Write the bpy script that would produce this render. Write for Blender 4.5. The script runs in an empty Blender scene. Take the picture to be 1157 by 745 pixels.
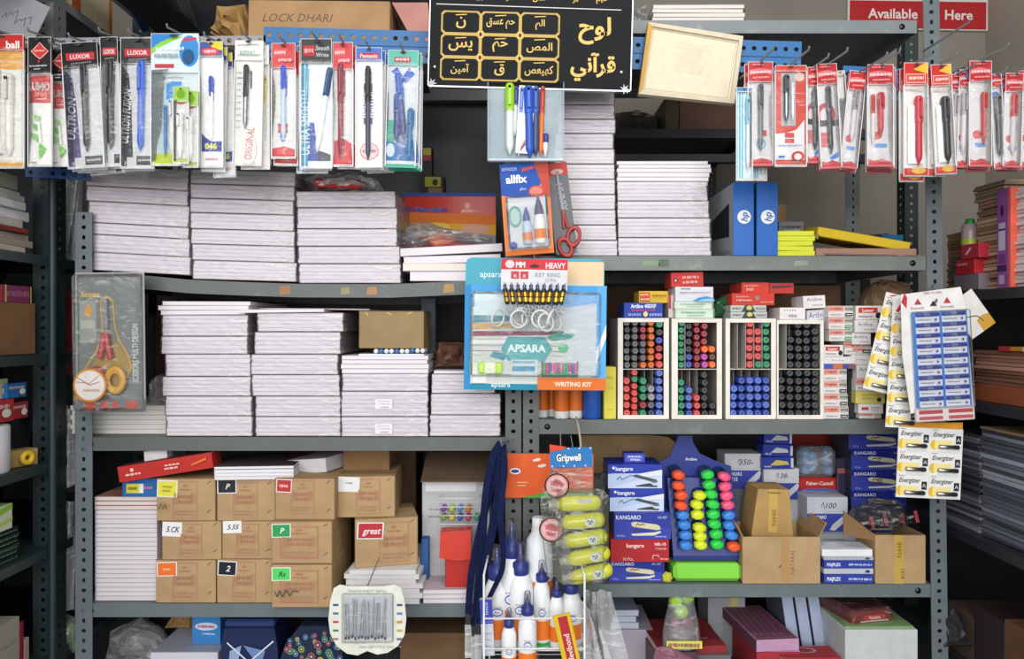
import bpy, math, random
from mathutils import Matrix, Vector
SC = bpy.context.scene
COL = SC.collection
PI = math.pi
rnd = random.Random(7)
# ------------------------------------------------------------------ camera
F = 842.0            # focal length in pixels of the 1157 px wide photograph
D0 = 1.6             # distance from the camera to the front of the racks (world y = 0)
CZ = 1.5             # camera height
cam = bpy.data.cameras.new('camera')
cam.sensor_width = 36.0
cam.lens = 36.0 * F / 1157.0
cam.clip_start = 0.05
camo = bpy.data.objects.new('camera', cam)
COL.objects.link(camo)
camo.location = (0, -D0, CZ)
camo.rotation_euler = (PI / 2, 0, 0)
SC.camera = camo
# ------------------------------------------------------------------ light
SC.view_settings.view_transform = 'Standard'
SC.view_settings.look = 'None'
SC.view_settings.gamma = 1.0
SC.view_settings.exposure = 0.08
SC.view_settings.use_curve_mapping = False
W = bpy.data.worlds.new('daylight')
SC.world = W
W.use_nodes = True
W.node_tree.nodes['Background'].inputs[0].default_value = (0.97, 0.98, 1.0, 1)
W.node_tree.nodes['Background'].inputs[1].default_value = 0.5
def area(name, loc, target, sx, sy, power, color):
    l = bpy.data.lights.new(name, 'AREA')
    l.shape = 'RECTANGLE'; l.size = sx; l.size_y = sy
    l.energy = power; l.color = color
    o = bpy.data.objects.new(name, l)
    o.location = loc
    d = Vector(target) - Vector(loc)
    o.rotation_euler = d.to_track_quat('-Z', 'Y').to_euler()
    COL.objects.link(o)
    return o
area('open_shop_front_daylight', (-0.5, -4.2, 2.5), (0, 0, 1.45), 4.5, 2.6, 158, (1.0, 0.99, 0.985))
area('ceiling_tube_light', (0.35, -1.35, 3.05), (0.1, 0, 1.5), 1.2, 0.12, 14, (1.0, 0.98, 0.94))

# ------------------------------------------------------------------ pixel to place
def PX(px, Y=0.0): return (px - 578.5) * (D0 + Y) / F
def PZ(py, Y=0.0): return CZ + (372.5 - py) * (D0 + Y) / F
def K(Y=0.0): return (D0 + Y) / F
# ------------------------------------------------------------------ materials
def lin(h):
    h = h.lstrip('#')
    c = [int(h[i:i + 2], 16) / 255.0 for i in (0, 2, 4)]
    return tuple((x / 12.92) if x <= 0.04045 else ((x + 0.055) / 1.055) ** 2.4 for x in c) + (1.0,)
_M = {}
KIND = {  # roughness, metallic, specular, noise scale, variation, bump, bump scale
    'paper': (.75, 0, .3, 60, .06, .05, 300), 'card': (.7, 0, .35, 35, .10, .08, 220),
    'carton': (.85, 0, .2, 14, .16, .12, 160), 'plastic': (.38, 0, .5, 20, .05, .0, 60),
    'gloss': (.24, 0, .3, 20, .05, .04, 40), 'metal': (.3, 1, .5, 40, .08, .0, 60),
    'cloth': (.9, 0, .15, 90, .22, .25, 700), 'paint': (.5, 0, .45, 9, .22, .08, 120),
    'ink': (.6, 0, .3, 60, .03, .0, 60), 'wall': (.9, 0, .2, 3, .12, .1, 40),
    'plaque': (.45, 0, .12, 8, .1, .0, 60),
    'dust': (.6, 0, .3, 12, .35, .15, 50),
}
def mat(h, kind='card'):
    key = (h, kind)
    if key in _M: return _M[key]
    if h == 'clear': return clear(kind)
    r, me, sp, ns, va, bu, bs = KIND[kind]
    m = bpy.data.materials.new('%s_%s' % (kind, h.lstrip('#')))
    m.use_nodes = True
    nt = m.node_tree; N = nt.nodes; L = nt.links
    b = N['Principled BSDF']
    b.inputs['Roughness'].default_value = r
    b.inputs['Metallic'].default_value = me
    b.inputs['Specular IOR Level'].default_value = sp
    c = lin(h)
    tc = N.new('ShaderNodeTexCoord')
    no = N.new('ShaderNodeTexNoise'); no.inputs['Scale'].default_value = ns; no.inputs['Detail'].default_value = 3
    L.new(tc.outputs['Object'], no.inputs['Vector'])
    mr = N.new('ShaderNodeMapRange')
    mr.inputs[1].default_value = .3; mr.inputs[2].default_value = .7
    mr.inputs[3].default_value = 1 - va; mr.inputs[4].default_value = 1 + va * .6
    L.new(no.outputs['Fac'], mr.inputs[0])
    mx = N.new('ShaderNodeMix'); mx.data_type = 'RGBA'; mx.blend_type = 'MULTIPLY'
    mx.inputs[0].default_value = 1.0
    mx.inputs[6].default_value = c
    L.new(mr.outputs[0], mx.inputs[7])
    L.new(mx.outputs[2], b.inputs['Base Color'])
    if bu:
        n2 = N.new('ShaderNodeTexNoise'); n2.inputs['Scale'].default_value = bs
        L.new(tc.outputs['Object'], n2.inputs['Vector'])
        bp = N.new('ShaderNodeBump'); bp.inputs['Strength'].default_value = bu; bp.inputs['Distance'].default_value = .002
        L.new(n2.outputs['Fac'], bp.inputs['Height']); L.new(bp.outputs[0], b.inputs['Normal'])
    _M[key] = m
    return m
def clear(kind):
    """thin clear film: see-through with crinkled gloss; kind = 'film','wrap','haze','shell'"""
    key = ('clear', kind)
    if key in _M: return _M[key]
    base, veil, rough, bs, st = {'film': (.00, .03, .14, 22, .28), 'wrap': (.01, .04, .2, 13, .35),
                                 'haze': (.06, .30, .25, 14, .5), 'shell': (.0, .02, .08, 9, .2),
                                 'bag': (.05, .14, .18, 11, .6)}[kind]
    m = bpy.data.materials.new('clear_' + kind); m.use_nodes = True
    nt = m.node_tree; N = nt.nodes; L = nt.links
    N.remove(N['Principled BSDF'])
    out = N['Material Output']
    tr = N.new('ShaderNodeBsdfTransparent'); tr.inputs[0].default_value = (.97, .98, .98, 1)
    di = N.new('ShaderNodeBsdfDiffuse'); di.inputs[0].default_value = (.9, .9, .9, 1)
    gl = N.new('ShaderNodeBsdfGlossy'); gl.inputs['Roughness'].default_value = rough
    tc = N.new('ShaderNodeTexCoord')
    mp = N.new('ShaderNodeMapping'); mp.inputs['Rotation'].default_value = (0, .5, .2); mp.inputs['Scale'].default_value = (1, 1, 2.6)
    no = N.new('ShaderNodeTexNoise'); no.inputs['Scale'].default_value = bs; no.inputs['Detail'].default_value = 4; no.inputs['Distortion'].default_value = 1.5
    L.new(tc.outputs['Object'], mp.inputs[0]); L.new(mp.outputs[0], no.inputs['Vector'])
    bp = N.new('ShaderNodeBump'); bp.inputs['Strength'].default_value = st; bp.inputs['Distance'].default_value = .012
    L.new(no.outputs['Fac'], bp.inputs['Height']); L.new(bp.outputs[0], gl.inputs['Normal'])
    fr = N.new('ShaderNodeFresnel'); fr.inputs[0].default_value = 1.5
    ad = N.new('ShaderNodeMath'); ad.operation = 'MULTIPLY_ADD'; ad.use_clamp = True; ad.inputs[1].default_value = .75; ad.inputs[2].default_value = base
    L.new(fr.outputs[0], ad.inputs[0])
    n2 = N.new('ShaderNodeTexNoise'); n2.inputs['Scale'].default_value = bs * 1.3; n2.inputs['Detail'].default_value = 3; n2.inputs['Roughness'].default_value = .5; n2.inputs['Distortion'].default_value = 1.6
    L.new(mp.outputs[0], n2.inputs['Vector'])
    vr = N.new('ShaderNodeMapRange'); vr.inputs[1].default_value = .56; vr.inputs[2].default_value = .78; vr.inputs[3].default_value = veil
    vr.inputs[4].default_value = {'film': .38, 'wrap': .75, 'haze': .75, 'shell': .10, 'bag': .6}[kind]   # diffuse white streaks along the creases, gloss highlights put into the colour
    L.new(n2.outputs['Fac'], vr.inputs[0])
    m1 = N.new('ShaderNodeMixShader'); L.new(vr.outputs[0], m1.inputs[0])
    L.new(tr.outputs[0], m1.inputs[1]); L.new(di.outputs[0], m1.inputs[2])
    m2 = N.new('ShaderNodeMixShader')
    L.new(ad.outputs[0], m2.inputs[0]); L.new(m1.outputs[0], m2.inputs[1]); L.new(gl.outputs[0], m2.inputs[2])
    L.new(m2.outputs[0], out.inputs[0])
    _M[key] = m
    return m
def tinted(h, name, alpha=.55, rough=.12):
    """coloured see-through plastic or liquid"""
    key = (h, name, alpha)
    if key in _M: return _M[key]
    m = bpy.data.materials.new(name); m.use_nodes = True
    nt = m.node_tree; N = nt.nodes; L = nt.links
    b = N['Principled BSDF']; b.inputs['Roughness'].default_value = rough
    b.inputs['Base Color'].default_value = lin(h)
    tc = N.new('ShaderNodeTexCoord'); no = N.new('ShaderNodeTexNoise'); no.inputs['Scale'].default_value = 30
    L.new(tc.outputs['Object'], no.inputs['Vector'])
    mr = N.new('ShaderNodeMapRange'); mr.inputs[3].default_value = alpha - .1; mr.inputs[4].default_value = alpha + .1
    L.new(no.outputs['Fac'], mr.inputs[0]); L.new(mr.outputs[0], b.inputs['Alpha'])
    _M[key] = m
    return m
def pages(h='#dcd8e0', line=.12):
    """the cut edges of a block of paper sheets"""
    key = (h, 'pages', line)
    if key in _M: return _M[key]
    m = bpy.data.materials.new('page_edges'); m.use_nodes = True
    nt = m.node_tree; N = nt.nodes; L = nt.links
    b = N['Principled BSDF']; b.inputs['Roughness'].default_value = .7; b.inputs['Specular IOR Level'].default_value = .25
    tc = N.new('ShaderNodeTexCoord'); mp = N.new('ShaderNodeMapping'); mp.inputs['Scale'].default_value = (6, 6, 1400)
    no = N.new('ShaderNodeTexNoise'); no.inputs['Scale'].default_value = 1; no.inputs['Detail'].default_value = 2
    L.new(tc.outputs['Object'], mp.inputs[0]); L.new(mp.outputs[0], no.inputs['Vector'])
    mr = N.new('ShaderNodeMapRange'); mr.inputs[1].default_value = .35; mr.inputs[2].default_value = .6
    mr.inputs[3].default_value = 1 - line; mr.inputs[4].default_value = 1.0
    L.new(no.outputs['Fac'], mr.inputs[0])
    mx = N.new('ShaderNodeMix'); mx.data_type = 'RGBA'; mx.blend_type = 'MULTIPLY'; mx.inputs[0].default_value = 1
    mx.inputs[6].default_value = lin(h); L.new(mr.outputs[0], mx.inputs[7]); L.new(mx.outputs[2], b.inputs['Base Color'])
    _M[key] = m
    return m
def rackpaint(h, wear='#9aa39c'):
    key = (h, 'rack', wear)
    if key in _M: return _M[key]
    m = bpy.data.materials.new('rack_paint'); m.use_nodes = True
    nt = m.node_tree; N = nt.nodes; L = nt.links
    b = N['Principled BSDF']; b.inputs['Roughness'].default_value = .45
    tc = N.new('ShaderNodeTexCoord')
    no = N.new('ShaderNodeTexNoise'); no.inputs['Scale'].default_value = 14; no.inputs['Detail'].default_value = 6; no.inputs['Roughness'].default_value = .7
    L.new(tc.outputs['Object'], no.inputs['Vector'])
    cr = N.new('ShaderNodeValToRGB')
    cr.color_ramp.elements[0].position = .35; cr.color_ramp.elements[0].color = lin(h)
    cr.color_ramp.elements[1].position = .78; cr.color_ramp.elements[1].color = lin(wear)
    e = cr.color_ramp.elements.new(.6); e.color = tuple(min(1, x * 1.12) for x in lin(h)[:3]) + (1,)
    L.new(no.outputs['Fac'], cr.inputs[0]); L.new(cr.outputs[0], b.inputs['Base Color'])
    bp = N.new('ShaderNodeBump'); bp.inputs['Strength'].default_value = .15; bp.inputs['Distance'].default_value = .002
    L.new(no.outputs['Fac'], bp.inputs['Height']); L.new(bp.outputs[0], b.inputs['Normal'])
    _M[key] = m
    return m
# ------------------------------------------------------------------ text outlines
_T = {}
AR = {'ا': (0xFE8D, 0xFE8E, 0, 0), 'آ': (0xFE81, 0xFE82, 0, 0), 'ح': (0xFEA1, 0xFEA2, 0xFEA3, 0xFEA4), 'ر': (0xFEAD, 0xFEAE, 0, 0),
      'س': (0xFEB1, 0xFEB2, 0xFEB3, 0xFEB4), 'ص': (0xFEB9, 0xFEBA, 0xFEBB, 0xFEBC), 'ع': (0xFEC9, 0xFECA, 0xFECB, 0xFECC),
      'ق': (0xFED5, 0xFED6, 0xFED7, 0xFED8), 'ك': (0xFED9, 0xFEDA, 0xFEDB, 0xFEDC), 'ل': (0xFEDD, 0xFEDE, 0xFEDF, 0xFEE0),
      'م': (0xFEE1, 0xFEE2, 0xFEE3, 0xFEE4), 'ن': (0xFEE5, 0xFEE6, 0xFEE7, 0xFEE8), 'ه': (0xFEE9, 0xFEEA, 0xFEEB, 0xFEEC),
      'و': (0xFEED, 0xFEEE, 0, 0), 'ي': (0xFEF1, 0xFEF2, 0xFEF3, 0xFEF4), 'ى': (0xFEEF, 0xFEF0, 0, 0), 'د': (0xFEA9, 0xFEAA, 0, 0), 'ب': (0xFE8F, 0xFE90, 0xFE91, 0xFE92)}
def arabic(s):
    o = []
    for i, c in enumerate(s):
        if c not in AR: o.append(c); continue
        p = i > 0 and s[i - 1] in AR and AR[s[i - 1]][2]
        n = i + 1 < len(s) and s[i + 1] in AR and AR[c][2]
        o.append(chr(AR[c][3] if p and n else AR[c][1] if p else AR[c][2] if n else AR[c][0]))
    return ''.join(reversed(o))
def glyphs(s, bold=0.0, shear=0.0):
    key = (s, bold, shear)
    if key in _T: return _T[key]
    c = bpy.data.curves.new('lettering', 'FONT')
    c.body = s; c.size = 1.0; c.resolution_u = 2; c.offset = bold; c.shear = shear
    c.fill_mode = 'FRONT' if hasattr(c, 'fill_mode') else c.fill_mode
    o = bpy.data.objects.new('lettering', c); COL.objects.link(o)
    dg = bpy.context.evaluated_depsgraph_get()
    me = bpy.data.meshes.new_from_object(o.evaluated_get(dg))
    vs = [(v.co.x, v.co.y) for v in me.vertices]; fs = [tuple(p.vertices) for p in me.polygons]
    bpy.data.meshes.remove(me); bpy.data.objects.remove(o); bpy.data.curves.remove(c)
    if not vs: vs = [(0, 0)]
    x0 = min(v[0] for v in vs); x1 = max(v[0] for v in vs); y0 = min(v[1] for v in vs); y1 = max(v[1] for v in vs)
    _T[key] = (vs, fs, x0, x1, y0, y1)
    return _T[key]
# ------------------------------------------------------------------ mesh builder
class MB:
    def __init__(s): s.v = []; s.f = []; s.mi = []; s.ms = []; s.sm = []; s.T = Matrix()
    def idx(s, m):
        if isinstance(m, str): m = mat(m)
        elif isinstance(m, tuple): m = mat(*m)
        if m not in s.ms: s.ms.append(m)
        return s.ms.index(m)
    def add(s, vs, fs, m, smooth=False):
        n = len(s.v); k = s.idx(m)
        s.v += [tuple(s.T @ Vector(v)) for v in vs]
        for f in fs:
            s.f.append(tuple(n + i for i in f)); s.mi.append(k); s.sm.append(smooth)
        return s
    def box(s, x0, y0, z0, x1, y1, z1, m, c=0.0, mats=None):
        """chamfered box; mats maps a face ('-x','+x','-y','+y','-z','+z') to its own material"""
        if x1 < x0: x0, x1 = x1, x0
        if y1 < y0: y0, y1 = y1, y0
        if z1 < z0: z0, z1 = z1, z0
        c = min(c, (x1 - x0) * .45, (y1 - y0) * .45, (z1 - z0) * .45)
        cx, cy, cz = (x0 + x1) / 2, (y0 + y1) / 2, (z0 + z1) / 2
        h = ((x1 - x0) / 2, (y1 - y0) / 2, (z1 - z0) / 2)
        mats = mats or {}
        S = [(a, b, d) for a in (-1, 1) for b in (-1, 1) for d in (-1, 1)]
        if c <= 0:
            vs = [(cx + a * h[0], cy + b * h[1], cz + d * h[2]) for a, b, d in S]
            fc = {'-x': (0, 1, 3, 2), '+x': (4, 6, 7, 5), '-y': (0, 4, 5, 1), '+y': (2, 3, 7, 6), '-z': (0, 2, 6, 4), '+z': (1, 5, 7, 3)}
            for k, f in fc.items(): s.add([vs[i] for i in f], [(0, 1, 2, 3)], mats.get(k, m))
            return s
        V = {}
        vs = []
        for q, (a, b, d) in enumerate(S):
            for ax in range(3):
                p = [a * (h[0] - c), b * (h[1] - c), d * (h[2] - c)]
                p[ax] = (a, b, d)[ax] * h[ax]
                V[(q, ax)] = len(vs); vs.append((cx + p[0], cy + p[1], cz + p[2]))
        cen = Vector((cx, cy, cz))
        def put(ids, mm):
            P = [Vector(vs[i]) for i in ids]
            nr = (P[1] - P[0]).cross(P[2] - P[0])
            ce = sum(P, Vector()) / len(P)
            if nr.dot(ce - cen) < 0: ids = ids[::-1]
            s.add([vs[i] for i in ids], [tuple(range(len(ids)))], mm)
        faces = {'-x': (0, (0, 1, 3, 2)), '+x': (0, (4, 5, 7, 6)), '-y': (1, (0, 1, 5, 4)), '+y': (1, (2, 3, 7, 6)), '-z': (2, (0, 2, 6, 4)), '+z': (2, (1, 3, 7, 5))}
        for k, (ax, qs) in faces.items(): put([V[(q, ax)] for q in qs], mats.get(k, m))
        for q in range(8):
            put([V[(q, 0)], V[(q, 1)], V[(q, 2)]], m)
            for bit, (a1, a2) in ((4, (1, 2)), (2, (0, 2)), (1, (0, 1))):
                if not q & bit:
                    r = q | bit
                    put([V[(q, a1)], V[(r, a1)], V[(r, a2)], V[(q, a2)]], m)
        return s
    def ring(s, rings, m, smooth=True, cap0=True, cap1=True, capm=None):
        n = len(rings[0]); vs = [p for r in rings for p in r]; fs = []
        for i in range(len(rings) - 1):
            for j in range(n):
                a = i * n + j; b = i * n + (j + 1) % n
                fs.append((a, b, b + n, a + n))
        s.add(vs, fs, m, smooth)
        if cap0: s.add(rings[0], [tuple(range(n))[::-1]], capm or m)
        if cap1: s.add(rings[-1], [tuple(range(n))], capm or m)
        return s
    def lathe(s, prof, o, ax, m, n=16, sx=1.0, sy=1.0, caps=(True, True), phase=0.0, smooth=True):
        """prof: (radius, distance along ax); ax a direction"""
        a = Vector(ax).normalized()
        u = a.cross(Vector((0, 0, 1)));
        if u.length < 1e-3: u = Vector((1, 0, 0))
        u.normalize(); w = a.cross(u).normalized()
        R = []
        for r, t in prof:
            R.append([tuple(Vector(o) + a * t + u * (r * sx * math.cos(2 * PI * k / n + phase)) + w * (r * sy * math.sin(2 * PI * k / n + phase))) for k in range(n)])
        return s.ring(R, m, smooth, caps[0], caps[1])
    def cyl(s, p0, p1, r, m, n=12, r1=None):
        d = Vector(p1) - Vector(p0)
        return s.lathe([(r, 0), (r if r1 is None else r1, d.length)], p0, d, m, n)
    def tube(s, pts, r, m, n=8, closed=False):
        P = [Vector(p) for p in pts]; R = []; k = len(P); pu = None
        for i, p in enumerate(P):
            if closed: t = P[(i + 1) % k] - P[i - 1]
            else: t = P[min(i + 1, k - 1)] - P[max(i - 1, 0)]
            t.normalize()
            u = (pu - t * pu.dot(t)) if pu is not None else t.cross(Vector((.13, .21, .97)))
            if u.length < 1e-4: u = t.cross(Vector((1, 0, 0)))
            u.normalize(); pu = u; w = t.cross(u)
            R.append([tuple(p + u * r * math.cos(2 * PI * j / n) + w * r * math.sin(2 * PI * j / n)) for j in range(n)])
        if closed: R.append(R[0])
        return s.ring(R, m, True, not closed, not closed)
    def torus(s, c, R, r, m, tilt=(0, 0, 0), n=20, k=6):
        from mathutils import Euler
        E = Euler(tilt).to_matrix()
        return s.tube([Vector(c) + E @ Vector((R * math.cos(2 * PI * i / n), 0, R * math.sin(2 * PI * i / n))) for i in range(n)], r, m, k, closed=True)
    def prism(s, out, y0, y1, m, side=None):
        """outline in x,z extruded from y0 (front) to y1"""
        A = sum(out[i][0] * out[(i + 1) % len(out)][1] - out[(i + 1) % len(out)][0] * out[i][1] for i in range(len(out)))
        if A < 0: out = out[::-1]
        n = len(out); f = [(x, y0, z) for x, z in out]; b = [(x, y1, z) for x, z in out]
        s.add(f, [tuple(range(n))], m); s.add(b, [tuple(range(n))[::-1]], m)
        s.add(f + b, [(i, i + n, (i + 1) % n + n, (i + 1) % n) for i in range(n)], side or m)
        return s
    def text(s, t, x, z, h, m, y=0.0, mw=None, rot=0.0, bold=0.0, shear=0.0, al='c', raw=False):
        vs, fs, x0, x1, y0, y1 = glyphs(t, bold, shear)
        k = h / (.7 if not raw else max(.3, y1 - y0)); kx = k
        if mw and (x1 - x0) * k > mw: kx = mw / (x1 - x0)
        cx = {'c': (x0 + x1) / 2, 'l': x0, 'r': x1}[al]; cy = .35 if not raw else (y0 + y1) / 2
        ca, sa = math.cos(rot), math.sin(rot)
        out = []
        for a, b in vs:
            a = (a - cx) * kx; b = (b - cy) * k
            out.append((x + a * ca - b * sa, y, z + a * sa + b * ca))
        return s.add(out, fs, m)
    def art(s, x0, z0, w, h, y, ops, kind='ink', dy=.00012):
        """flat printing on a front face (towards -y); fractions of the face"""
        for i, o in enumerate(ops):
            yy = y - dy * (i + 1)
            if o[0] == 'r': P = [(o[1], o[2]), (o[3], o[2]), (o[3], o[4]), (o[1], o[4])]; c = o[5]
            elif o[0] == 'p': P = o[1]; c = o[2]
            elif o[0] == 'e':
                n = 18; P = [(o[1] + o[3] * math.cos(2 * PI * k / n), o[2] + o[4] * math.sin(2 * PI * k / n)) for k in range(n)]; c = o[5]
            elif o[0] == 't':
                t, u, v, hf, c = o[1:6]; e = o[6] if len(o) > 6 else {}
                e = dict(e); mw = e.pop('mw', .9); rot = e.get('rot', 0)
                s.text(t, x0 + u * w, z0 + v * h, hf * (h if not e.pop('hw', 0) else w), (c, kind), yy, mw=mw * (h if abs(rot) > 1 else w), **e)
                continue
            elif o[0] == 's':   # scribble line
                P = o[1]; c = o[2]; r = o[3] * w
                for a, b in zip(P[:-1], P[1:]):
                    ax, az, bx, bz = x0 + a[0] * w, z0 + a[1] * h, x0 + b[0] * w, z0 + b[1] * h
                    dx, dz = bx - ax, bz - az; l = math.hypot(dx, dz) or 1; nx, nz = -dz / l * r, dx / l * r
                    s.add([(ax - nx, yy, az - nz), (bx - nx, yy, bz - nz), (bx + nx, yy, bz + nz), (ax + nx, yy, az + nz)], [(0, 1, 2, 3)], (c, kind))
                continue
            s.add([(x0 + u * w, yy, z0 + v * h) for u, v in P], [tuple(range(len(P)))], (c, kind))
        return s
    def build(s, name, parent=None, loc=(0, 0, 0), rot=(0, 0, 0)):
        me = bpy.data.meshes.new(name)
        me.from_pydata(s.v, [], s.f)
        for m in s.ms: me.materials.append(m)
        me.polygons.foreach_set('material_index', s.mi)
        me.polygons.foreach_set('use_smooth', s.sm)
        me.update()
        o = bpy.data.objects.new(name, me); COL.objects.link(o)
        if parent is not None: o.parent = parent
        o.location = loc; o.rotation_euler = rot
        return o
def tag(o, label=None, cat=None, group=None, kind=None):
    if label: o['label'] = label
    if cat: o['category'] = cat
    if group: o['group'] = group
    if kind: o['kind'] = kind
    return o
def thing(name, label, cat, loc=(0, 0, 0), rot=(0, 0, 0), group=None):
    o = bpy.data.objects.new(name, None); COL.objects.link(o)
    o.empty_display_size = .02
    o.location = loc; o.rotation_euler = rot
    return tag(o, label, cat, group)
def copy_tree(o, parent=None):
    c = o.copy(); COL.objects.link(c); c.parent = parent
    for ch in list(o.children): copy_tree(ch, c)
    return c
ORD = ['lowest', 'second', 'third', 'fourth', 'fifth', 'sixth', 'seventh', 'eighth', 'ninth', 'tenth', 'eleventh', 'twelfth', 'thirteenth', 'fourteenth', 'fifteenth', 'sixteenth', 'seventeenth', 'eighteenth', 'nineteenth', 'twentieth', 'twenty-first', 'twenty-second', 'twenty-third', 'twenty-fourth'] + ['twenty-' + q for q in 'fifth sixth seventh eighth ninth'.split()] + ['thirtieth', 'thirty-first']
def up(i, n): return 'lowest' if i == 0 else 'topmost' if i == n - 1 else ORD[i] + ' from bottom'
EPS = .0005
def printed(name, label, cat, rect, Y, depth, h, ops=(), z=None, kind='card', group=None, rot=(0, 0, 0), sides=None, c=.0008, hz=None, extra=None):
    """a printed carton whose front fills the pixel rectangle rect at depth Y and stands on height z; returns its top"""
    x0, y0, x1, y1 = rect; k = K(Y)
    w = (x1 - x0) * k; hh = hz or (y1 - y0) * k
    zb = PZ(y1, Y) if z is None else z
    mb = MB()
    mb.box(-w / 2, 0, 0, w / 2, depth, hh, (h, kind), c, {k2: (v, kind) for k2, v in (sides or {}).items()})
    mb.art(-w / 2, 0, w, hh, -.0001, ops)
    if extra: extra(mb, w, hh, depth)
    o = mb.build(name, None, (PX((x0 + x1) / 2, Y), Y, zb + EPS), rot)
    tag(o, label, cat, group)
    return zb + hh + EPS
def fx(u0, v, u1, hf, c, seed=0, wd=.05):
    """a line of print too small to read"""
    r = random.Random(int(u0 * 1000 + v * 7919 + seed)); out = []; u = u0
    while u < u1 - .01:
        a = min(u1, u + r.uniform(.5, 1.6) * wd)
        q = u
        while q < a - .003:
            b = min(a, q + wd * .22); out.append(('r', q, v - hf / 2 * r.uniform(.5, 1), b, v + hf / 2 * r.uniform(.6, 1), c)); q = b + wd * .08
        u = a + wd * .3
    return out
# ================================================================== the setting
def slab(name, x0, y0, z0, x1, y1, z1, m, label=None):
    o = MB().box(x0, y0, z0, x1, y1, z1, m).build(name)
    return tag(o, label, None, None, 'structure')
WALLY = .95
slab('floor', -1.8, -1.2, -.05, 1.8, WALLY, 0, ('#98938a', 'wall'), 'grey shop floor below the racks')
slab('wall_back', -1.8, WALLY, 0, 1.8, WALLY + .1, 3.1, ('#8f897f', 'wall'), 'beige plastered wall behind the racks')
slab('ceiling', -1.8, -2.2, 3.1, 1.8, WALLY + .1, 3.2, ('#8d8a84', 'wall'))
slab('wall_side_a', -1.55, -.7, 0, -1.45, WALLY, 3.1, ('#55545a', 'wall'), 'wall behind the dark side rack')
slab('wall_side_b', 1.62, -.7, 0, 1.72, WALLY, 3.1, ('#a8a297', 'wall'), 'wall behind the file rack')

# ================================================================== the racks
GREY = rackpaint('#6c7372'); GREYB = rackpaint('#606a6e', '#868f91'); DARKG = rackpaint('#243233', '#3a4847'); OLIVE = rackpaint('#575c59', '#7f877c')
DARK = rackpaint('#2c2e33', '#3a3c42')
BLUE = rackpaint('#22649c', '#3c7db0'); NAVYB = rackpaint('#234a86', '#35609c')
def perf(mb, w, L, m, pitch=.0215, t=.002, hole=(.0052, .0042), alt=True, v0=0.0):
    """a perforated steel strip in the x,z plane of mb.T, w wide, L long, real holes"""
    n = max(1, int(round(L / pitch))); p = L / n
    for i in range(n):
        z0 = v0 + i * p; z1 = z0 + p; zc = (z0 + z1) / 2; hx, hz = w / 2, p / 2
        B = [(-hx, -hz), (-hx / 3, -hz), (hx / 3, -hz), (hx, -hz), (hx, -hz / 3), (hx, hz / 3), (hx, hz), (hx / 3, hz), (-hx / 3, hz), (-hx, hz), (-hx, hz / 3), (-hx, -hz / 3)]
        a, b = (hole if (i % 2 == 0 or not alt) else (hole[1] * .9, hole[0]))
        H = []
        for x, z in B:
            an = math.atan2(z / hz, x / hx); H.append((a * math.cos(an), b * math.sin(an)))
        vs = [(x, 0, zc + z) for x, z in B] + [(x, 0, zc + z) for x, z in H] + [(x, t, zc + z) for x, z in B] + [(x, t, zc + z) for x, z in H]
        fs = []
        for j in range(12):
            k = (j + 1) % 12
            fs += [(j, k, 12 + k, 12 + j), (24 + k, 24 + j, 36 + j, 36 + k), (12 + j, 12 + k, 36 + k, 36 + j)]
        mb.add(vs, fs, m)
def post(parent, x, y, z0, z1, m, w=.038, flip=1, dirx=1, roll=0, zplain=None, holes=True):
    """L-shaped slotted angle: one flange faces the viewer, the other runs back; x is the centre of the front flange"""
    mb = MB(); zp = zplain if zplain is not None else max(z0, .8)
    if zp > z0: mb.box(-w / 2, 0, 0, w / 2, .002, zp - z0, m)
    perf(mb, w, z1 - zp, m, v0=zp - z0)
    sx = -dirx * w / 2
    mb.T = Matrix.Translation((sx, w / 2 + .002, 0)) @ Matrix.Rotation(PI / 2, 4, 'Z')
    if zp > z0: mb.box(-w / 2, -.001, 0, w / 2, .001, zp - z0, m)
    perf(mb, w, z1 - zp, m, v0=zp - z0)
    mb.T = Matrix()
    return mb.build('post', parent, (x, y, z0), (0, roll, 0))
def shelf(parent, x0, x1, y0, y1, z, m, lip=.03, sag=None, n=1, marks=()):
    """pressed steel shelf: sheet with turned-down lips, z is the top"""
    mb = MB(); t = .0016
    sag = sag or (lambda x: 0.0)
    for i in range(n):
        a = x0 + (x1 - x0) * i / n; b = x0 + (x1 - x0) * (i + 1) / n; za, zb = sag(a), sag(b)
        def q(ya, yb, h0, h1):
            vs = [(a, ya, za - h1), (b, ya, zb - h1), (b, yb, zb - h1), (a, yb, za - h1), (a, ya, za - h0), (b, ya, zb - h0), (b, yb, zb - h0), (a, yb, za - h0)]
            mb.add(vs, [(0, 3, 2, 1), (4, 5, 6, 7), (0, 1, 5, 4), (1, 2, 6, 5), (2, 3, 7, 6), (3, 0, 4, 7)], m)
        q(y0, y1, 0, t); q(y0, y0 + t, t, lip); q(y1 - t, y1, t, lip)
    mb.box(x0, y0 + t, sag(x0) - lip, x0 + t, y1 - t, sag(x0) - t, m)
    mb.box(x1 - t, y0 + t, sag(x1) - lip, x1, y1 - t, sag(x1) - t, m)
    for mx, w, h, col in marks:   # worn or rusty patches on the lip
        zz = sag(mx) - lip / 2
        mb.add([(mx - w, y0 - .0003, zz - h), (mx + w, y0 - .0003, zz - h * .8), (mx + w * .9, y0 - .0003, zz + h), (mx - w * .8, y0 - .0003, zz + h * .9)], [(0, 1, 2, 3)], (col, 'carton'))
    s = mb.build('shelf', parent, (0, 0, z - .0007))
    for bx in (x0 + .032, x1 - .032):
        b = MB().lathe([(.0, -.0025), (.005, -.002), (.0065, 0)], (0, 0, 0), (0, 1, 0), ('#3a3d3e', 'metal'), 10)
        b.build('bolt', s, (bx, y0 - .0006, sag(bx) - lip * .5))
    return s
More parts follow.
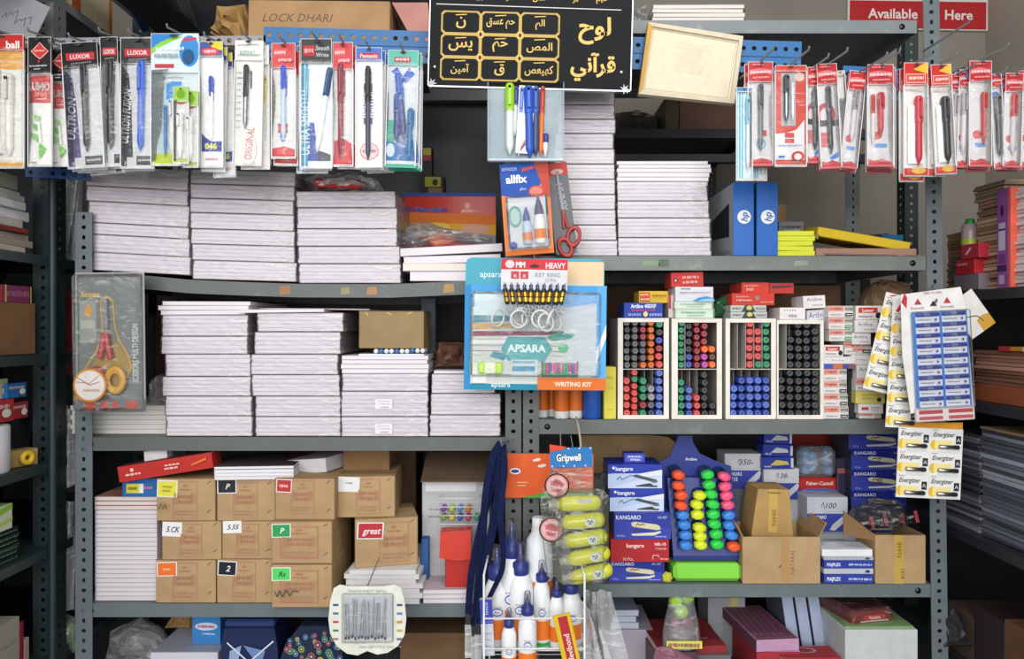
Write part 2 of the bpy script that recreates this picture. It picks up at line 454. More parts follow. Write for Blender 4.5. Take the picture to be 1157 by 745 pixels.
DEP = .45
def shz(px):   # height of the sagging top shelf of the left rack, from what the photo shows
    P = [(90, 309), (163, 311), (215, 316), (290, 319), (335, 320.5), (440, 321), (520, 317.5), (600, 313)]
    for (a, u), (b, v) in zip(P[:-1], P[1:]):
        if px <= b or b == 600:
            return PZ(u + (v - u) * max(0, px - a) / (b - a)) if px >= a else PZ(u)
ZA = shz(600); ZB = PZ(494); ZC = PZ(682); ZD = .70
ZR0 = PZ(22.5); ZR1 = PZ(289); ZR2 = PZ(474); ZR3 = PZ(660); ZR4 = ZD
XL0, XL1 = PX(86), PX(588)
XR0, XR1 = PX(591), PX(1060)
rackL = thing('slotted_angle_rack', 'grey slotted steel rack holding the notebook stacks and small cartons', 'rack', (0, 0, 0))
post(rackL, PX(95.5), -.003, 0, PZ(240), GREYB, .0365, dirx=1)
post(rackL, PX(580), -.003, 0, 2.32, OLIVE, .034, dirx=-1)
for x in (XL0 + .02, XL1 - .02): post(rackL, x, DEP + .003, 0, 2.32, OLIVE, .036, dirx=1 if x < -.5 else -1)
shelf(rackL, XL0, XL1, 0, DEP, ZA, OLIVE, .029, lambda x: shz(x / K() + 578.5) - ZA, 24,
      marks=[(PX(322), .012, .010, '#a8815f'), (PX(420), .012, .009, '#b08a66'), (PX(390), .010, .008, '#9a9270'), (PX(507), .012, .010, '#b59268'), (PX(128), .006, .006, '#7c8a6a')])
shelf(rackL, XL0, XL1, 0, DEP, ZB, OLIVE, .029)
shelf(rackL, XL0, XL1, 0, DEP, ZC, GREYB, .029)
shelf(rackL, XL0, XL1, 0, DEP, ZD, GREYB, .029)
shelf(rackL, XL0, XL1, .0, DEP, 2.305, rackpaint('#a3a8b2', '#b3b8c0'), .035)
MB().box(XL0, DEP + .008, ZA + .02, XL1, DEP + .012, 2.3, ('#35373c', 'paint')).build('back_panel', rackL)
MB().box(PX(470, DEP), DEP - .03, PZ(117, DEP), XL1 - .02, DEP - .002, PZ(101, DEP), GREY).build('cross_beam', rackL)

rackR = thing('slotted_angle_rack', 'grey slotted steel rack holding the marker trays and stapler boxes', 'rack', (0, 0, 0))
rp = post(rackR, PX(1057.5), -.003, 0, 2.32, GREYB, .0345, dirx=-1, roll=-.0135)
rp.location.x = PX(1067)
post(rackR, PX(600), -.003, 0, 2.32, OLIVE, .034, dirx=1)
post(rackR, PX(964, DEP), DEP + .003, 0, 2.32, GREY, .040, dirx=-1)
post(rackR, XR0 + .02, DEP + .003, 0, 2.32, DARKG, .036, dirx=1)
shelf(rackR, XR0, PX(1036), 0, DEP, ZR0, rackpaint('#71797b', '#a0a7a6'), .028)
shelf(rackR, XR0, PX(1048), 0, DEP, ZR1, rackpaint('#6c736e', '#949a90'), .031, marks=[(PX(735), .02, .006, '#8b9a86'), (PX(905), .016, .006, '#8f9b86'), (PX(750), .012, .009, '#66756a')])
shelf(rackR, XR0 + .02, PX(1050), 0, DEP, ZR2, rackpaint('#5e6562', '#7c847e'), .031)
shelf(rackR, XR0 + .02, PX(1054), 0, DEP, ZR3, rackpaint('#5f6a6a', '#7f8a88'), .028)
shelf(rackR, XR0 + .02, PX(1058), 0, DEP, ZR4, GREYB, .029)
for (a, b) in ((149, 159), (177, 186)):
    MB().box(XR0 + .03, DEP - .03, PZ(b, DEP), PX(980, DEP), DEP - .004, PZ(a, DEP), DARK).build('cross_beam', rackR)
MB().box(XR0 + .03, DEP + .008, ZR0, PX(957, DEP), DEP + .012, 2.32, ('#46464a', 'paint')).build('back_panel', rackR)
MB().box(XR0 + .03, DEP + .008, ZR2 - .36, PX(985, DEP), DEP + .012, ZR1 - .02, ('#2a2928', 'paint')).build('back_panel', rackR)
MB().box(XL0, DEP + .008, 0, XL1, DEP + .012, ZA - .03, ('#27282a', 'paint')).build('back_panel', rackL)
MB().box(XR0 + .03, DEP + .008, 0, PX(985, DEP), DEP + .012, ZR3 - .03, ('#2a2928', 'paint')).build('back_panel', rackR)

SLX = -.985
rackSL = thing('slotted_angle_rack', 'dark green slotted steel rack standing sideways beside the notebook rack', 'rack', (0, 0, 0))
post(rackSL, SLX - .022, .0, 0, 1.86, DARKG, .044, dirx=-1)
post(rackSL, SLX - .022, .0, 1.862, 2.6, rackpaint('#6e7072', '#8a8c8e'), .044, dirx=-1)
post(rackSL, SLX - .022, .42, 0, 2.6, DARKG, .044, dirx=-1)
pp = MB().cyl((SLX + .006, -.012, 0), (SLX + .006, -.012, PZ(190)), .008, DARKG, 12).build('upright_tube', rackSL)
SL = {'top': 2.225, 'a': 1.656, 'b': 1.448, 'c': 1.218, 'd': 1.036, 'e': .80}
for k, z in SL.items(): shelf(rackSL, SLX - .4, SLX, -.75, .44, z, DARKG if k != 'top' else GREY, .02)
MB().box(SLX - .42, -.75, 0, SLX - .41, .44, 2.6, ('#2e3234', 'paint')).build('back_panel', rackSL)
MB().box(SLX - .41, .445, .0, SLX - .01, .45, 2.2, ('#26292b', 'paint')).build('end_panel', rackSL)

SRX = 1.0
rackSR = thing('slotted_angle_rack', 'dark steel rack of brown files standing sideways by the shop wall', 'rack', (0, 0, 0))
SR = {'a': 1.5855, 'b': 1.345, 'c': 1.052, 'd': .76}
for k, z in SR.items(): shelf(rackSR, SRX, SRX + .42, -.75, .44, z, DARK, .022)
post(rackSR, SRX + .024, -.7, 0, 1.6, DARK, .036, dirx=1)
post(rackSR, PX(1030, .40), .40, 0, 2.32, DARKG, .036, dirx=1)
MB().box(SRX + .42, -.75, 0, SRX + .425, .44, 1.58, ('#2c2b2b', 'paint')).build('back_panel', rackSR)
MB().box(SRX + .03, .445, 0, SRX + .42, .45, 1.58, ('#262627', 'paint')).build('end_panel', rackSR)

# the back rack glimpsed behind the wooden picture
shelfBk = thing('slotted_angle_rack', 'dark rear rack glimpsed behind the tilted wooden frame', 'rack', (0, 0, 0))
shelf(shelfBk, PX(640, DEP), PX(850, DEP), DEP + .02, DEP + .38, PZ(149, DEP + .02), DARK, .02)
for px in (645, 846): post(shelfBk, PX(px, DEP), DEP + .38, 0, 2.3, DARK, .03)

# ================================================================== blue rails that carry the hooks
def rail(name, px0, py0, px1, py1, Y, m, label, w=.034, hooks=(), n2=True):
    """slotted angle lying flat: perforated face towards the viewer and a lower flange"""
    x0, z0, x1, z1 = PX(px0, Y), PZ(py0, Y), PX(px1, Y), PZ(py1, Y)
    L = math.hypot(x1 - x0, z1 - z0); ang = math.atan2(z1 - z0, x1 - x0)
    r = thing(name, label, 'rail', (x0, Y, z0), (0, -ang, 0))
    mb = MB(); mb.T = Matrix.Rotation(PI / 2, 4, 'Y') @ Matrix.Translation((w / 2, 0, 0))
    perf(mb, w, L, m, .0225, .002, (.0048, .0052), False)
    mb.T = Matrix()
    mb.build('upper_flange', r)
    if n2:
        mb = MB(); mb.T = Matrix.Translation((0, .002, -w)) @ Matrix.Rotation(PI / 2, 4, 'Y') @ Matrix.Translation((w / 2, 0, 0))
        perf(mb, w, L, m, .0225, .002, (.0048, .0052), False)
        mb.build('lower_flange', r)
    return r
STEEL = ('#85878b', 'gloss')
def hook(r, px, py, Y0, tip, Y1):
    """straight steel prong from the rail out to its tip; positions in pixels at their own depths"""
    a = Vector((PX(px, Y0), Y0, PZ(py, Y0))); b = Vector((PX(tip[0], Y1), Y1, PZ(tip[1], Y1)))
    mb = MB().tube([a, b, b + (b - a).normalized() * .003 + Vector((0, 0, .006))], .0021, STEEL, 8)
    o = mb.build('hook', r)
    o.matrix_parent_inverse = (Matrix.Translation(r.location) @ r.rotation_euler.to_matrix().to_4x4()).inverted()
    return o
RY = -.012
railA = rail('hook_rail', 298, 30, 906, 47, RY, BLUE, 'bright blue perforated rail running behind the black plaque')
railB = rail('hook_rail', 953, 74, 1175, 86, RY - .002, BLUE, 'bright blue perforated rail behind the red pen packets')
railC = rail('hook_rail', 29, 189, 103, 193, -.035, NAVYB, 'short navy blue rail under the black pen packets', .02, n2=False)
railD = rail('hook_rail', -40, 44, 300, 40, RY, rackpaint('#8a8d92', '#a5a8aa'), 'grey perforated rail behind the hanging pen packets', .02, n2=False)
# ================================================================== notebooks
def notebook_mesh(w, t, d, cover='#d3cbd1', page='#ded6dc', inset=.0006):
    mb = MB(); cv = min(.0007, t * .15)
    mb.box(-w / 2 + inset, inset, cv, w / 2 - inset, d - inset, t - cv, pages(page), .0003)
    mb.box(-w / 2, 0, 0, w / 2, d, cv, (cover, 'paper'))
    mb.box(-w / 2, 0, t - cv, w / 2, d, t, (cover, 'paper'))
    return mb
def bundle(x0, x1, z, h, n, label, Y=.008, d=.27, roll=0.0, yaw=0.0, group=None, wrap=True, cover='#d3cbd1', page='#ded6dc', xfun=True):
    k = K(Y); w = (x1 - x0) * k if xfun else x1 - x0
    cx = PX((x0 + x1) / 2, Y) if xfun else (x0 + x1) / 2
    z += EPS
    r = thing('notebook_bundle', label, 'notebook bundle', (cx, Y, z), (0, roll, yaw), group)
    t = (h - .0008) / n
    o = notebook_mesh(w - .0035, t - .00015, d, cover, page).build('notebook', r, (0, .001, .0007))
    for i in range(n):
        c = o if i == 0 else o.copy()
        if i: COL.objects.link(c); c.parent = r
        c.location = (rnd.uniform(-.0011, .0011), .001 + rnd.uniform(0, .0016), .0007 + i * t)
        c.rotation_euler = (0, 0, rnd.uniform(-.004, .004))
    if wrap:
        mb = MB().box(-w / 2, -.0012, 0, w / 2, d + .003, h - .0002, ('clear', 'wrap'), .002)
        mb.build('plastic_wrap', r)
    return z + h
def tower(rects, desc, Y=.008, d=.27, zb=None, roll=0, group='shrink-wrapped bundles of white notebooks', npx=4.6, **kw):
    """rects from bottom to top: (x0,x1,ytop,ybot)"""
    zb = PZ(rects[0][3], 0) if zb is None else zb
    z = zb
    for i, (x0, x1, a, b) in enumerate(rects):
        h = (b - a) * K(Y); n = max(2, int(round((b - a) / npx)))
        z = bundle(x0, x1, z, h, n, 'wrapped notebook bundle, %s in %s' % (up(i, len(rects)), desc), Y, d, roll, 0, group, **kw)
    return z
def loose(x0, x1, z, t, label, Y=.008, d=.26, roll=0, yaw=0, cover='#cfc9cf', page='#e6e1e6', group='loose white notebooks', name='notebook', cat='notebook', pitch=0):
    w = (x1 - x0) * K(Y)
    z += EPS
    o = notebook_mesh(w, t, d, cover, page).build(name, None, (PX((x0 + x1) / 2, Y), Y, z), (pitch, roll, yaw))
    tag(o, label, cat, group)
    return z + t
r1 = math.atan((316 - 309.5) / 122.0)
def zA(px, Y=.008): return shz(px)
Y1 = .010
t = tower([(103, 215, 293, 313.5), (101, 214, 273, 293), (99, 213, 260, 273), (98, 213, 236, 260), (96, 212, 219, 236), (95, 212, 196, 219)],
      'the tall stack beside the slotted post', Y1, zb=shz(158) + .0052, roll=r1)
t = tower([(217, 335, 297, 318.5), (216, 333, 279, 297), (215, 333, 262, 279), (214, 332, 244, 262), (214, 332, 228, 244), (214, 333, 212, 228), (214, 334, 196, 212)],
      'the tallest stack on the sagging shelf', Y1, zb=shz(275) + .0028, roll=.028)
tS3 = tower([(337, 453, 298.5, 320.5), (336, 452, 279, 298.5), (335, 449, 259.5, 279), (335, 449, 236, 259.5), (334, 447, 217.5, 236)],
      'the stack under the red plastic bag', Y1, zb=shz(395) + .0012, roll=.0)
z = shz(515) + .0005
z = loose(463, 562, z, 11 * K(), 'white notebook, lowest of the low pile in front of the colouring book', .012, .2, 0, 0, group='low pile of white notebooks')
z = loose(455, 563, z, 9 * K(), 'white notebook, second of the low pile in front of the colouring book', .010, .2, 0, .015, page='#e8dfd6', group='low pile of white notebooks')
z = loose(456, 566, z, 8.5 * K(), 'white notebook, third of the low pile in front of the colouring book', .010, .2, -.03, .0, group='low pile of white notebooks')
tS4 = loose(452, 568, z + .003, 9 * K(), 'white notebook, topmost of the low pile in front of the colouring book', .010, .2, -.05, -.01, group='low pile of white notebooks')
# colouring book standing at the back of the low pile
kb = K(.16)
mb = MB(); w, h = 108 * kb, 60 * kb
mb.box(-w / 2, 0, -.078, w / 2, .012, h, ('#c83a30', 'gloss'), .001, {'+z': ('#2a4a9a', 'card')})
ops = [('r', 0, 0, 1, .38, '#8f8d95'), ('p', [(0, .30), (1, .16), (1, .44), (0, .55)], '#e0a62c'), ('p', [(0, .42), (1, .36), (1, .56), (0, .62)], '#e2772c'),
       ('e', .35, .33, .16, .08, '#f0c840'), ('e', .78, .28, .16, .1, '#d9a48c'), ('e', .22, .18, .14, .1, '#b9b4b0'), ('e', .55, .14, .17, .09, '#c9a9a2'),
       ('r', 0, .93, 1, 1, '#2d4f94'), ('t', 'Drawing Book', .27, .67, .10, '#2b4fa8', {'mw': .42, 'bold': .03}), ('t', 'Drawing', .27, .671, .10, '#3c7fd2', {'mw': .4}),
       ('e', .69, .74, .03, .06, '#e9b8a0'), ('r', .63, .60, .75, .68, '#e79a80'), ('t', 'SKETCH AND COLOUR', .72, .63, .035, '#fff0e0', {'mw': .2})]
mb.art(-w / 2, 0, w, h, -.0001, ops)
o = mb.build('colouring_book', None, (PX(508, .22), .225, ZA + .098), (-.06, 0, 0)); tag(o, 'red and orange colouring book standing behind the low white pile', 'book')
def crumple(name, label, cat, pts, Y, dep, m, z=None, parent=None, n=5, seed=1, inner=None, thick=.004):
    """a crumpled, closed film or paper shape: outline in pixels, puffed out in depth"""
    r = random.Random(seed)
    k = K(Y); P = [(PX(x, Y), PZ(y, Y)) for x, y in pts]
    cx = sum(p[0] for p in P) / len(P); cz = min(p[1] for p in P) if z is None else z
    mzz = min(p[1] for p in P)
    P = [(a - cx, b - mzz) for a, b in P]
    # resample the outline
    Q = []
    for i in range(len(P)):
        a, b = P[i], P[(i + 1) % len(P)]
        for j in range(3): Q.append((a[0] + (b[0] - a[0]) * j / 3, a[1] + (b[1] - a[1]) * j / 3))
    mx = sum(q[0] for q in Q) / len(Q); mz = sum(q[1] for q in Q) / len(Q)
    R = []
    for i in range(-n, n + 1):
        f = math.cos(i / n * PI / 2 * .94) ** .6
        yy = i / n * dep / 2
        R.append([(mx + (x - mx) * f * (1 + r.uniform(-.05, .05) * (abs(i) < n)), yy + r.uniform(-1, 1) * dep * .07, mz + (z_ - mz) * f * (1 + r.uniform(-.05, .05))) for x, z_ in Q])
    for ring_ in R:
        for j, (x, y, z_) in enumerate(ring_): ring_[j] = (x, y, max(z_, 0.0006))
    mb = MB(); mb.ring(R, m, False)
    o = mb.build(name, parent, (cx, Y + dep / 2, cz))
    if label: tag(o, label, cat)
    return o
o = crumple('plastic_bag', 'clear plastic bag with red print lying on the white notebook stack', 'plastic bag', [(336, 200), (350, 192), (372, 190), (402, 191), (420, 199), (428, 216), (400, 217.5), (370, 217.5), (352, 213)], .0, .13, clear('haze'), z=tS3)
mb = MB().box(-.055, 0, 0, .05, .09, .020, ('#c9443c', 'gloss'), .006); mb.art(-.055, 0, .105, .020, 0, [('p', [(.1, .2), (.3, .9), (.4, .8), (.2, .1)], '#e8d9d6'), ('p', [(.5, .3), (.8, .9), (.9, .8), (.7, .2)], '#e8d9d6')] + fx(.05, .5, .95, .25, '#e0b0a8', 1, .06))
mb.build('red_leaflet', o, (0, -.055, .008), (0, .04, 0))
o = crumple('plastic_bag', 'crumpled clear plastic bag lying on the low pile of notebooks', 'plastic bag', [(447, 282), (453, 266), (458, 258), (478, 256), (505, 264), (540, 270), (556, 276), (556, 283), (500, 279), (460, 286)], .03, .10, clear('bag'), z=tS4 + .003)
crumple('leaflet', None, None, [(470, 268), (500, 262), (520, 272), (492, 279)], .05, .03, mat('#d88a72', 'card'), parent=None).parent = None
leaf = bpy.data.objects['leaflet']; tag(leaf, 'crumpled salmon paper slip under the clear bag on notebooks', 'paper')
leaf.location.z = tS4 + .004
# centre stacks on the upper shelf of the second rack
zs = ZR1
seams = [289.5, 272, 255, 238, 221, 204, 187, 170, 153, 137, 121, 105]
xs = [(630, 698), (629, 697), (628, 696), (627, 696), (627, 695.5), (626, 695), (626, 695), (627, 694), (630, 696), (630, 695), (632, 695)]
tower([(a, b, seams[i + 1], seams[i]) for i, (a, b) in enumerate(xs)], 'the narrow tower under the black plaque', .009, .25, zb=ZR1, npx=4.4)
t = tower([(698, 804, 269, 289.5), (698, 803, 247, 269), (697, 801.5, 228, 247), (697, 800, 206, 228)], 'the stack beside the blue ink boxes', .009, .25, zb=ZR1)
for i, (a, b, hh) in enumerate([(697, 801, 4.5), (698, 802, 5), (697, 804, 4.5), (699, 803, 4), (697, 800, 3.6)]):
    t = loose(a, b, t, hh * K(), 'loose white notebook, %s of five on the stack beside the blue ink boxes' % up(i, 5), .009, .25, 0, rnd.uniform(-.01, .01))
# middle shelf of the notebook rack
YM = .006
t = tower([(187, 285, 471, 494), (186, 284.5, 449, 471), (182, 283, 427, 449), (186, 283, 402, 427), (181, 279.5, 382, 402), (182, 280, 358, 382)],
      'the middle stack beside the scissors pack', YM, .26, zb=ZB)
for i, (a, b, hh) in enumerate([(181, 277, 5), (178, 281, 5), (183, 283, 4.5)]):
    t = loose(a, b, t, hh * K(), 'loose white notebook, %s of three topping the first middle stack' % up(i, 3), .004, .25, .004 * (i - 1), rnd.uniform(-.02, .02))
t = tower([(288, 385, 472, 494), (288, 385, 449, 472), (284, 384, 425, 449), (283, 382, 402, 425), (287, 385, 377, 402), (290, 388, 355.5, 377)],
      'the middle stack topped by an oblong book', YM, .26, zb=ZB)
loose(271, 366, t, 3.6 * K(), 'thin white book lying askew on the second middle stack', .0, .2, -.012, .03, cover='#d8d3d6', group=None)
loose(292, 418, t + 3.8 * K(), 1.8 * K(), 'thin brown covered book on top of the second middle stack', .06, .18, .01, -.03, cover='#a98a80', group=None)
t = tower([(385, 484, 472.5, 495), (385, 484, 444, 472.5), (386, 484, 424, 444)], 'the middle stack under the small brown carton', .0, .26, zb=ZB)
for i, (a, b, hh) in enumerate([(386, 484, 5), (385, 484.5, 5), (386, 483, 4.6), (386, 484, 4.6)]):
    t = loose(a, b, t, hh * K(), 'loose white notebook, %s of four under the small brown carton' % up(i, 4), .0, .26, 0, rnd.uniform(-.006, .006))
tM3 = t
for zz, yb in ((457, 0), (485, 0)):   # printed paper slips inside the wrap
    mb = MB(); mb.add([(-.021, 0, -.010), (.016, 0, -.010), (.016, 0, .011), (-.021, 0, .011)], [(0, 1, 2, 3)], ('#e9e4ea', 'paper'))
    mb.art(-.021, -.010, .037, .021, -.0001, [('t', 'Single Line Notebook', .5, .8, .1, '#55525a', {'mw': .7}), ('t', '2 x 172 PAGES  6 PCS', .5, .5, .11, '#55525a', {'mw': .9}), ('t', 'NOTEBOOK', .55, .18, .16, '#3a3840', {'mw': .5})])
    o = mb.build('paper_slip', None, (PX(435), -.0018, PZ(zz))); tag(o, 'small printed slip stuck on the %s wrapped bundle below the brown carton' % ('third' if zz == 457 else 'lowest'), 'label')
t = tower([(485, 566, 470, 494), (486, 566, 446, 470), (487, 560, 424, 446)], 'the short stack behind the writing kit', .006, .26, zb=ZB)
t = loose(490, 545, t, 3.5 * K(), 'thin white notebook on the short stack behind the writing kit', .01, .2)
tM4 = t
o = crumple('wrapped_parcel', 'brown parcel in clear film lying on the short notebook stack', 'parcel', [(488, 418), (489, 398), (493, 386), (526, 388), (530, 418)], .03, .15, mat('#6e4c3d', 'plastic'), z=tM4)
# white books behind the scissors pack
z = ZB
for i in range(6):
    hh = 5.2
    z = loose(79 if i % 2 else 81, 188, z, hh * K(.02), 'white bound book, %s of six behind the hanging scissors pack' % up(i, 6), .045, .24, 0, 0, cover='#d5d2c8', page='#dfdcd8', group='white bound books behind the scissors', name='bound_book', cat='book')
# lower shelf: the pile beside the cartons
z = ZC; hL = (680 - 583) * K(.02) / 20
for i in range(20):
    c = '#c6bfc9'
    z = loose(107, 177.5, z, hL, 'white notebook, %s of the tall pile beside the small cartons' % (up(i, 23)), .014, .25, 0, rnd.uniform(-.004, .004), cover='#cbc3c9', page='#ded7dc', group='notebooks piled beside the cartons')
for i in range(3):
    z = loose(106.5, 178, z, hL, 'brown covered notebook, %s of three atop the pile beside the cartons' % ['lowest', 'middle', 'topmost'][i], .014, .25, 0, rnd.uniform(-.006, .006), cover='#a9756a', page='#ded2cf', group='brown covered notebooks')
tL1 = z
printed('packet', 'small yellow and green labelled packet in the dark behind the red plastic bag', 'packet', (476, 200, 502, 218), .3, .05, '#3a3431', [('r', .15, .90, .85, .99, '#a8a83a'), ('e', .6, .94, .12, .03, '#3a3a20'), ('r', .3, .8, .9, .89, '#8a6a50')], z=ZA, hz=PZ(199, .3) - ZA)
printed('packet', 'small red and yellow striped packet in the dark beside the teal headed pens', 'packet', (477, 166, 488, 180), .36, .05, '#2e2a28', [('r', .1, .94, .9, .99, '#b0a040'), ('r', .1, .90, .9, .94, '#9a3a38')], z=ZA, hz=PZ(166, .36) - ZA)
# ================================================================== cartons on the notebook rack
def frame(u0, v0, u1, v1, t, c, s=1.0):
    return [('r', u0, v0, u1, v0 + t * s, c), ('r', u0, v1 - t * s, u1, v1, c), ('r', u0, v0, u0 + t, v1, c), ('r', u1 - t, v0, u1, v1, c)]
INK = '#b07460'
def stamp(u0, v0, u1, v1, wide=False):
    w = u1 - u0; h = v1 - v0
    o = frame(u0, v0, u1, v1, .012 if not wide else .022, INK, 1.3)
    o += [('e', u0 + w * .5, v1 - h * .12, w * .1, h * .035, INK)]
    o += fx(u0 + w * .28, v1 - h * .22, u0 + w * .72, h * .05, INK, 1)
    o += fx(u0 + w * .2, v0 + h * .60, u0 + w * .8, h * .09, INK, 2, .06) + fx(u0 + w * .22, v0 + h * .46, u0 + w * .78, h * .09, INK, 3, .06)
    o += fx(u0 + w * .1, v0 + h * .22, u0 + w * .9, h * .04, INK, 4) + fx(u0 + w * .1, v0 + h * .14, u0 + w * .8, h * .04, INK, 5)
    o += [('r', u0 + w * .12, v0 + h * .42, u0 + w * .17, v0 + h * .72, INK), ('r', u0 + w * .83, v0 + h * .42, u0 + w * .88, v0 + h * .72, INK)]
    return o
def carton(label, rect, Y, z, sticker, depth=.15, rot=(0, 0, 0), st=(.02, .62, .36, .95), stampbox=(.28, .05, .70, .93), col='#b3966f', staples=((.9, .88), (.9, .2)), wide=False, sop=()):
    x0, y0, x1, y1 = rect; k = K(Y); w, h = (x1 - x0) * k, (y1 - y0) * k
    z += EPS
    r = thing('carton', label, 'carton', (PX((x0 + x1) / 2, Y), Y, z), rot, 'small brown cartons')
    mb = MB().box(-w / 2, 0, 0, w / 2, depth, h, (col, 'carton'), .0015)
    mb.box(-w / 2 - .0002, -.0004, h - .0012, w / 2 + .0002, .002, h + .0006, ('#8c6c4b', 'carton'))
    mb.art(-w / 2, 0, w, h, -.0001, stamp(*stampbox, wide) + list(sop))
    mb.build('body', r)
    for u, v in staples:
        MB().tube([(-w / 2 + u * w - .004, -.0008, v * h), (-w / 2 + u * w + .004, -.0008, v * h + .006)], .0005, ('#4b4640', 'metal'), 5).build('staple', r)
    c, bg, ops = sticker
    a = MB(); sw, sh = (st[2] - st[0]) * w, (st[3] - st[1]) * h
    a.box(-sw / 2, -.0006, -sh / 2, sw / 2, 0, sh / 2, (bg, 'paper'))
    a.art(-sw / 2, -sh / 2, sw, sh, -.0006, ([('r', .05, .06, .95, .94, c)] if c != bg else []) + ops)
    s = a.build('sticker', r, (-w / 2 + (st[0] + st[2]) / 2 * w, -.0005, (st[1] + st[3]) / 2 * h), (0, rnd.uniform(-.05, .06), 0))
    s['label'] = 'paper sticker'
    return z + h
Wt = '#e8e6e6'
NUM = lambda t, c='#262c55': [('t', t, .55, .5, .38, c, {'shear': .3, 'bold': .02, 'mw': .7})]
cB = {}
cB[1] = carton('small brown carton with an orange sticker in the lowest row', (176, 633, 243.5, 682), .0, ZC, ('#e8732c', Wt, fx(.3, .5, .7, .2, '#f6c8a8')), sop=())
cB[2] = carton('small brown carton with a black sticker in the lowest row', (245, 632, 308, 682), .0, ZC, ('#1b2029', Wt, NUM('2', '#e8e8e8')))
cB[3] = carton('brown carton with a bright green sticker and handwriting, base of the third column', (307, 639, 375, 688), -.030, ZC + .0015, ('#4fd063', Wt, NUM('Rs', '#20503a')),
               depth=.19, stampbox=(.14, .1, .78, .86), wide=True, st=(.0, .62, .32, .93),
               sop=[('s', [(.08, .42), (.13, .30), (.16, .44), (.22, .30), (.27, .46), (.33, .32), (.38, .44), (.48, .42)], '#3a3434', .008)])
cM = {}
cM[1] = carton('small brown carton with a white number sticker, middle of the first column', (183, 588, 250, 632), -.002, cB[1], (Wt, Wt, NUM('5.CK')), st=(.01, .6, .34, .97), stampbox=(.30, .08, .68, .92))
cM[2] = carton('small brown carton with a white number sticker, middle of the second column', (251, 588, 309, 631), -.002, cB[2], (Wt, Wt, NUM('5.55')), st=(.02, .68, .38, 1.0), stampbox=(.28, .08, .72, .92))
cM[3] = carton('brown carton with a mid green sticker, middle of the third column', (307, 592, 375, 640), -.028, cB[3], ('#2f9a55', Wt, NUM('P', '#dff0e4')), depth=.19,
               stampbox=(.14, .12, .78, .88), wide=True, st=(.0, .62, .32, .94))
carton('small brown carton with a yellow sticker in the top row', (177, 540, 243, 588), -.004, cM[1], ('#dcd64a', Wt, fx(.25, .62, .75, .12, '#8a8a30') + fx(.3, .4, .7, .12, '#8a8a30')),
       sop=[('s', [(.03, .4), (.08, .3), (.1, .45), (.14, .3), (.18, .42), (.2, .3)], '#6a5138', .006)], st=(.01, .56, .36, .96))
carton('small brown carton with a tilted black sticker in the top row', (245, 540, 311, 587), -.004, cM[2], ('#23252c', Wt, NUM('P', '#dcdcdc')), st=(.01, .66, .34, 1.0))
carton('small brown carton with a small red sticker in the top row', (311, 545, 378, 592), -.018, cM[3], ('#b8322f', Wt, fx(.2, .5, .8, .25, '#ecc8c0')), depth=.2, st=(.02, .66, .28, .98), stampbox=(.26, .14, .66, .94), col='#b0926c')
# white paper pile under the tilted carton
z = ZC
for i in range(7):
    hh = 5.2 * K()
    z = loose(394 - (i % 3) * 3, 474 + (i % 2) * 4 - (4 if i > 3 else 0), z, hh, 'white paper pad, %s of seven under the carton with a red sticker' % up(i, 7), -.004 + .004 * (i % 2), .2, rnd.uniform(-.006, .006), rnd.uniform(-.05, .05), cover='#dedede', page='#dcdbdc', group='white papers under the tilted carton', name='paper_pad', cat='paper pad')
t1 = carton('brown carton with a red sticker turned at an angle on white paper', (402, 578, 472, 633), .02, z, ('#b8303a', Wt, NUM('great', '#f0dada')), depth=.13, rot=(0, 0, .22), st=(.03, .58, .45, .92), stampbox=(.38, .08, .85, .9))
t2 = carton('brown carton with a plain white sticker, on top of the tilted one', (380, 541, 446, 588), .02, t1, ('#e0dfe2', '#e0dfe2', fx(.4, .6, .7, .12, '#8890a8')), depth=.15, rot=(0, 0, .05), st=(.01, .62, .40, .98), stampbox=(.34, .08, .75, .92))
# plain carton wedged upright beneath shelf, behind
printed('carton', 'unprinted brown carton behind the carton with a white sticker', 'carton', (388, 512, 440, 541), .08, .1, '#8b6c4b', z=t2, kind='carton', hz=.045)
# white book pile on the top row of cartons
z0 = cM[2] + 47 * K() + .0006
for i in range(4):
    hh = 3.6 * K()
    loose(243, 331, z0 + i * hh, hh, 'white paper pad, %s of four lying on the top row of cartons' % up(i, 4), -.012 + .003 * i, .15, 0, .06 + .01 * i, cover='#cfcdd2' if i < 3 else '#4a4147', page='#e3e1e5', group='paper pads on the cartons', name='paper_pad', cat='paper pad')
loose(322, 372, z0 + .002, 16 * K(), 'slanted stack of white leaflets pushed behind the paper pads', .05, .13, -.10, -.3, cover='#cfc6cc', page='#d9d5da', group=None, name='leaflet_stack', cat='leaflets')
# red box, card and blue box above the notebooks
w = 106 * K(.0); mb = MB().box(-w / 2, 0, 0, w / 2, .05, .0335, ('#b8302b', 'gloss'), .001, {'+z': ('#5c2522', 'card')})
mb.art(-w / 2, 0, w, .0335, -.0001, [('e', .15, .68, .018, .12, '#e8c9b8')] + fx(.08, .4, .24, .16, '#f2dcd0', 2, .03) + fx(.5, .62, .66, .12, '#f2dcd0', 1, .03) + fx(.5, .42, .64, .14, '#f2dcd0', 4, .03) + [('p', [(.78, .35), (.95, .6), (.95, .75), (.8, .5)], '#e0702c')])
zr = cM[1] + 48 * K()
o = mb.build('flat_box', None, (PX(191), -.012, zr + .0085), (0, -.155, .02)); tag(o, 'long red printed box leaning across the top row of cartons', 'box')
mb = MB().box(-.025, 0, 0, .025, .03, .024, ('#e6e4e2', 'card'), .001); tag(mb.build('small_box', None, (PX(171), .02, zr + .032), (0, -.07, 0)), 'small blank white box on the long red box', 'box')
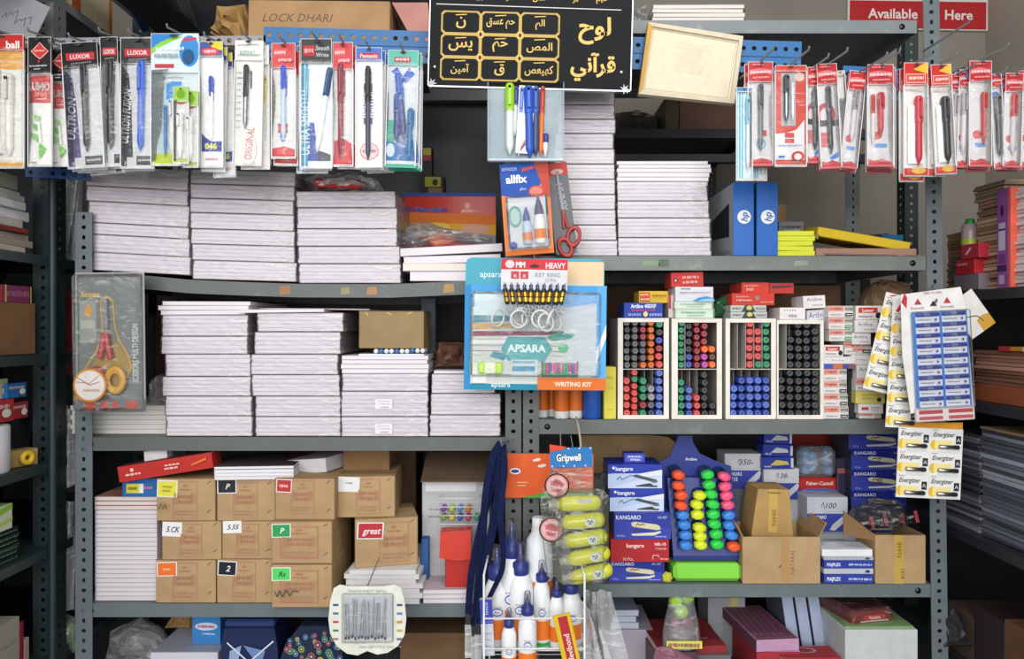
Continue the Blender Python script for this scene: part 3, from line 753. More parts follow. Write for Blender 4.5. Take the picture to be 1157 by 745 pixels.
printed('box', 'blue box with a yellow label under the leaning red box', 'box', (138, 549, 177, 570), .01, .1, '#2b66a8', [('r', .12, .2, .5, .7, '#d9d240'), ('r', .50, .2, .62, .7, '#e9e9e4')] + fx(.16, .45, .44, .2, '#6a6a20') + fx(.66, .5, .92, .2, '#c78a9c'), z=tL1, hz=.040)
# small carton on the middle shelf and the row of white caps below it
k = K(.01)
z = tM3
mb = MB().box(-.066, 0, 0, .074, .06, .0035, ('#dfe6ea', 'card')); r = thing('marker_pack', 'flat open pack of white capped sticks under the brown carton', 'pack', (PX(440), .0, z)); mb.build('tray', r)
for i in range(10):
    MB().lathe([(.0, -.003), (.0045, -.002), (.0052, .002), (.005, .05)], (0, 0, 0), (0, 1, 0), ('#e8ecef' if i % 3 != 1 else '#4a7ac0', 'plastic'), 10).build('stick', r, (-.03 + i * .0112, .004, .0092 + (.001 if i > 6 else 0)))
k = K(.0)
r = thing('carton', 'plain brown carton standing on the pack of white capped sticks', 'carton', (PX(441.5), .006, z + .0152), (0, .005, -.03))
w, h = 74 * k, 42 * k
MB().box(-w / 2, 0, 0, w / 2, .11, h, ('#9a8460', 'carton'), .0015).art(-w / 2, 0, w, h, 0, [('s', [(.10, .97), (.14, .9)], '#d7c27c', .006), ('s', [(.44, .97), (.5, .9)], '#d7c27c', .006), ('s', [(.75, .93), (.82, .99)], '#d7c27c', .006)]).build('body', r)
MB().box(-w / 2, 0, h, w / 2, .11, h + .0012, ('#86714f', 'carton')).build('lid_flap', r)
# things in the dark between shelves
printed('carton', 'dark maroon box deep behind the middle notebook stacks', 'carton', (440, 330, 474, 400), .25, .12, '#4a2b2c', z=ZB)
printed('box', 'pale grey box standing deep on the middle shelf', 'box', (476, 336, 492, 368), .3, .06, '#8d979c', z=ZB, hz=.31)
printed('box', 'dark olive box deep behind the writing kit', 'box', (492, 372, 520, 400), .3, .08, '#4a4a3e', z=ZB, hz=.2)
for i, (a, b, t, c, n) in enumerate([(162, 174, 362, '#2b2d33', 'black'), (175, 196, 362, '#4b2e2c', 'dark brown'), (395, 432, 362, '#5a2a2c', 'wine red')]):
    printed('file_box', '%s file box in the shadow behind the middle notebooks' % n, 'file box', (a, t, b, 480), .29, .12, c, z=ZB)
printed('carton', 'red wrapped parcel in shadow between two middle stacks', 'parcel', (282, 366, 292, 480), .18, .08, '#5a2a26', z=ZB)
crumple('plastic_bundle', 'bundle of clear film sheets stuffed beside the middle notebooks', 'plastic sheets', [(160, 455), (163, 398), (172, 392), (182, 410), (186, 455)], .1, .08, clear('haze'), z=ZB)
# right end of the lower shelf
k = K(.09)
r = thing('carton', 'open brown carton of white papers behind the navy lanyards', 'carton', (PX(515, .09), .09, ZC), (0, 0, 0))
w, h = 76 * k, 128 * k
mb = MB().box(-w / 2, 0, 0, w / 2, .2, h, ('#b9babd', 'paper'), .001)
mb.art(-w / 2, 0, w, h, 0, [('r', .05, .86, .8, .94, '#d9d9dc')] + fx(.1, .7, .5, .02, '#8a8c94', 1) + fx(.1, .64, .45, .02, '#8a8c94', 2)); mb.build('body', r)
mb = MB(); mb.box(-w / 2, -.03, 0, w / 2, .1, .003, ('#6d5a48', 'carton')); mb.build('lid_flap', r, (0, 0, h + .001), (.35, 0, 0))
z = ZC
for i in range(3):
    z = loose(478, 536, z, 5 * K(), 'white paper pad, %s of three under the red file' % up(i, 3), -.002, .16, 0, rnd.uniform(-.03, .03), cover='#c9b9c0', page='#dcdadd', group='paper pads under the red file', name='paper_pad', cat='paper pad')
k = K(.0)
r = thing('file_folder', 'glossy red file folder standing on white paper pads', 'file folder', (PX(514), .012, z))
w, h = 36 * k, 66 * k
MB().box(-w / 2 + .012, 0, 0, w / 2, .03, h * .6, ('#b8332d', 'gloss'), .002).build('body', r)
MB().prism([(-w / 2, h * .52), (-w / 2 + .002, h * .97), (w / 2, h), (w / 2, h * .5), (w * .1, h * .47)], -.006, .03, ('#cf4438', 'gloss')).build('cover_flap', r)
r = thing('pen_basket', 'white wire basket packed with bright coloured pens above the red file', 'basket', (PX(518, .03), .055, z + h + .0005))
w, h2 = 46 * k, 30 * k
for i in range(9):
    c = ['#7aa83a', '#d8c832', '#3a6ab8', '#c84a68', '#3aa88a', '#8a4ab0', '#b8d040', '#4a90c8', '#d87a30'][i]
    MB().lathe([(.002, 0), (.006, .003), (.006, .02), (.005, .08)], (0, 0, 0), (0, 1, 0), (c, 'plastic'), 8).build('pen', r, (-w / 2 + .008 + (i % 5) * .0185, 0, .012 + (i // 5) * .02))
for i in range(4):
    zz = .001 + i * h2 / 3
    MB().tube([(-w / 2, .0, zz), (-w / 2, -.006, zz), (w / 2, -.006, zz), (w / 2, .08, zz), (-w / 2, .08, zz), (-w / 2, .0, zz)], .0011, ('#dfe2e4', 'plastic'), 6).build('wire', r)
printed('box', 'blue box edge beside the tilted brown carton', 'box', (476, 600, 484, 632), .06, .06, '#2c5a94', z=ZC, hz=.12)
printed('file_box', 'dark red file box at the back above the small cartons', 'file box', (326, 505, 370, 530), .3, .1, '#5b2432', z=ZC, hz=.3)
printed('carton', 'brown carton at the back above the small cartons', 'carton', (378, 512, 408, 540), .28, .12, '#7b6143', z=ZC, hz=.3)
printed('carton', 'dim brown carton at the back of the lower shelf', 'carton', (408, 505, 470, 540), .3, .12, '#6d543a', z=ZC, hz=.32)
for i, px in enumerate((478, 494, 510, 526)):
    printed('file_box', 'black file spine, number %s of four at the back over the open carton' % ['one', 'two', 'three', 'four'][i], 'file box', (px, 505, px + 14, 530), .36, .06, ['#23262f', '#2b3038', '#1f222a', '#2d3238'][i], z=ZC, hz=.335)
# ================================================================== bottom shelf, left rack
printed('box', 'blue pen box with a pink oval mark on the bottom shelf', 'box', (217, 703, 249, 737), .10, .06, '#3b84c8', [('e', .5, .6, .4, .13, '#d3e2f2')] + fx(.2, .6, .82, .1, '#c85878', 1, .07) + fx(.4, .38, .85, .07, '#d7e6f4', 2), z=.7805)
o = MB().box(-.075, 0, 0, .075, .16, .780 - ZD, pages('#cfd0da'), .001, {'+z': ('#b9bccb', 'paper')}).build('paper_stack', None, (PX(208, .06), .06, ZD)); tag(o, 'stack of white paper beneath the blue pen box', 'paper stack')
crumple('paper_bag', 'kraft paper bag with a navy band on the bottom shelf', 'paper bag', [(182, 742), (196, 716), (212, 706), (216, 742)], .17, .05, mat('#a07c50', 'carton'), z=.781)
r = thing('pouch', 'navy pouch with pale patterned print beside the blue pen box', 'pouch', (PX(280, .02), .03, .0))
r.location.z = ZD
mb = MB(); w = 62 * K(.02)
mb.ring([[(-w / 2 * s_ + random.Random(i * 9 + j).uniform(-.002, .002) + w / 2 * s_ * 2 * (j in (1, 2)), .12 * (j in (2, 3)) - .0, zz) for j in range(4)] for i, (zz, s_) in enumerate([(0, 1), (.04, 1.04), (.08, 1.03), (.108, .98), (.12, .9)])], ('#1d2950', 'gloss'), False)
mb.art(-w / 2, 0, w, .10, -.003, [('p', [(.1, .3), (.3, .6), (.36, .9), (.15, .8)], '#8fa0c4'), ('p', [(.4, .9), (.7, .5), (.8, .8)], '#6c82b4'), ('p', [(.5, .1), (.9, .2), (.7, .4)], '#b9c4dc'), ('p', [(.05, .05), (.3, .1), (.2, .25)], '#c3cbe0'), ('e', .55, .45, .06, .07, '#d6dcea'), ('s', [(.1, .95), (.5, .6), (.95, .98)], '#cfd6e6', .012)])
mb.build('body', r); MB().box(-w * .46, .0, .12, w * .46, .115, .135, ('#2b3a66', 'gloss'), .004).build('zip_top', r); r.scale = (1, 1, 1.22)
mb = MB(); col = ['#4a78a8', '#8a9a3a', '#b8a840', '#5a8a6a', '#9a4a5a', '#3a5a8a']
w = 76 * K(.03)
mb.ring([[(-w / 2 * s_, 0, zz), (w / 2, 0, zz), (w / 2, .14, zz), (-w / 2 * s_, .14, zz)] for zz, s_ in [(0, 1), (.05, .95), (.1, .7), (.135, .25)]], ('#27334a', 'cloth'), False)
ops = []
rr = random.Random(4)
for i in range(70):
    v = rr.uniform(.02, .93); u = rr.uniform(.03 + .38 * max(0, v - .3), .97); s_ = rr.uniform(.03, .06)
    c = rr.choice(col); ops += [('e', u, v, s_, s_ * 1.1, c), ('e', u, v, s_ * .55, s_ * .6, '#232c44'), ('e', u, v, s_ * .28, s_ * .3, '#c9c8b8')]
mb.art(-w / 2, 0, w, .135, -.0005, ops, dy=.00001)
fb_ = mb.build('fabric_bag', None, (PX(349, .03), .03, ZD)); fb_.scale = (1, 1, 1.12)
tag(fb_, 'dark bag covered in small colourful rings on the bottom shelf', 'bag')
printed('carton', 'plain brown carton on the bottom shelf below the papers', 'carton', (452, 716, 528, 760), .05, .2, '#6d543c', z=ZD, hz=PZ(716, .05) - ZD, kind='carton')
crumple('plastic_bag', 'dusty clear film heap at the dark end of the bottom shelf', 'plastic bag', [(108, 765), (112, 730), (140, 720), (170, 735), (180, 765)], .15, .12, clear('haze'), z=ZD)
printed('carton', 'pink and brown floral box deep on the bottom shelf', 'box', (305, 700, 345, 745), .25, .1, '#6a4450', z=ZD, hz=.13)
# ================================================================== second rack, upper shelf
k = K(.0)
# two blue ink boxes
def ink_logo(mb, cx, cz, r, y):
    n = 24
    mb.add([(cx + r * math.cos(2 * PI * i / n), y, cz + r * math.sin(2 * PI * i / n)) for i in range(n)], [tuple(range(n))], ('#f2f4f6', 'ink'))
    mb.text('hp', cx, cz, r * .95, ('#2a64b4', 'ink'), y - .0002, rot=PI / 2, bold=.02, shear=.25)
for i, (a, b, wht) in enumerate([(828.5, 852, True), (855, 879, False)]):
    w, h = (b - a) * k, 82.5 * k
    r = thing('ink_box', ['blue fronted ink box with a pale side, beside the white notebooks', 'blue ink box beside the yellow pads'][i], 'ink box', (PX((a + b) / 2), .0, ZR1), (0, 0, 0))
    mb = MB(); side = ('#b8bcc2', 'gloss') if wht else ('#2c62a8', 'gloss')
    mb.box(-w / 2, 0, 0, w / 2, .2, h, ('#2f6cc0', 'gloss'), .001, {'-x': side, '+y': side})
    ink_logo(mb, .001, h * .53, w * .33, -.0004)
    if wht:
        mb.add([(-w / 2 - .0004, y_, z_) for y_, z_ in ((.03, h * .28), (.17, h * .34), (.17, h * .62), (.03, h * .75))], [(0, 1, 2, 3)], ('#2a2d33', 'gloss'))
        mb.add([(-w / 2 - .0004, y_, z_) for y_, z_ in ((.02, h * .04), (.13, h * .06), (.13, h * .12), (.02, h * .10))], [(0, 1, 2, 3)], ('#8f9499', 'ink'))
    mb.build('box_body', r)
    MB().box(-w / 2 + .001, .002, h, w / 2 - .001, .19, h + .0012, ('#3b7ad0', 'gloss')).build('lid_flap', r)
# yellow pads
z = ZR1
for i in range(5):
    hh = 5.4 * k
    z = loose(873 + (i % 2), 921 - (i % 3), z, hh, 'fluorescent yellow pad, %s of five beside the blue ink boxes' % up(i, 5), .006, .2, rnd.uniform(-.01, .02), rnd.uniform(-.03, .03), cover='#d8e020', page='#e3e84a', group='yellow pads', name='sticky_pad', cat='pad')
tY = z
def sheetpack(name, label, cat, x0, x1, y, thick, roll, Y, dep, m, z, top=None, pitch=0.0, yaw=0):
    w = (x1 - x0) * K(Y)
    mb = MB().box(-w / 2, 0, 0, w / 2, dep, thick, m, .0015, {'+z': top, '-y': m} if top else None)
    o = mb.build(name, None, (PX((x0 + x1) / 2, Y), Y, z), (pitch, roll, yaw)); return tag(o, label, cat)
sheetpack('envelope_stack', 'pinkish brown envelopes lying flat beside the yellow pads', 'envelopes', 922, 1036, 0, .017, .004, .01, .2, ('#a6806c', 'paper'), ZR1, ('#8a7058', 'carton'))
sheetpack('plastic_sleeve', 'clear film sleeve edge hanging over the shelf below the envelopes', 'plastic sleeve', 934, 1040, 0, .003, .02, -.004, .12, clear('bag'), ZR1 - .0, None)
o = sheetpack('envelope_stack', 'stack of yellow envelopes sloping over the brown ones', 'envelopes', 922, 1028, 0, .020, .17, .02, .18, ('#d8b92c', 'paper'), ZR1 + .028, ('#c08a30', 'paper'), .10)
o = sheetpack('envelope_stack', 'olive green paper packet under the yellow envelopes', 'paper packet', 895, 925, 0, .012, .12, .015, .16, ('#83803c', 'paper'), ZR1 + .040, ('#9a9448', 'paper'), .12)
printed('box', 'grey patterned packet on top of the yellow pads', 'packet', (880, 246, 908, 262), .09, .05, '#77787c', fx(.1, .6, .9, .2, '#3e3f45', 2, .1) + fx(.2, .3, .8, .2, '#c8c8cc', 3, .1), z=tY, kind='gloss')
printed('box', 'small teal blue packet at the back of the upper shelf', 'packet', (997, 251, 1021, 266), .24, .05, '#1d6f96', [('t', 'L', .5, .5, .5, '#bfe0ea')], z=ZR1, hz=.075)
crumple('plastic_bag', 'black plastic bag heaped at the back of the upper shelf', 'plastic bag', [(976, 282), (978, 256), (990, 245), (1010, 243), (1022, 250), (1022, 282)], .27, .07, mat('#2a2c31', 'gloss'), z=ZR1)
printed('box', 'tan carton standing far back beside the ink boxes', 'carton', (874, 212, 888, 262), .3, .1, '#8a6f4c', z=ZR1, hz=.16, kind='carton')
printed('card_sheet', 'grey board standing behind the white notebooks', 'board', (800, 210, 812, 250), .3, .01, '#6d6f74', z=ZR1, hz=.15)
# things on the rear rack behind the wooden picture
z0 = PZ(149, DEP + .02)
printed('carton', 'pinkish cardboard carton behind the wooden frame', 'carton', (768, 116, 838, 149), DEP + .04, .2, '#b08a78', [('s', [(.1, .97), (.45, .9), (.9, .97)], '#6d5348', .006)], z=z0, kind='carton', hz=.10)
printed('carton', 'olive carton wedged behind the wooden frame', 'carton', (752, 116, 767, 149), DEP + .03, .2, '#8a8264', z=z0, kind='carton', hz=.10)
crumple('wrapped_parcel', 'grey film wrapped parcel behind the black plaque edge', 'parcel', [(698, 147), (698, 116), (722, 113), (748, 120), (750, 147)], DEP + .06, .12, mat('#77746c', 'gloss'), z=z0)
# papers on the very top shelf
z = ZR0
for i in range(5):
    z = loose(738 - (i % 2), 840 + (i % 3), z, 4.6 * k, 'white ruled pad, %s of five on the top shelf' % up(i, 5), .03, .22, 0, rnd.uniform(-.01, .01), cover='#b9aca4', page='#d8d6cf', group='pads on the top shelf')
crumple('plastic_bag', 'clear crinkled bag beside the pads on the top shelf', 'plastic bag', [(716, 22), (718, -5), (734, -8), (737, 22)], .03, .1, clear('haze'), z=ZR0)
printed('carton', 'brown carton behind the pads on the top shelf', 'carton', (742, -20, 842, 0), .27, .12, '#6a4a40', z=ZR0, hz=.14, kind='carton')
# top shelf things, notebook rack: kraft parcel and hand-lettered carton standing on a board behind the rail
zk = PZ(60, .04)
MBK = MB().box(PX(225, .02), .022, zk - .006, PX(470, .02), .30, zk, DARK); o = MBK.build('shelf', rackL)
mb = MB(); w, h = 160 * K(.04), 58 * K(.04)
mb.box(-w / 2, 0, 0, w / 2, .16, h, ('#ad8a63', 'carton'), .0015)
mb.art(-w / 2, 0, w, h, -.0001, [('t', 'LOCK DHARI', .35, .66, .16, '#6b5340', {'shear': .3, 'mw': .55})])
tag(mb.build('carton', None, (PX(360, .04), .04, zk + .003), (0, .01, 0)), 'brown carton with handwriting, standing behind the bright blue rail', 'carton')
crumple('wrapped_parcel', 'crinkled kraft paper parcel beside the hand lettered carton', 'parcel', [(228, 10), (236, -22), (272, -24), (282, 44), (260, 34)], .05, .14, mat('#a88452', 'carton'), z=zk)
mb = MB().prism([(-.03, .12), (.05, .12), (.06, .02), (.045, 0), (.02, .03)], 0, .08, ('#c08a80', 'carton'))
tag(mb.build('folded_card', None, (PX(458, .06), .06, zk)), 'pinkish folded cardboard beside the hand lettered carton', 'card')

# ================================================================== marker trays
def marker(c, ring=None, r=.0088):
    """whiteboard marker lying end-on, its cap towards the viewer"""
    mb = MB(); m = (c, 'plastic')
    mb.lathe([(.0015, .0012), (.0040, .0012), (.0044, -.0008), (.0060, -.0008), (.0079, .0015), (.0085, .006), (.0087, .036), (r, .038), (r, .042)], (0, 0, 0), (0, 1, 0), m, 14, caps=(True, False))
    mb.lathe([(.0042, -.0001), (.0056, -.0001)], (0, -.0009, 0), (0, 1, 0), (lighter(c), 'plastic'), 14, caps=(False, False)).lathe([(.0086, .042), (.0086, .11), (.006, .115)], (0, 0, 0), (0, 1, 0), ('#d9d9d6' if ring is None else ring, 'plastic'), 14, caps=(True, True))  # paler ring paints a highlight onto the cap end
    return mb
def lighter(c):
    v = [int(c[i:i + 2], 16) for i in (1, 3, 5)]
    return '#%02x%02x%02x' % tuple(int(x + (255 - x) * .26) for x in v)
_mk = {}
MC = {'k': '#2b2d31', 'g': '#55585b', 'G': '#2a845a', 'b': '#3246a0', 'B': '#5066b8', 'r': '#cc4a46', 'R': '#8c3038', 'o': '#c8642a', 'O': '#ee6c22', 's': '#8d9093', 'm': '#b548a0', 'n': '#5a3a2a', 'N': '#22335e', 'w': '#4a66c0'}
CN = {'k': 'black', 'g': 'charcoal', 'G': 'green', 'b': 'blue', 'B': 'light blue', 'r': 'red', 'R': 'dark red', 'o': 'brown orange', 'O': 'bright orange', 's': 'silver grey', 'm': 'magenta', 'n': 'brown', 'N': 'navy', 'w': 'sky blue'}
COLN = ['first', 'second', 'third', 'fourth', 'fifth', 'sixth']
TN = ['first', 'second', 'third', 'fourth']
def tray(i, ox0, ox1, oy0, oy1, ix0, ix1, Y, top, bot, mid, cols=5):
    """cardboard marker stand: outer and inner pixel edges, rows of markers per column for the upper and lower cell"""
    k = K(Y); w, h = (ox1 - ox0) * k, (oy1 - oy0) * k
    z0 = ZR2; cx = PX((ox0 + ox1) / 2, Y)
    r = thing('marker_tray', ['white cardboard marker stand beside the yellow box', 'white marker stand under the white and green boxes', 'white marker stand holding red, green and blue markers', 'white marker stand filled with black markers'][i], 'marker stand', (cx, Y, z0), (0, 0, 0), None)
    m = ('#e6e0d6', 'card'); t = (ix0 - ox0) * k; t2 = (ox1 - ix1) * k; tb = .009
    dep = .135
    mb = MB()
    mb.box(-w / 2, 0, 0, -w / 2 + t, .003, h, m, .0008); mb.box(w / 2 - t2, 0, 0, w / 2, .003, h, m, .0008)
    mb.box(-w / 2 + t, 0, 0, w / 2 - t2, .003, tb, m, .0005); mb.box(-w / 2 + t, 0, h - tb, w / 2 - t2, .003, h, m, .0005)
    mb.build('front_frame', r)
    mb = MB()
    mb.box(-w / 2, .003, 0, -w / 2 + .0012, dep, h, ('#c3beb6', 'card')); mb.box(w / 2 - .0012, .003, 0, w / 2, dep, h, ('#c3beb6', 'card'))
    mb.box(-w / 2, dep, 0, w / 2, dep + .001, h, ('#b5b0a8', 'card')); mb.box(-w / 2 + .0012, .003, 0, w / 2 - .0012, dep, .0012, ('#c3beb6', 'card')); mb.box(-w / 2 + .0012, .003, h - .0012, w / 2 - .0012, dep, h, ('#c3beb6', 'card'))
    mb.build('shell', r)
    iw = w - t - t2; cw = iw / cols; x0 = -w / 2 + t
    zm = mid  # fraction height of the divider
    zmid = PZ(mid, Y) - z0
    MB().box(x0, .002, zmid - .0007, x0 + iw, dep, zmid + .0007, ('#cfcac2', 'card')).build('cell_floor', r)
    for j in range(1, cols):
        MB().box(x0 + j * cw - .0004, .034, .0012, x0 + j * cw + .0004, dep, zmid - .0008, ('#b9b5ae', 'card')).build('divider', r)
        MB().box(x0 + j * cw - .0004, .034 if i in (0, 1, 3) and j > 1 or i == 0 else .006, zmid + .0008, x0 + j * cw + .0004, dep, h - .0013, ('#b9b5ae', 'card')).build('divider', r)
    for cell, colsdef in (('upper', top), ('lower', bot)):
        zb = (zmid + .0007) if cell == 'upper' else tb * .35
        zt = (h - tb * .4) if cell == 'upper' else zmid - .0007
        for j, s in enumerate(colsdef):
            n = len(s)
            if not n: continue
            pitch = min(cw * .99, (zt - zb) / max(n, 1))
            rad = min(cw / 2 - .0004, max(pitch / 2, cw * .43))
            for q, c in enumerate(reversed(s)):   # strings run from the top down
                if c == '.': continue
                ring = {'s': '#8d9093'}.get(c)
                key = (c, ring)
                if key not in _mk:
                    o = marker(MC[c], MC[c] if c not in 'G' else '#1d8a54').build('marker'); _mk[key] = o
                else:
                    o = _mk[key].copy(); COL.objects.link(o)
                sc = min(1.06, rad / .0088)
                o.scale = (sc, 1, sc)
                o.location = (cx + x0 + (j + .5) * cw + rnd.uniform(-.0006, .0006), Y + .0015 + rnd.uniform(-.0, .006), z0 + zb + .0006 + pitch * (q + .5))
                o.rotation_euler = (rnd.uniform(-.02, .03), 0, rnd.uniform(-.015, .015))
                o['label'] = '%s marker, column %s of the %s cell, %s up, in the %s marker stand' % (CN[c], ['one', 'two', 'three', 'four', 'five'][j], cell, ['lowest', 'second', 'third', 'fourth', 'fifth', 'sixth', 'seventh', 'eighth'][q], TN[i])
                o['category'] = 'marker'; o['group'] = 'markers in the %s stand' % TN[i]
    return z0 + h
T1 = tray(0, 698, 756, 359.5, 474, 704, 750, .0, ['gkgkggg', 'ggggggg', 'gRRgggo', 'ooooooo', 'GkbRrr'], ['rrrrr', 'rGrrrrr', 'GGGRG', 'ssgN', 'BBBBBB'], 417.5)
T2 = tray(1, 759, 816, 361, 475, 766, 810, .0, ['GGGGGGG', 'kkkkbb', 'RRRRRRR', 'RRROmm', 'OnO'], ['GGGGG', 'BBBb', 'rrr', 'kkkkkk', 'kk'], 417.5)
T3 = tray(2, 820, 877, 361, 475, 825, 871.5, .0, ['', '', 'rrrrrr', 'rrrrG', 'GGGGGG'], ['wwww', 'bbbbb', 'BBBwB', 'wBBbb', 'bBbBb'], 417.5)
T4 = tray(3, 878, 931, 362, 474.5, 880, 927, .0, ['', 'kkkk', 'kkkkkk', 'kkkkkk', 'kkkkk'], ['kkkkk', 'kkkkkk', 'kkkkkk', 'kkkkkk', 'kkkkkk'], 417.5)
# ------------------------------------------------------------------ boxes on top of the stands
t = printed('marker_box', 'blue pen box on the first marker stand', 'box', (705, 342, 749, 359), .0, .08, '#2d47a0', [('t', 'Artline 400XF', .5, .78, .26, '#eef0f8', {'bold': .02, 'mw': .65})] + fx(.2, .5, .8, .14, '#c0506a') + fx(.1, .2, .42, .2, '#9db0e8') + [('e', .54, .24, .06, .18, '#e0c88a')] + fx(.64, .2, .95, .22, '#9db0e8', 6), z=T1)
printed('marker_box', 'yellow and red pencil box behind the blue pen box', 'box', (722, 329.5, 755, 343), .03, .07, '#d8b436', [('r', .03, .1, .38, .9, '#cc5234')] + fx(.06, .7, .34, .2, '#f4dcb0') + fx(.06, .3, .34, .2, '#f4dcb0', 2) + fx(.45, .62, .92, .22, '#a0602c', 3, .08), z=t - .0, hz=.026)
printed('marker_box', 'narrow red and white box standing beside the yellow pencil box', 'box', (755.5, 335, 761, 360), .02, .06, '#d9c9c4', [('r', 0, .4, .5, 1, '#b03a3a')], z=T1, hz=.05)
for i, (hh, c) in enumerate([(10.5, '#cfe0cc'), (8, '#d6e2d2')]):
    T2 = printed('refill_box', 'pale green and white refill box, %s of two on the second stand' % ['lower', 'upper'][i], 'box', (763 - i, 0, 806 - i * 1, hh), -.0, .09, c, fx(.15, .62, .8, .18, '#5a9a72', i) + fx(.3, .3, .75, .16, '#8ab49a', i) + frame(0, 0, 1, 1, .01, '#b8cbb8', 4), z=T2)
t = printed('marker_box', 'white box with a blue wave on the green and white boxes', 'box', (763, 325.5, 806, 342), .0, .08, '#d5d8de', fx(.15, .86, .4, .12, '#5a6070') + fx(.12, .6, .9, .1, '#a8687a', 1) + [('p', [(.42, .0), (.6, .25), (.8, .34), (1, .2), (1, 0)], '#3a8acc'), ('p', [(.55, .0), (.7, .14), (.9, .2), (1, .1), (1, 0)], '#8ec2e4')], z=T2)
printed('marker_box', 'bright red box topmost over the second marker stand', 'box', (758.5, 307.5, 795, 324), .01, .07, '#c23c3a', [('e', .14, .45, .07, .18, '#7a2426'), ('e', .14, .45, .035, .09, '#d8b0a0')] + fx(.35, .65, .85, .22, '#e8a8a0', 1, .09) + fx(.35, .3, .8, .22, '#e8b8b0', 2, .09), z=t, rot=(0, -.03, 0))
for i in range(2):
    T3 = printed('refill_box', 'silver and green packet, %s of two on the third stand' % ['lower', 'upper'][i], 'box', (825.5, 0, 867 - i, 7.2), .0, .08, '#b8bcb8', [('p', [(.3, 0), (.7, 0), (.6, 1), (.4, 1)], '#3c4440'), ('e', .52, .6, .08, .35, '#c8c070')] + fx(.05, .5, .3, .3, '#6a706a', 1) + fx(.7, .5, .95, .3, '#6a706a', 2), z=T3, kind='gloss')
t = printed('marker_box', 'red box with a grey seal on the silver packets', 'box', (827, 332.5, 875, 346), .01, .09, '#c83f34', [('e', .6, .6, .05, .2, '#8a8078')] + fx(.1, .7, .4, .16, '#e8a090', 1) + fx(.1, .4, .45, .2, '#eab0a0', 2) + fx(.65, .25, .95, .14, '#e8a090', 3), z=T3)
printed('marker_box', 'orange red box lying at the back over the third stand', 'box', (838, 320.5, 869, 333), .03, .09, '#cf4334', fx(.1, .7, .6, .2, '#e8a090') + fx(.15, .35, .4, .3, '#e8b0a0', 2), z=t, hz=.024)
printed('marker_box', 'red box with dark pens pictured beside the orange red one', 'box', (869.5, 321, 897, 333), .032, .09, '#b93c34', [('p', [(.1, .45), (.95, .6), (.9, .75), (.1, .7)], '#5a3444')], z=t, hz=.023)
crumple('pen_bag', 'film bag of dark pens behind the silver packets', 'pen bag', [(806, 357), (808, 338), (822, 330), (836, 338), (826, 357)], .04, .06, mat('#2f5a3c', 'gloss'), z=ZR2 + .218)
SK = fx(.15, .72, .75, .1, '#5a4a4a', 2)
DOT = lambda v, u0=.2, n=5, c='#3a3030': [('e', u0 + i * .1, v, .022, .05, c) for i in range(n)]
t4 = printed('refill_box', 'upside down white refill box on the fourth stand', 'box', (881, 347.5, 910, 361), -.0, .07, '#e2dcda', DOT(.78) + [('t', 'Artline', .5, .28, .3, '#3a4a94', {'rot': PI, 'mw': .7})], z=T4)
t = printed('refill_box', 'white refill box lying against the upside down one', 'box', (912, 344.5, 936, 353), .03, .07, '#d9d6d8', [('t', 'Artline', .5, .5, .55, '#3a4a94', {'mw': .8})], z=T4 + .0, hz=.022, rot=(0, -.08, 0))
printed('refill_box', 'white refill box with five dots, topmost over the fourth stand', 'box', (908, 332, 933, 346.5), .02, .07, '#e0dada', [('t', 'Artline', .5, .72, .3, '#4a5490', {'mw': .8})] + DOT(.25, .42), z=t + .002, rot=(0, -.05, 0))
# ------------------------------------------------------------------ brown carton at the back of the marker shelf
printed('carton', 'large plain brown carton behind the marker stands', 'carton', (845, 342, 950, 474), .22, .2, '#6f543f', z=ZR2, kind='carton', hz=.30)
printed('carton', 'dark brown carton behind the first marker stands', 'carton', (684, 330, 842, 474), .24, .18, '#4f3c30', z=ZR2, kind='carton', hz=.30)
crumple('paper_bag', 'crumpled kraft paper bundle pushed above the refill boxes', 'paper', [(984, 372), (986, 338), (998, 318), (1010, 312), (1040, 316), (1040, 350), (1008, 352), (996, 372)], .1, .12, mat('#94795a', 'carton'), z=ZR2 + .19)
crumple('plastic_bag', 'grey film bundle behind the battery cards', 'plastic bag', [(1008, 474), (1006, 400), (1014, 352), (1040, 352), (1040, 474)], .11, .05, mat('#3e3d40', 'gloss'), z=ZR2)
printed('carton', 'tall dark box at the back behind the refill boxes', 'carton', (955, 360, 1010, 474), .18, .1, '#4c382a', z=ZR2, hz=.2, kind='carton')
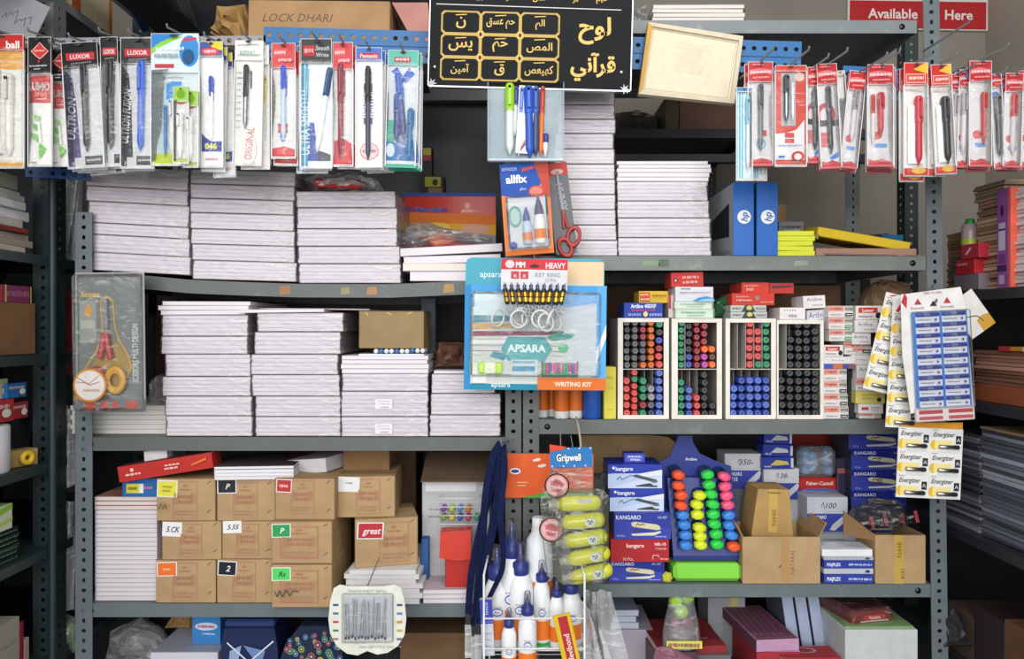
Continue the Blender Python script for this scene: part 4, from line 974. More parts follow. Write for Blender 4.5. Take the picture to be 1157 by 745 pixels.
# ------------------------------------------------------------------ refill boxes
def refill(label, x0, x1, h, z, Y, c='#dedad8', logo='strip', pill='#26262c', dep=.07, yaw=0):
    if logo == 'strip':   # orange strip above, white below with a printed pill
        ops = [('r', 0, .52, .62, .98, '#d8978a'), ('r', .64, .52, .99, .98, '#b8b4ac')] + fx(.05, .75, .55, .2, '#a8584c', 1, .1) + fx(.68, .75, .96, .2, '#6a6a66', 2, .09) + fx(.06, .25, .5, .12, '#8a8a92', 3, .08) + [('r', .64, .12, .93, .38, pill), ('r', .68, .2, .89, .28, '#c8c8c8')]
    elif logo == 'art': ops = [('t', 'Artline', .45, .68, .3, '#4a5490', {'mw': .75})] + DOT(.25, .42)
    elif logo == 'cam': ops = [('r', .1, .5, .82, .88, '#c23434'), ('t', 'Luxor', .46, .69, .24, '#f4e4e0', {'mw': .6, 'bold': .02}), ('e', .85, .32, .11, .22, '#26262a')] + fx(.1, .25, .6, .12, '#8a7a7a', 2)
    elif logo == 'dots': ops = DOT(.5, .3, 4, '#5a4a44')
    elif logo == 'yel': ops = fx(.2, .7, .8, .1, '#8a8440', 1) + fx(.2, .45, .6, .1, '#8a8440', 2) + [('e', .74, .35, .07, .18, '#33301c')]
    elif logo == 'red': ops = [('r', .12, .35, .4, .65, '#b83a3c')] + fx(.5, .6, .9, .14, '#8a8084', 1) + fx(.5, .35, .8, .12, '#8a8084', 2)
    else: ops = [('r', 0, .0, .3, 1, '#3a5ab0'), ('r', .3, .0, .6, 1, '#c8703a'), ('r', .6, 0, .8, 1, '#4a4a9a'), ('r', .8, 0, 1, 1, '#8a5a6a')]
    return printed('refill_box', label, 'refill box', (x0, 0, x1, h / K(Y) * K(0)), Y, dep, c, ops, z=z, hz=h * K(0), rot=(0, 0, yaw), group='white refill boxes')
z = ZR2; GR = '#3a9a5c'
for i, (a, b, hh, lg, pl) in enumerate([(931, 959, 14, 'strip', '#33333a'), (930.5, 958, 14, 'strip', '#3a3a42'), (930.5, 957, 14, 'strip', '#2c2c34'), (931, 957, 14, 'strip', '#d0ccc8')]):
    z = refill('orange striped refill box, %s of four beside the fourth marker stand' % up(i, 4), a, b, hh, z, .002, logo=lg, pill=pl, yaw=rnd.uniform(-.03, .03))
z = refill('thin striped blue and orange box in the middle of the refill column', 931, 966, 5, z, .0, c='#9a8a9a', logo='stripe')
z = refill('narrow white box with four dots between the refill columns', 930, 967, 8, z, .0, logo='dots')
zz = refill('white refill box with a red mark, beside the black markers', 930.5, 953, 13, z, .001, logo='cam')
z = refill('white refill box with a dark pill mark, beside the red marked one', 954, 984, 15, z + .004, .012, logo='strip')
for i, (pl) in enumerate([GR, GR, '#26262c']):
    z = refill('orange topped refill box with a %s mark, %s of the upper column' % (['green', 'green', 'black'][i], ['lowest', 'middle', 'topmost'][i]), 937 - i * .5, 963 + i * .5, 13.2, z if i else z, .004, logo='strip', pill=pl)
z = ZR2
z = refill('refill box with red blocks, lowest under the yellow one', 971, 996, 6, z, .004, logo='strip', pill='#c0443c')
z = refill('white refill box with a small red logo, under the yellow one', 970, 998, 11, z, .0, logo='red')
z = refill('pale yellow refill box among the white ones', 967, 1000, 14, z, -.002, c='#d2c96e', logo='yel')
z = refill('white refill box with a black pill mark resting on the yellow one', 967, 992, 14, z, .0, logo='strip', pill='#1e1e24')
z = refill('white refill box with dots, lying above the black pill mark box', 968, 994, 15, z, .0, logo='art')
zq = z
z = refill('thin white boxed refill beneath the plain column', 962, 990, 11, z, .008, logo='dots')
z = refill('narrow white refill box between two columns', 964, 988, 8, z, .008, logo='strip', pill='#55555c')
z = refill('white refill box with dots, lower of two under the red logo box', 963, 984, 13.5, z + .006, .004, logo='art')
z = refill('white refill box with dots, directly under the red logo box', 966, 992, 14, z, .0, logo='art')
z = refill('white refill box with a big red logo, topmost of its column', 967, 997, 16, z, .0, logo='cam')
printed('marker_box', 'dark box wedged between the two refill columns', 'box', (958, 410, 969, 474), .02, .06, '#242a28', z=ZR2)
# ------------------------------------------------------------------ glue sticks, blue tin and yellow box at the near end
def glue_stick(px, w, h, label, z, Y, body='#e6e6e4', band='#d86c22', group='glue sticks behind the writing kit'):
    k = K(Y); rr = w * k / 2
    r = thing('glue_stick', label, 'glue stick', (PX(px, Y), Y + rr, z), (0, 0, 0), group)
    H = h * k
    MB().lathe([(rr * .9, 0), (rr, .002), (rr, H * .68)], (0, 0, 0), (0, 0, 1), (body, 'plastic'), 18).build('tube', r)
    MB().lathe([(rr * 1.01, H * .14), (rr * 1.01, H * .56)], (0, 0, 0), (0, 0, 1), (band, 'gloss'), 18, caps=(False, False)).build('label_band', r)
    MB().lathe([(rr * .97, H * .68), (rr * 1.02, H * .70), (rr * 1.0, H * .97), (rr * .9, H)], (0, 0, 0), (0, 0, 1), ('#eceae6', 'plastic'), 18).build('cap', r)
glue_stick(613, 14, 58, 'orange labelled glue stick, beside the rack post below the writing kit', ZR2, .03)
glue_stick(624, 12, 58, 'orange labelled glue stick, partly behind its neighbour', ZR2, .05)
glue_stick(635, 17, 60, 'large orange labelled glue stick below the writing kit', ZR2, .004)
glue_stick(651, 16, 62, 'white glue stick with a narrow orange label beside the blue tub', ZR2, .012)
r = thing('tub', 'blue round tub standing under the writing kit', 'tub', (PX(670), .022, ZR2))
MB().lathe([(.0185, 0), (.0205, .002), (.0205, .075)], (0, 0, 0), (0, 0, 1), ('#2355b0', 'plastic'), 24).build('body', r)
MB().lathe([(.021, .075), (.021, .09), (.019, .093)], (0, 0, 0), (0, 0, 1), ('#2a62c4', 'plastic'), 24).build('lid', r)
printed('box', 'tall yellow box beside the first marker stand', 'box', (682.5, 415, 696, 474), -.002, .05, '#d9cf52', fx(.15, .8, .8, .02, '#a8a040', 1) + fx(.15, .6, .8, .02, '#a8a040', 2) + fx(.2, .2, .8, .02, '#a8a040', 3), z=ZR2)
# ================================================================== stapler shelf
def stapler_ops(kind):
    if kind == 'light':   # lower-case logo band above a pale picture panel
        return [('r', 0, 0, 1, .62, '#b4c8e8'), ('p', [(0, .0), (1, .0), (1, .55), (.3, .2)], '#c9d6ee'), ('p', [(0, .6), (.35, .66), (.6, .74), (1, .78), (1, 1), (0, 1)], '#2c3fa6'), ('p', [(.6, .62), (1, .78), (1, .55), (.6, .45)], '#dde2ea'),
                ('t', 'kangaro', .30, .82, .17, '#e8ecf8', {'bold': .02, 'mw': .32}), ('p', [(.07, .85), (.10, .93), (.13, .84), (.10, .78)], '#e8ecf8'), ('t', 'HS-10', .86, .80, .09, '#3b4468', {'mw': .14}),
                ('p', [(.44, .52), (.52, .58), (.9, .36), (.92, .24), (.84, .26), (.5, .47)], '#4c5058'), ('p', [(.52, .12), (.78, .22), (.84, .12), (.92, .12), (.9, .05), (.5, .08)], '#3e434c'), ('e', .85, .28, .05, .05, '#6c7078'),
                ('s', [(.16, .36), (.22, .5), (.26, .36), (.32, .44), (.44, .56)], '#50506a', .006)]
    if kind == 'dark':
        return [('p', [(0, 0), (1, 0), (1, .4), (0, .75)], '#3a46ac'), ('t', 'KANGARO', .25, .82, .15, '#dde0f2', {'bold': .02, 'mw': .44}), ('t', 'HS-45P', .85, .82, .1, '#c8cdea', {'mw': .16}),
                ('p', [(.30, .62), (.36, .66), (.74, .56), (.80, .50), (.82, .38), (.76, .34), (.70, .36), (.36, .46), (.31, .5)], '#d4cfa8'), ('p', [(.30, .2), (.72, .26), (.82, .32), (.82, .24), (.70, .14), (.32, .13)], '#dcdac0'),
                ('p', [(.33, .36), (.62, .33), (.64, .28), (.33, .30)], '#3a3c50'), ('s', [(.38, .5), (.42, .6), (.46, .52), (.5, .58), (.54, .54)], '#8a4a30', .008),
                ('t', '10 Pcs.', .12, .13, .08, '#c8cdea', {'mw': .16})] + fx(.72, .1, .92, .05, '#c8cdea', 2, .05)
    if kind == 'red':
        return [('t', 'kangaro', .42, .72, .17, '#f0dcd8', {'bold': .02, 'mw': .42}), ('t', 'NR-10', .85, .78, .13, '#f0dcd8', {'bold': .02, 'mw': .2}), ('t', 'STAPLER', .86, .58, .09, '#e8c8c0', {'mw': .22}), ('t', '10 Pcs.', .3, .14, .12, '#f0dcd8', {'mw': .22}),
                ('s', [(.72, .12), (.72, .3), (.82, .3), (.82, .2)], '#e8c0b8', .006)] + fx(.85, .14, .98, .07, '#e8c0b8', 3, .04)
S45 = ('#2b3795', 'gloss')
z = ZR3; FS = {'-x': '#555c86'}
z = printed('stapler_box', 'blue stapler carton, lowest of the stack beside the yellow bottles', 'box', (688, 640.5, 751, 665), .012, .09, '#2b3795', stapler_ops('dark'), z=z, kind='gloss', sides=FS)
z = printed('stapler_box', 'red stapler carton in the stack beside the yellow bottles', 'box', (690, 614, 756, 640), -.004, .09, '#b02c30', stapler_ops('red'), z=z, kind='gloss', sides={'-x': '#6e2226'})
z = printed('stapler_box', 'violet blue stapler carton directly above the red one', 'box', (694, 583, 758, 613), -.006, .09, '#34409c', stapler_ops('dark'), z=z, kind='gloss', sides=FS)
z = printed('stapler_box', 'pale blue stapler carton, lower of the two picturing a grey punch', 'box', (689, 556.5, 750, 582), .004, .09, '#2c3fa6', stapler_ops('light'), z=z, kind='gloss', sides=FS)
z = printed('stapler_box', 'pale blue stapler carton, upper of the two picturing a grey punch', 'box', (687, 529, 748, 556), .006, .09, '#2c3fa6', stapler_ops('light'), z=z, kind='gloss', sides=FS)
printed('staple_box', 'little blue staple box on the top stapler carton', 'box', (705, 517.5, 729, 528.5), .02, .03, '#3c49ae', [('r', .1, .2, .9, .8, '#5a68c8')] + fx(.2, .65, .8, .2, '#e8eaf6', 1, .1) + fx(.3, .35, .75, .25, '#e8eaf6', 2, .1), z=z, kind='gloss')
crumple('film_bundle', 'grey film wrapped bundle beside the stapler cartons', 'bundle', [(668, 660), (666, 590), (672, 548), (688, 545), (690, 660)], .05, .07, mat('#55575a', 'gloss'), z=ZR3)
o = crumple('yellow_ball', 'yellow plastic ball beside the lowest stapler carton', 'ball', [(750, 662), (749, 655), (753, 651), (759, 652), (761, 658), (758, 663)], .0, .018, mat('#c8c83a', 'gloss'), z=ZR3, n=6)
# rounded brown board behind
pts = [(655, 660)] + [(655, 492)] + [(735, 492), (755, 494), (766, 503), (770, 520), (770, 660)]
mb = MB(); kk = .30
mb.prism([(PX(x, kk) - PX(712, kk), max(0, PZ(y, kk) - ZR3)) for x, y in pts], 0, .012, ('#c9a67c', 'carton'))
tag(mb.build('board', None, (PX(712, kk), kk, ZR3)), 'brown board with a rounded corner behind the stapler cartons', 'board')
# highlighter display
Yh = .03
r = thing('highlighter_stand', 'dark blue highlighter display with a bottle shaped header', 'display stand', (PX(797, Yh), Yh, ZR3))
def L(x, y, Y=Yh): return (PX(x, Y) - PX(797, Yh), PZ(y, Y) - ZR3)
out = [(766, 470), (764, 500), (757, 516), (740, 525), (741, 545), (752, 600), (758, 645), (838, 645), (834, 600), (828, 550), (826, 527), (806, 520), (790, 512), (783, 500), (782, 470)]
MB().prism([L(x, max(y, 492.5), Yh + .06) for x, y in out], .06, .064, ('#26378e', 'plastic')).build('back_board', r)
mb = MB(); w = 74 * K(Yh)
mb.box(-w / 2 - .003, -.024, .001, w / 2 + .003, .05, .040, ('#84d844', 'plastic'), .009); mb.build('base', r)
mb = MB(); mb.text('Artline', *L(781, 519, Yh + .058), .0065, ('#e8eaf2', 'ink'), .0595, bold=.02); mb.build('lettering', r)
mb = MB()
mb.ring([[(-w / 2 - .003 + dx, y, z) for dx, y, z in ()] for _ in ()] or [[(-w / 2, .03, .041), (w / 2, .03, .041), (w / 2, .058, .041), (-w / 2, .058, .041)], [(-w / 2, -.006, .043), (w / 2, -.006, .043), (w / 2, .058, .043), (-w / 2, .058, .043)], [(-w / 2, -.006, .053), (w / 2, -.006, .053), (w / 2, .058, .053), (-w / 2, .058, .053)], [(-w / 2 - .004, .036, .215), (w / 2 - .014, .036, .215), (w / 2 - .014, .058, .215), (-w / 2 - .004, .058, .215)]], ('#22327e', 'plastic'), False)
mb.build('rack_body', r)
HC = {'o': ('#f0582c', 'orange'), 'b': ('#3f86dc', 'blue'), 'y': ('#dbe62a', 'yellow'), 'g': ('#2fd24c', 'green'), 'p': ('#ee5a84', 'pink')}
def hl(c):
    mb = MB(); m = (HC[c][0], 'plastic')
    mb.lathe([(.0045, -.006), (.0078, -.003), (.0092, .001), (.0095, .010)], (0, 0, 0), (0, 1, .12), m, 8, sx=1.12, sy=.92, phase=PI / 8, smooth=False)
    mb.lathe([(.0088, .010), (.0092, .03), (.0088, .045)], (0, 0, 0), (0, 1, .12), ('#1c2c5a', 'plastic'), 12, sx=1.1, sy=.92)
    return mb
HL = [[(767, 538, 'o'), (767, 550, 'o'), (770, 561, 'o'), (770, 572.5, 'o'), (772, 583.5, 'b'), (773.5, 594.5, 'b'), (775, 606, 'b'), (775.5, 617.5, 'b')],
      [(791, 561, 'y'), (788, 571.5, 'y'), (788.5, 583, 'y'), (791, 597.5, 'y'), (791.5, 607.5, 'y'), (792, 617, 'y')],
      [(800, 537.5, 'g'), (802, 549, 'g'), (804, 559.5, 'g'), (806, 571, 'g'), (806.5, 582.5, 'g'), (808, 593.5, 'g'), (810, 605, 'g'), (811, 616.5, 'g')],
      [(819, 539.5, 'p'), (820, 551, 'p'), (821.5, 561.5, 'p'), (823, 572, 'p'), (824, 583.5, 'b'), (825, 595, 'b'), (827, 606, 'b'), (829.5, 619, 'o')]]
_h = {}
for ci, colm in enumerate(HL):
    for qi, (x, y, c) in enumerate(colm):
        Yq = Yh + .031 - .033 * min(1, max(0, (y - 538) / 85)) - .022
        if c not in _h: o = hl(c).build('highlighter'); _h[c] = o
        else: o = _h[c].copy(); COL.objects.link(o)
        o.scale = (1.42, 1, 1.2); o.location = (PX(x, Yq), Yq, PZ(y, Yq)); o.rotation_euler = (rnd.uniform(-.04, .04), rnd.uniform(-.2, .2), rnd.uniform(-.05, .05))
        o['label'] = '%s highlighter end, %s from the top in column %s of the blue display' % (HC[c][1], ['first', 'second', 'third', 'fourth', 'fifth', 'sixth', 'seventh', 'eighth'][qi], ['one', 'two', 'three', 'four'][ci])
        o['category'] = 'highlighter'; o['group'] = 'highlighters in the blue display'
# cartons
def open_carton(label, rect, Y, depth, z, col='#b59870', marks=()):
    x0, y0, x1, y1 = rect; k = K(Y); w, h = (x1 - x0) * k, (y1 - y0) * k
    r = thing('open_carton', label, 'carton', (PX((x0 + x1) / 2, Y), Y, z))
    m = (col, 'carton'); t = .003
    mb = MB(); mb.box(-w / 2, 0, 0, w / 2, t, h, m, .0008); mb.box(-w / 2, depth - t, 0, w / 2, depth, h * 1.0, m); mb.box(-w / 2, t, 0, -w / 2 + t, depth - t, h * 1.0, m); mb.box(w / 2 - t, t, 0, w / 2, depth - t, h, m); mb.box(-w / 2, t, 0, w / 2, depth - t, t, m)
    mb.art(-w / 2, 0, w, h, 0, marks); mb.build('body', r)
    return r, w, h
SCR = [('t', 'NATARAJ', .64, .45, .085, '#8a5038', {'rot': PI / 2, 'mw': .7}), ('s', [(.46, .34), (.52, .42), (.5, .3), (.56, .38)], '#7a3a2a', .007), ('s', [(.48, .5), (.56, .62)], '#a87a50', .004), ('r', .5, .05, .6, .98, '#b08a5c')]
cr, w, h = open_carton('open brown carton with faint red lettering beside the highlighter display', (839, 607, 927, 660), .0, .13, ZR3, marks=SCR)
for sx, tt in ((-1, 1), (1, 1)):
    MB().box(0, .002, 0, .0025, .125, .035, ('#a2835f', 'carton')).build('side_flap', cr, (sx * w / 2 - (0 if sx < 0 else .0025), 0, h), (0, -.5 if sx < 0 else .45, 0))
mb = MB(); mb.box(-.041, 0, 0, .041, .10, .092, ('#b0905a', 'carton'), .001); mb.art(-.041, 0, .082, .092, 0, [('r', .36, 0, .62, 1, '#c0a058')] + fx(.3, .9, .7, .06, '#7a5a30', 1) + [('t', '40', .5, .4, .1, '#9a7a40', {'rot': PI / 2})])
mb = MB(); pr = [(-.046, 0), (-.046, .098), (-.034, .192), (.034, .192), (.044, .098), (.044, 0)]
mb.prism(pr, 0, .08, ('#b4925c', 'carton')); mb.art(-.04, .098, .08, .094, 0, [('r', .38, .0, .62, 1, '#c4a454')] + fx(.35, .92, .68, .05, '#7a5a30', 1) + [('t', 'N440', .52, .35, .12, '#9a7a40', {'rot': PI / 2})])
tag(mb.build('carton', None, (PX(873, .03), .035, ZR3 + .0035), (0, .02, 0)), 'smaller taped brown box sticking out of the open carton', 'carton')
cr2, w, h = open_carton('open brown carton of black pen packs beside the rack post', (989, 603, 1046, 658), .0, .14, ZR3, marks=[('r', .38, .0, .56, 1, '#bfa04c'), ('t', 'N448', .48, .7, .1, '#7a6030', {'rot': PI / 2}), ('t', '4101', .54, .2, .08, '#4a3a20', {'rot': PI / 2})])
MB().prism([(-.068, .052), (0, .0), (.0, -.012), (-.068, .0)], 0, .003, ('#8a6b4c', 'carton')).build('side_flap', cr2, (-w / 2, .0, h), (0, 0, .0))
for i in range(4):
    r = thing('pen_pack', 'black and pink boxed pens, %s of four in the open carton' % COLN[i], 'pen pack', (PX(982 + i * 17.5, .03), .03 + .008 * (i % 2), ZR3 + h + .004 + (i * .0035)), (0, -.25, .1), 'pen packs in the open carton')
    MB().box(-.015, 0, 0, .015, .07, .027, ('#1f1c20', 'gloss'), .001).art(-.015, 0, .030, .027, 0, [('r', .72, 0, .98, 1, '#b04858')] + fx(.1, .6, .6, .25, '#c8b8bc', i, .12)).build('box_body', r)
crumple('plastic_bag', 'clear torn film over the pen packs in the open carton', 'plastic bag', [(965, 603), (978, 585), (1002, 572), (1030, 575), (1042, 600), (1010, 606)], .0, .10, clear('film'), z=ZR3 + .108)
# middle: white and blue boxes
z = ZR3
for i, (c, y) in enumerate([('#2d3f9c', 'b'), ('#b8bec8', 'w'), ('#2d3f9c', 'b'), ('#aab0bb', 'w'), ('#e4e6ea', 't')]):
    hh = [10.5, 6, 9, 4, 8][i]
    z = printed('staple_box', 'flat %s staple box, %s of five beside the open carton' % ({'b': 'blue', 'w': 'grey', 't': 'white'}[y], up(i, 5)), 'box', (931 - (2 if y == 't' else 0), 0, 987 - (1 if y == 't' else 0), hh), .0, .06, c,
                ([('t', 'MAJFLEX', .2, .5, .4, '#dfe4f4', {'mw': .28, 'bold': .03})] + fx(.5, .5, .95, .3, '#c8d0ea', i, .06)) if y == 'b' else ([('e', .88, .5, .05, .3, '#33406a')] if y == 'w' else []), z=z, hz=hh * K(), group='flat staple boxes')
KS = lambda n: [('r', 0, 0, 1, .52, '#33429e'), ('p', [(.55, .05), (.62, .2), (.95, .52), (1, .45), (.95, .3), (.68, .03)], '#c4c8d0'), ('t', 'KANGARO', .27, .42, .1, '#e4e7f4', {'mw': .4, 'bold': .02}), ('t', '23/10', .2, .27, .12, '#e4e7f4', {'mw': .3, 'bold': .02}), ('s', [(.34, .72), (.4, .86), (.42, .68)], '#3b3d46', .006), ('t', n, .58, .76, .16, '#3a3d48', {'shear': .3, 'mw': .45})]
z = printed('pamphlet_stack', 'pale grey boxed leaflets behind the flat staple boxes', 'box', (925, 600, 985, 625), .09, .06, '#9ba3a8', fx(.1, .8, .5, .05, '#7a828a', 1), z=ZR3, hz=.088)
z9 = printed('staple_box', 'white and blue staple box handwritten with a hundred, above the grey box', 'box', (912, 563, 958, 600), .085, .06, '#b3b8c0', KS('100'), z=z, hz=.078)
z = printed('staple_box', 'grey and blue staple box lying low behind the open carton', 'box', (880, 583, 912, 620), .14, .08, '#a9aeb6', KS(''), z=ZR3, hz=.148)
z1 = printed('staple_box', 'white and blue staple box handwritten thirty eight', 'box', (863, 528, 903, 562), .145, .08, '#c9cbd0', KS('38-'), z=z, hz=.072)
for i in range(3):
    zq = z1 if i == 0 else zq
    zq = printed('staple_box', 'small blue staple box, %s of three over the one marked thirty eight' % up(i, 3), 'box', (861 + i, 0, 897 - i, 13), .135 + i * .004, .05, '#2c3a98', [('p', [(.25, .3), (.45, .75), (.8, .62), (.85, .35), (.5, .3)], ['#c8b860', '#c4c8d0', '#c4c8d0'][i])] + fx(.08, .2, .3, .15, '#c8d0ea', i, .06) + [('r', .9, .1, .98, .9, '#c8ccd8')], z=zq, hz=13.5 * K(.14), kind='gloss', rot=(0, rnd.uniform(-.04, .04), 0))
z = printed('box', 'dull box low behind the big open carton', 'box', (822, 570, 862, 660), .15, .08, '#6a6f78', z=ZR3, hz=.172)
printed('staple_box', 'tall white and blue staple box with a handwritten price', 'box', (819, 506, 860, 548), .148, .07, '#c3c5c9', KS('350-'), z=z, hz=.082)
printed('pamphlet_stack', 'grey covered leaflets beneath the tall staple box', 'leaflets', (828, 548, 850, 560), .10, .04, '#8b9098', z=ZR3, hz=.02)
# blue candy gel packs in a red header bag
zb = printed('box', 'dark box under the red headed bag of blue refills', 'box', (902, 560, 946, 600), .18, .08, '#4a4038', z=ZR3, hz=.143)
r = thing('refill_bag', 'clear bag of blue ink refills with a red printed band', 'bag', (PX(924, .16), .16, zb))
w = 44 * K(.16)
MB().box(-w / 2, 0, 0, w / 2, .03, .052, ('#b8322c', 'gloss'), .004).art(-w / 2, 0, w, .052, 0, [('p', [(0, .15), (.2, .32), (.4, .22), (.7, .38), (1, .2), (1, .45), (.7, .52), (.2, .5), (0, .4)], '#3a6ac0'), ('t', 'Faber-Castell', .55, .76, .16, '#f0d8d0', {'mw': .7, 'bold': .02})] + fx(.1, .38, .8, .1, '#d0dcf0', 2)).build('printed_band', r)
for i in range(9):
    MB().lathe([(.006, 0), (.012, .004), (.0125, .02), (.009, .026), (.004, .027)], (0, 0, 0), (rnd.uniform(-.5, .5), -1, rnd.uniform(-.4, .6)), tinted('#5a9ac8', 'blue_gel', .8), 10).build('refill', r, (-w / 2 + .016 + (i % 3) * .0285, .03 + rnd.uniform(-.005, .005), .066 + (i // 3) * .019))
MB().box(-w / 2, -.002, .05, w / 2, .045, .125, ('clear', 'bag'), .012).build('clear_bag', r)
printed('box', 'red box at the back under the marker shelf', 'box', (896, 488, 952, 500), .30, .08, '#9c3028', z=ZR3 + .0, hz=.315)
# tall kangaro stack
z = ZR3
z = printed('box', 'grey and blue cartons base behind the open carton of pens', 'box', (962, 600, 1010, 640), .16, .09, '#3a4068', z=z, hz=.072)
for i in range(5):
    z = printed('stapler_box', 'dark blue stapler carton, %s of five in the tall back stack' % up(i, 5), 'box', (962 - (3 if i == 4 else 0), 0, 1024, 23), .135, .1, '#232f8c', stapler_ops('dark') + [('t', ['20', '', '50', 'Z', ''][i], .5, .5, .2, '#3a2a20', {'shear': .3})] if i in (2, 3, 0) else stapler_ops('dark'), z=z, hz=23.4 * K(.135), kind='gloss', sides={'-x': '#3d3f52'}, group='stapler cartons in the tall back stack')
printed('stapler_box', 'red edged dark carton beside the tall stapler stack', 'box', (945, 520, 957, 600), .17, .08, '#31304a', frame(.1, .1, .9, .9, .05, '#a05a50', 1), z=ZR3, hz=.24)
# ================================================================== bottom shelf, second rack
def up_to(y, Y): return PZ(y, Y) - ZR4
z = ZR4
for i, (a, b, c) in enumerate([(668, 715, '#c6cede'), (690, 717, '#b8a8b4'), (684, 718, '#cdd4e2')]):
    pass
mb = MB().box(-.07, 0, 0, .07, .16, up_to(714, .12), pages('#b9b3c0'), .001)
tag(mb.build('paper_stack', None, (PX(705, .12), .13, ZR4)), 'stack of pinkish white paper under the staplers shelf', 'paper stack')
zt = ZR4 + up_to(714, .12)
for i in range(3): zt = loose(690 + 2 * i, 722 - 3 * (i == 1), zt, 7 * K(.1), 'pale blue bound pad, %s of three on the bottom shelf stack' % up(i, 3), .135, .12, 0, .02 * i, cover='#9fb0cc', page='#ccd2e0', group='pale blue pads')
def book(name, label, cat, x0, x1, y0, y1, Y, dep, col, ops=(), z=None, top=None, rot=(0, 0, 0), pg='#cfc4c8'):
    """a closed book lying flat: cover wraps the spine towards the viewer"""
    k = K(Y); w, h = (x1 - x0) * k, (y1 - y0) * k
    r = thing(name, label, cat, (PX((x0 + x1) / 2, Y), Y, PZ(y1, Y) if z is None else z), rot)
    MB().box(-w / 2 + .002, .003, .001, w / 2 - .002, dep - .002, h - .001, pages(pg)).build('pages', r)
    mb = MB(); mb.box(-w / 2, 0, 0, w / 2, .002, h, (col, 'card'), .0005); mb.box(-w / 2, .002, 0, w / 2, dep, .0012, (col, 'card')); mb.box(-w / 2, .002, h - .0012, w / 2, dep, h, (top or col, 'card'))
    mb.T = Matrix.Translation((0, 0, h)) @ Matrix.Rotation(-PI / 2, 4, 'X')
    mb.art(-w / 2, 0, w, dep, -.0001, ops)   # printing on the upper cover
    mb.build('cover', r); return r
DIA = frame(.04, .05, .96, .97, .012, '#b08a98', .6) + [('s', [(.1 + .14 * i, .1), (.24 + .14 * i, .9)], '#a890a0', .006) for i in range(5)] + [('s', [(.1, .2 + .14 * i), (.9, .3 + .12 * i)], '#94788c', .005) for i in range(5)]
mb = MB()
zB = ZR4
def base(label, x0, x1, y, Y, dep, col, name='box'):
    hh = PZ(y, Y) - ZR4
    w = (x1 - x0) * K(Y)
    tag(MB().box(-w / 2, 0, 0, w / 2, dep, hh, (col, 'card'), .001).build(name, None, (PX((x0 + x1) / 2, Y), Y, ZR4)), label, 'box' if name == 'box' else 'book'); return ZR4 + hh
t = base('plain grey carton under the red covered books', 738, 826, 741, .035, .18, '#6a6468')
book('red_book', 'red covered book with a pale medallion, beside the ball tube', 'book', 742, 822, 732, 741, .04, .16, '#8c2c30', [('e', .55, .6, .22, .22, '#a86a68'), ('e', .55, .6, .16, .16, '#8c3a3c')] + fx(.2, .2, .8, .05, '#c09088', 2), z=t, rot=(0, .0, .08))
t = base('red box supporting the lilac patterned box', 855, 905, 737, .03, .18, '#a83038')
t = printed('box', 'lilac ended box, lower of two with the patterned lid', 'box', (854, 729, 904, 738), .03, .2, '#c098b8', z=t, hz=.001)
r = thing('gift_box', 'long box with mauve patterned lid and lilac end on the bottom shelf', 'box', (PX(879, .03), .03, t), (0, 0, .10))
mb = MB(); w = 50 * K(.03); mb.box(-w / 2, 0, 0, w / 2, .2, .026, ('#bf96b6', 'card'), .001, {'+z': ('#7c4a60', 'card'), '-x': ('#6a3c50', 'card')})
mb.T = Matrix.Translation((0, 0, .026)) @ Matrix.Rotation(-PI / 2, 4, 'X'); mb.art(-w / 2, 0, w, .2, -.0001, DIA); mb.build('box_body', r)
for i in range(3):
    Yb = .05; k = K(Yb)
    hh = PZ(682 + i, .2) - ZR4
    mb = MB().box(-.0125, 0, 0, .0125, .13, .185, ('#a9b4ce', 'paper'), .001, {'-x': ('#5b6070', 'card'), '+x': ('#5b6070', 'card')})
    tag(mb.build('file', None, (PX(911 + i * 15.5, .05), .10, ZR4 + .027), (-.18, -.09, 0)), 'pale blue grey file end, %s of three leaning on the bottom shelf' % COLN[i], 'file', 'leaning pale files')
printed('box', 'pale blue boxed papers at the back of the bottom shelf', 'box', (936, 676, 966, 700), .22, .08, '#9fa9bd', z=ZR4, hz=PZ(677, .22) - ZR4)
printed('box', 'grey white box behind the patterned box', 'box', (800, 678, 842, 720), .22, .1, '#a3a5aa', [('r', .6, .85, .8, 1, '#c8b878')], z=ZR4, hz=PZ(676, .22) - ZR4)
t = base('white and green carton at the end of the bottom shelf', 955, 1037, 712, .0, .2, '#c3c8c8')
mb = MB(); mb.box(-.074, 0, 0, .074, .17, .004, ('#7a9a6a', 'card')); mb.build('lid', bpy.data.objects[[o.name for o in bpy.data.objects if o.get('label') == 'white and green carton at the end of the bottom shelf'][0]], (0, .01, t - ZR4))
r = thing('toffee_pack', 'dark red and brown wrapped packet on the white and green carton', 'packet', (PX(988, .02), .03, t + .0045), (0, 0, .22))
mb = MB(); w = .10
mb.ring([[(-w / 2 + .006 * (1 - f), y, .0), (w / 2, y, 0), (w / 2 - .004, y, .024 + .003 * f), (-w / 2 + .012, y, .026)] for y, f in [(0, .3), (.004, 1), (.08, .8), (.15, .9), (.16, .2)]], ('#84302c', 'gloss'), False)
mb.art(-w / 2 + .02, .002, .07, .018, -.001, [('r', .1, .2, .9, .8, '#c03a30'), ('t', 'Apsara', .5, .5, .4, '#f0d8c8', {'mw': .6, 'bold': .02}), ('r', 0, .0, 1, .14, '#c0b8b0')])
mb.build('packet_body', r); MB().box(-w / 2 - .002, -.003, 0, w / 2 + .002, .165, .031, ('clear', 'film'), .006).build('film', r)
t = base('dark board under the second red book', 907, 946, 752, .01, .07, '#4a4044')
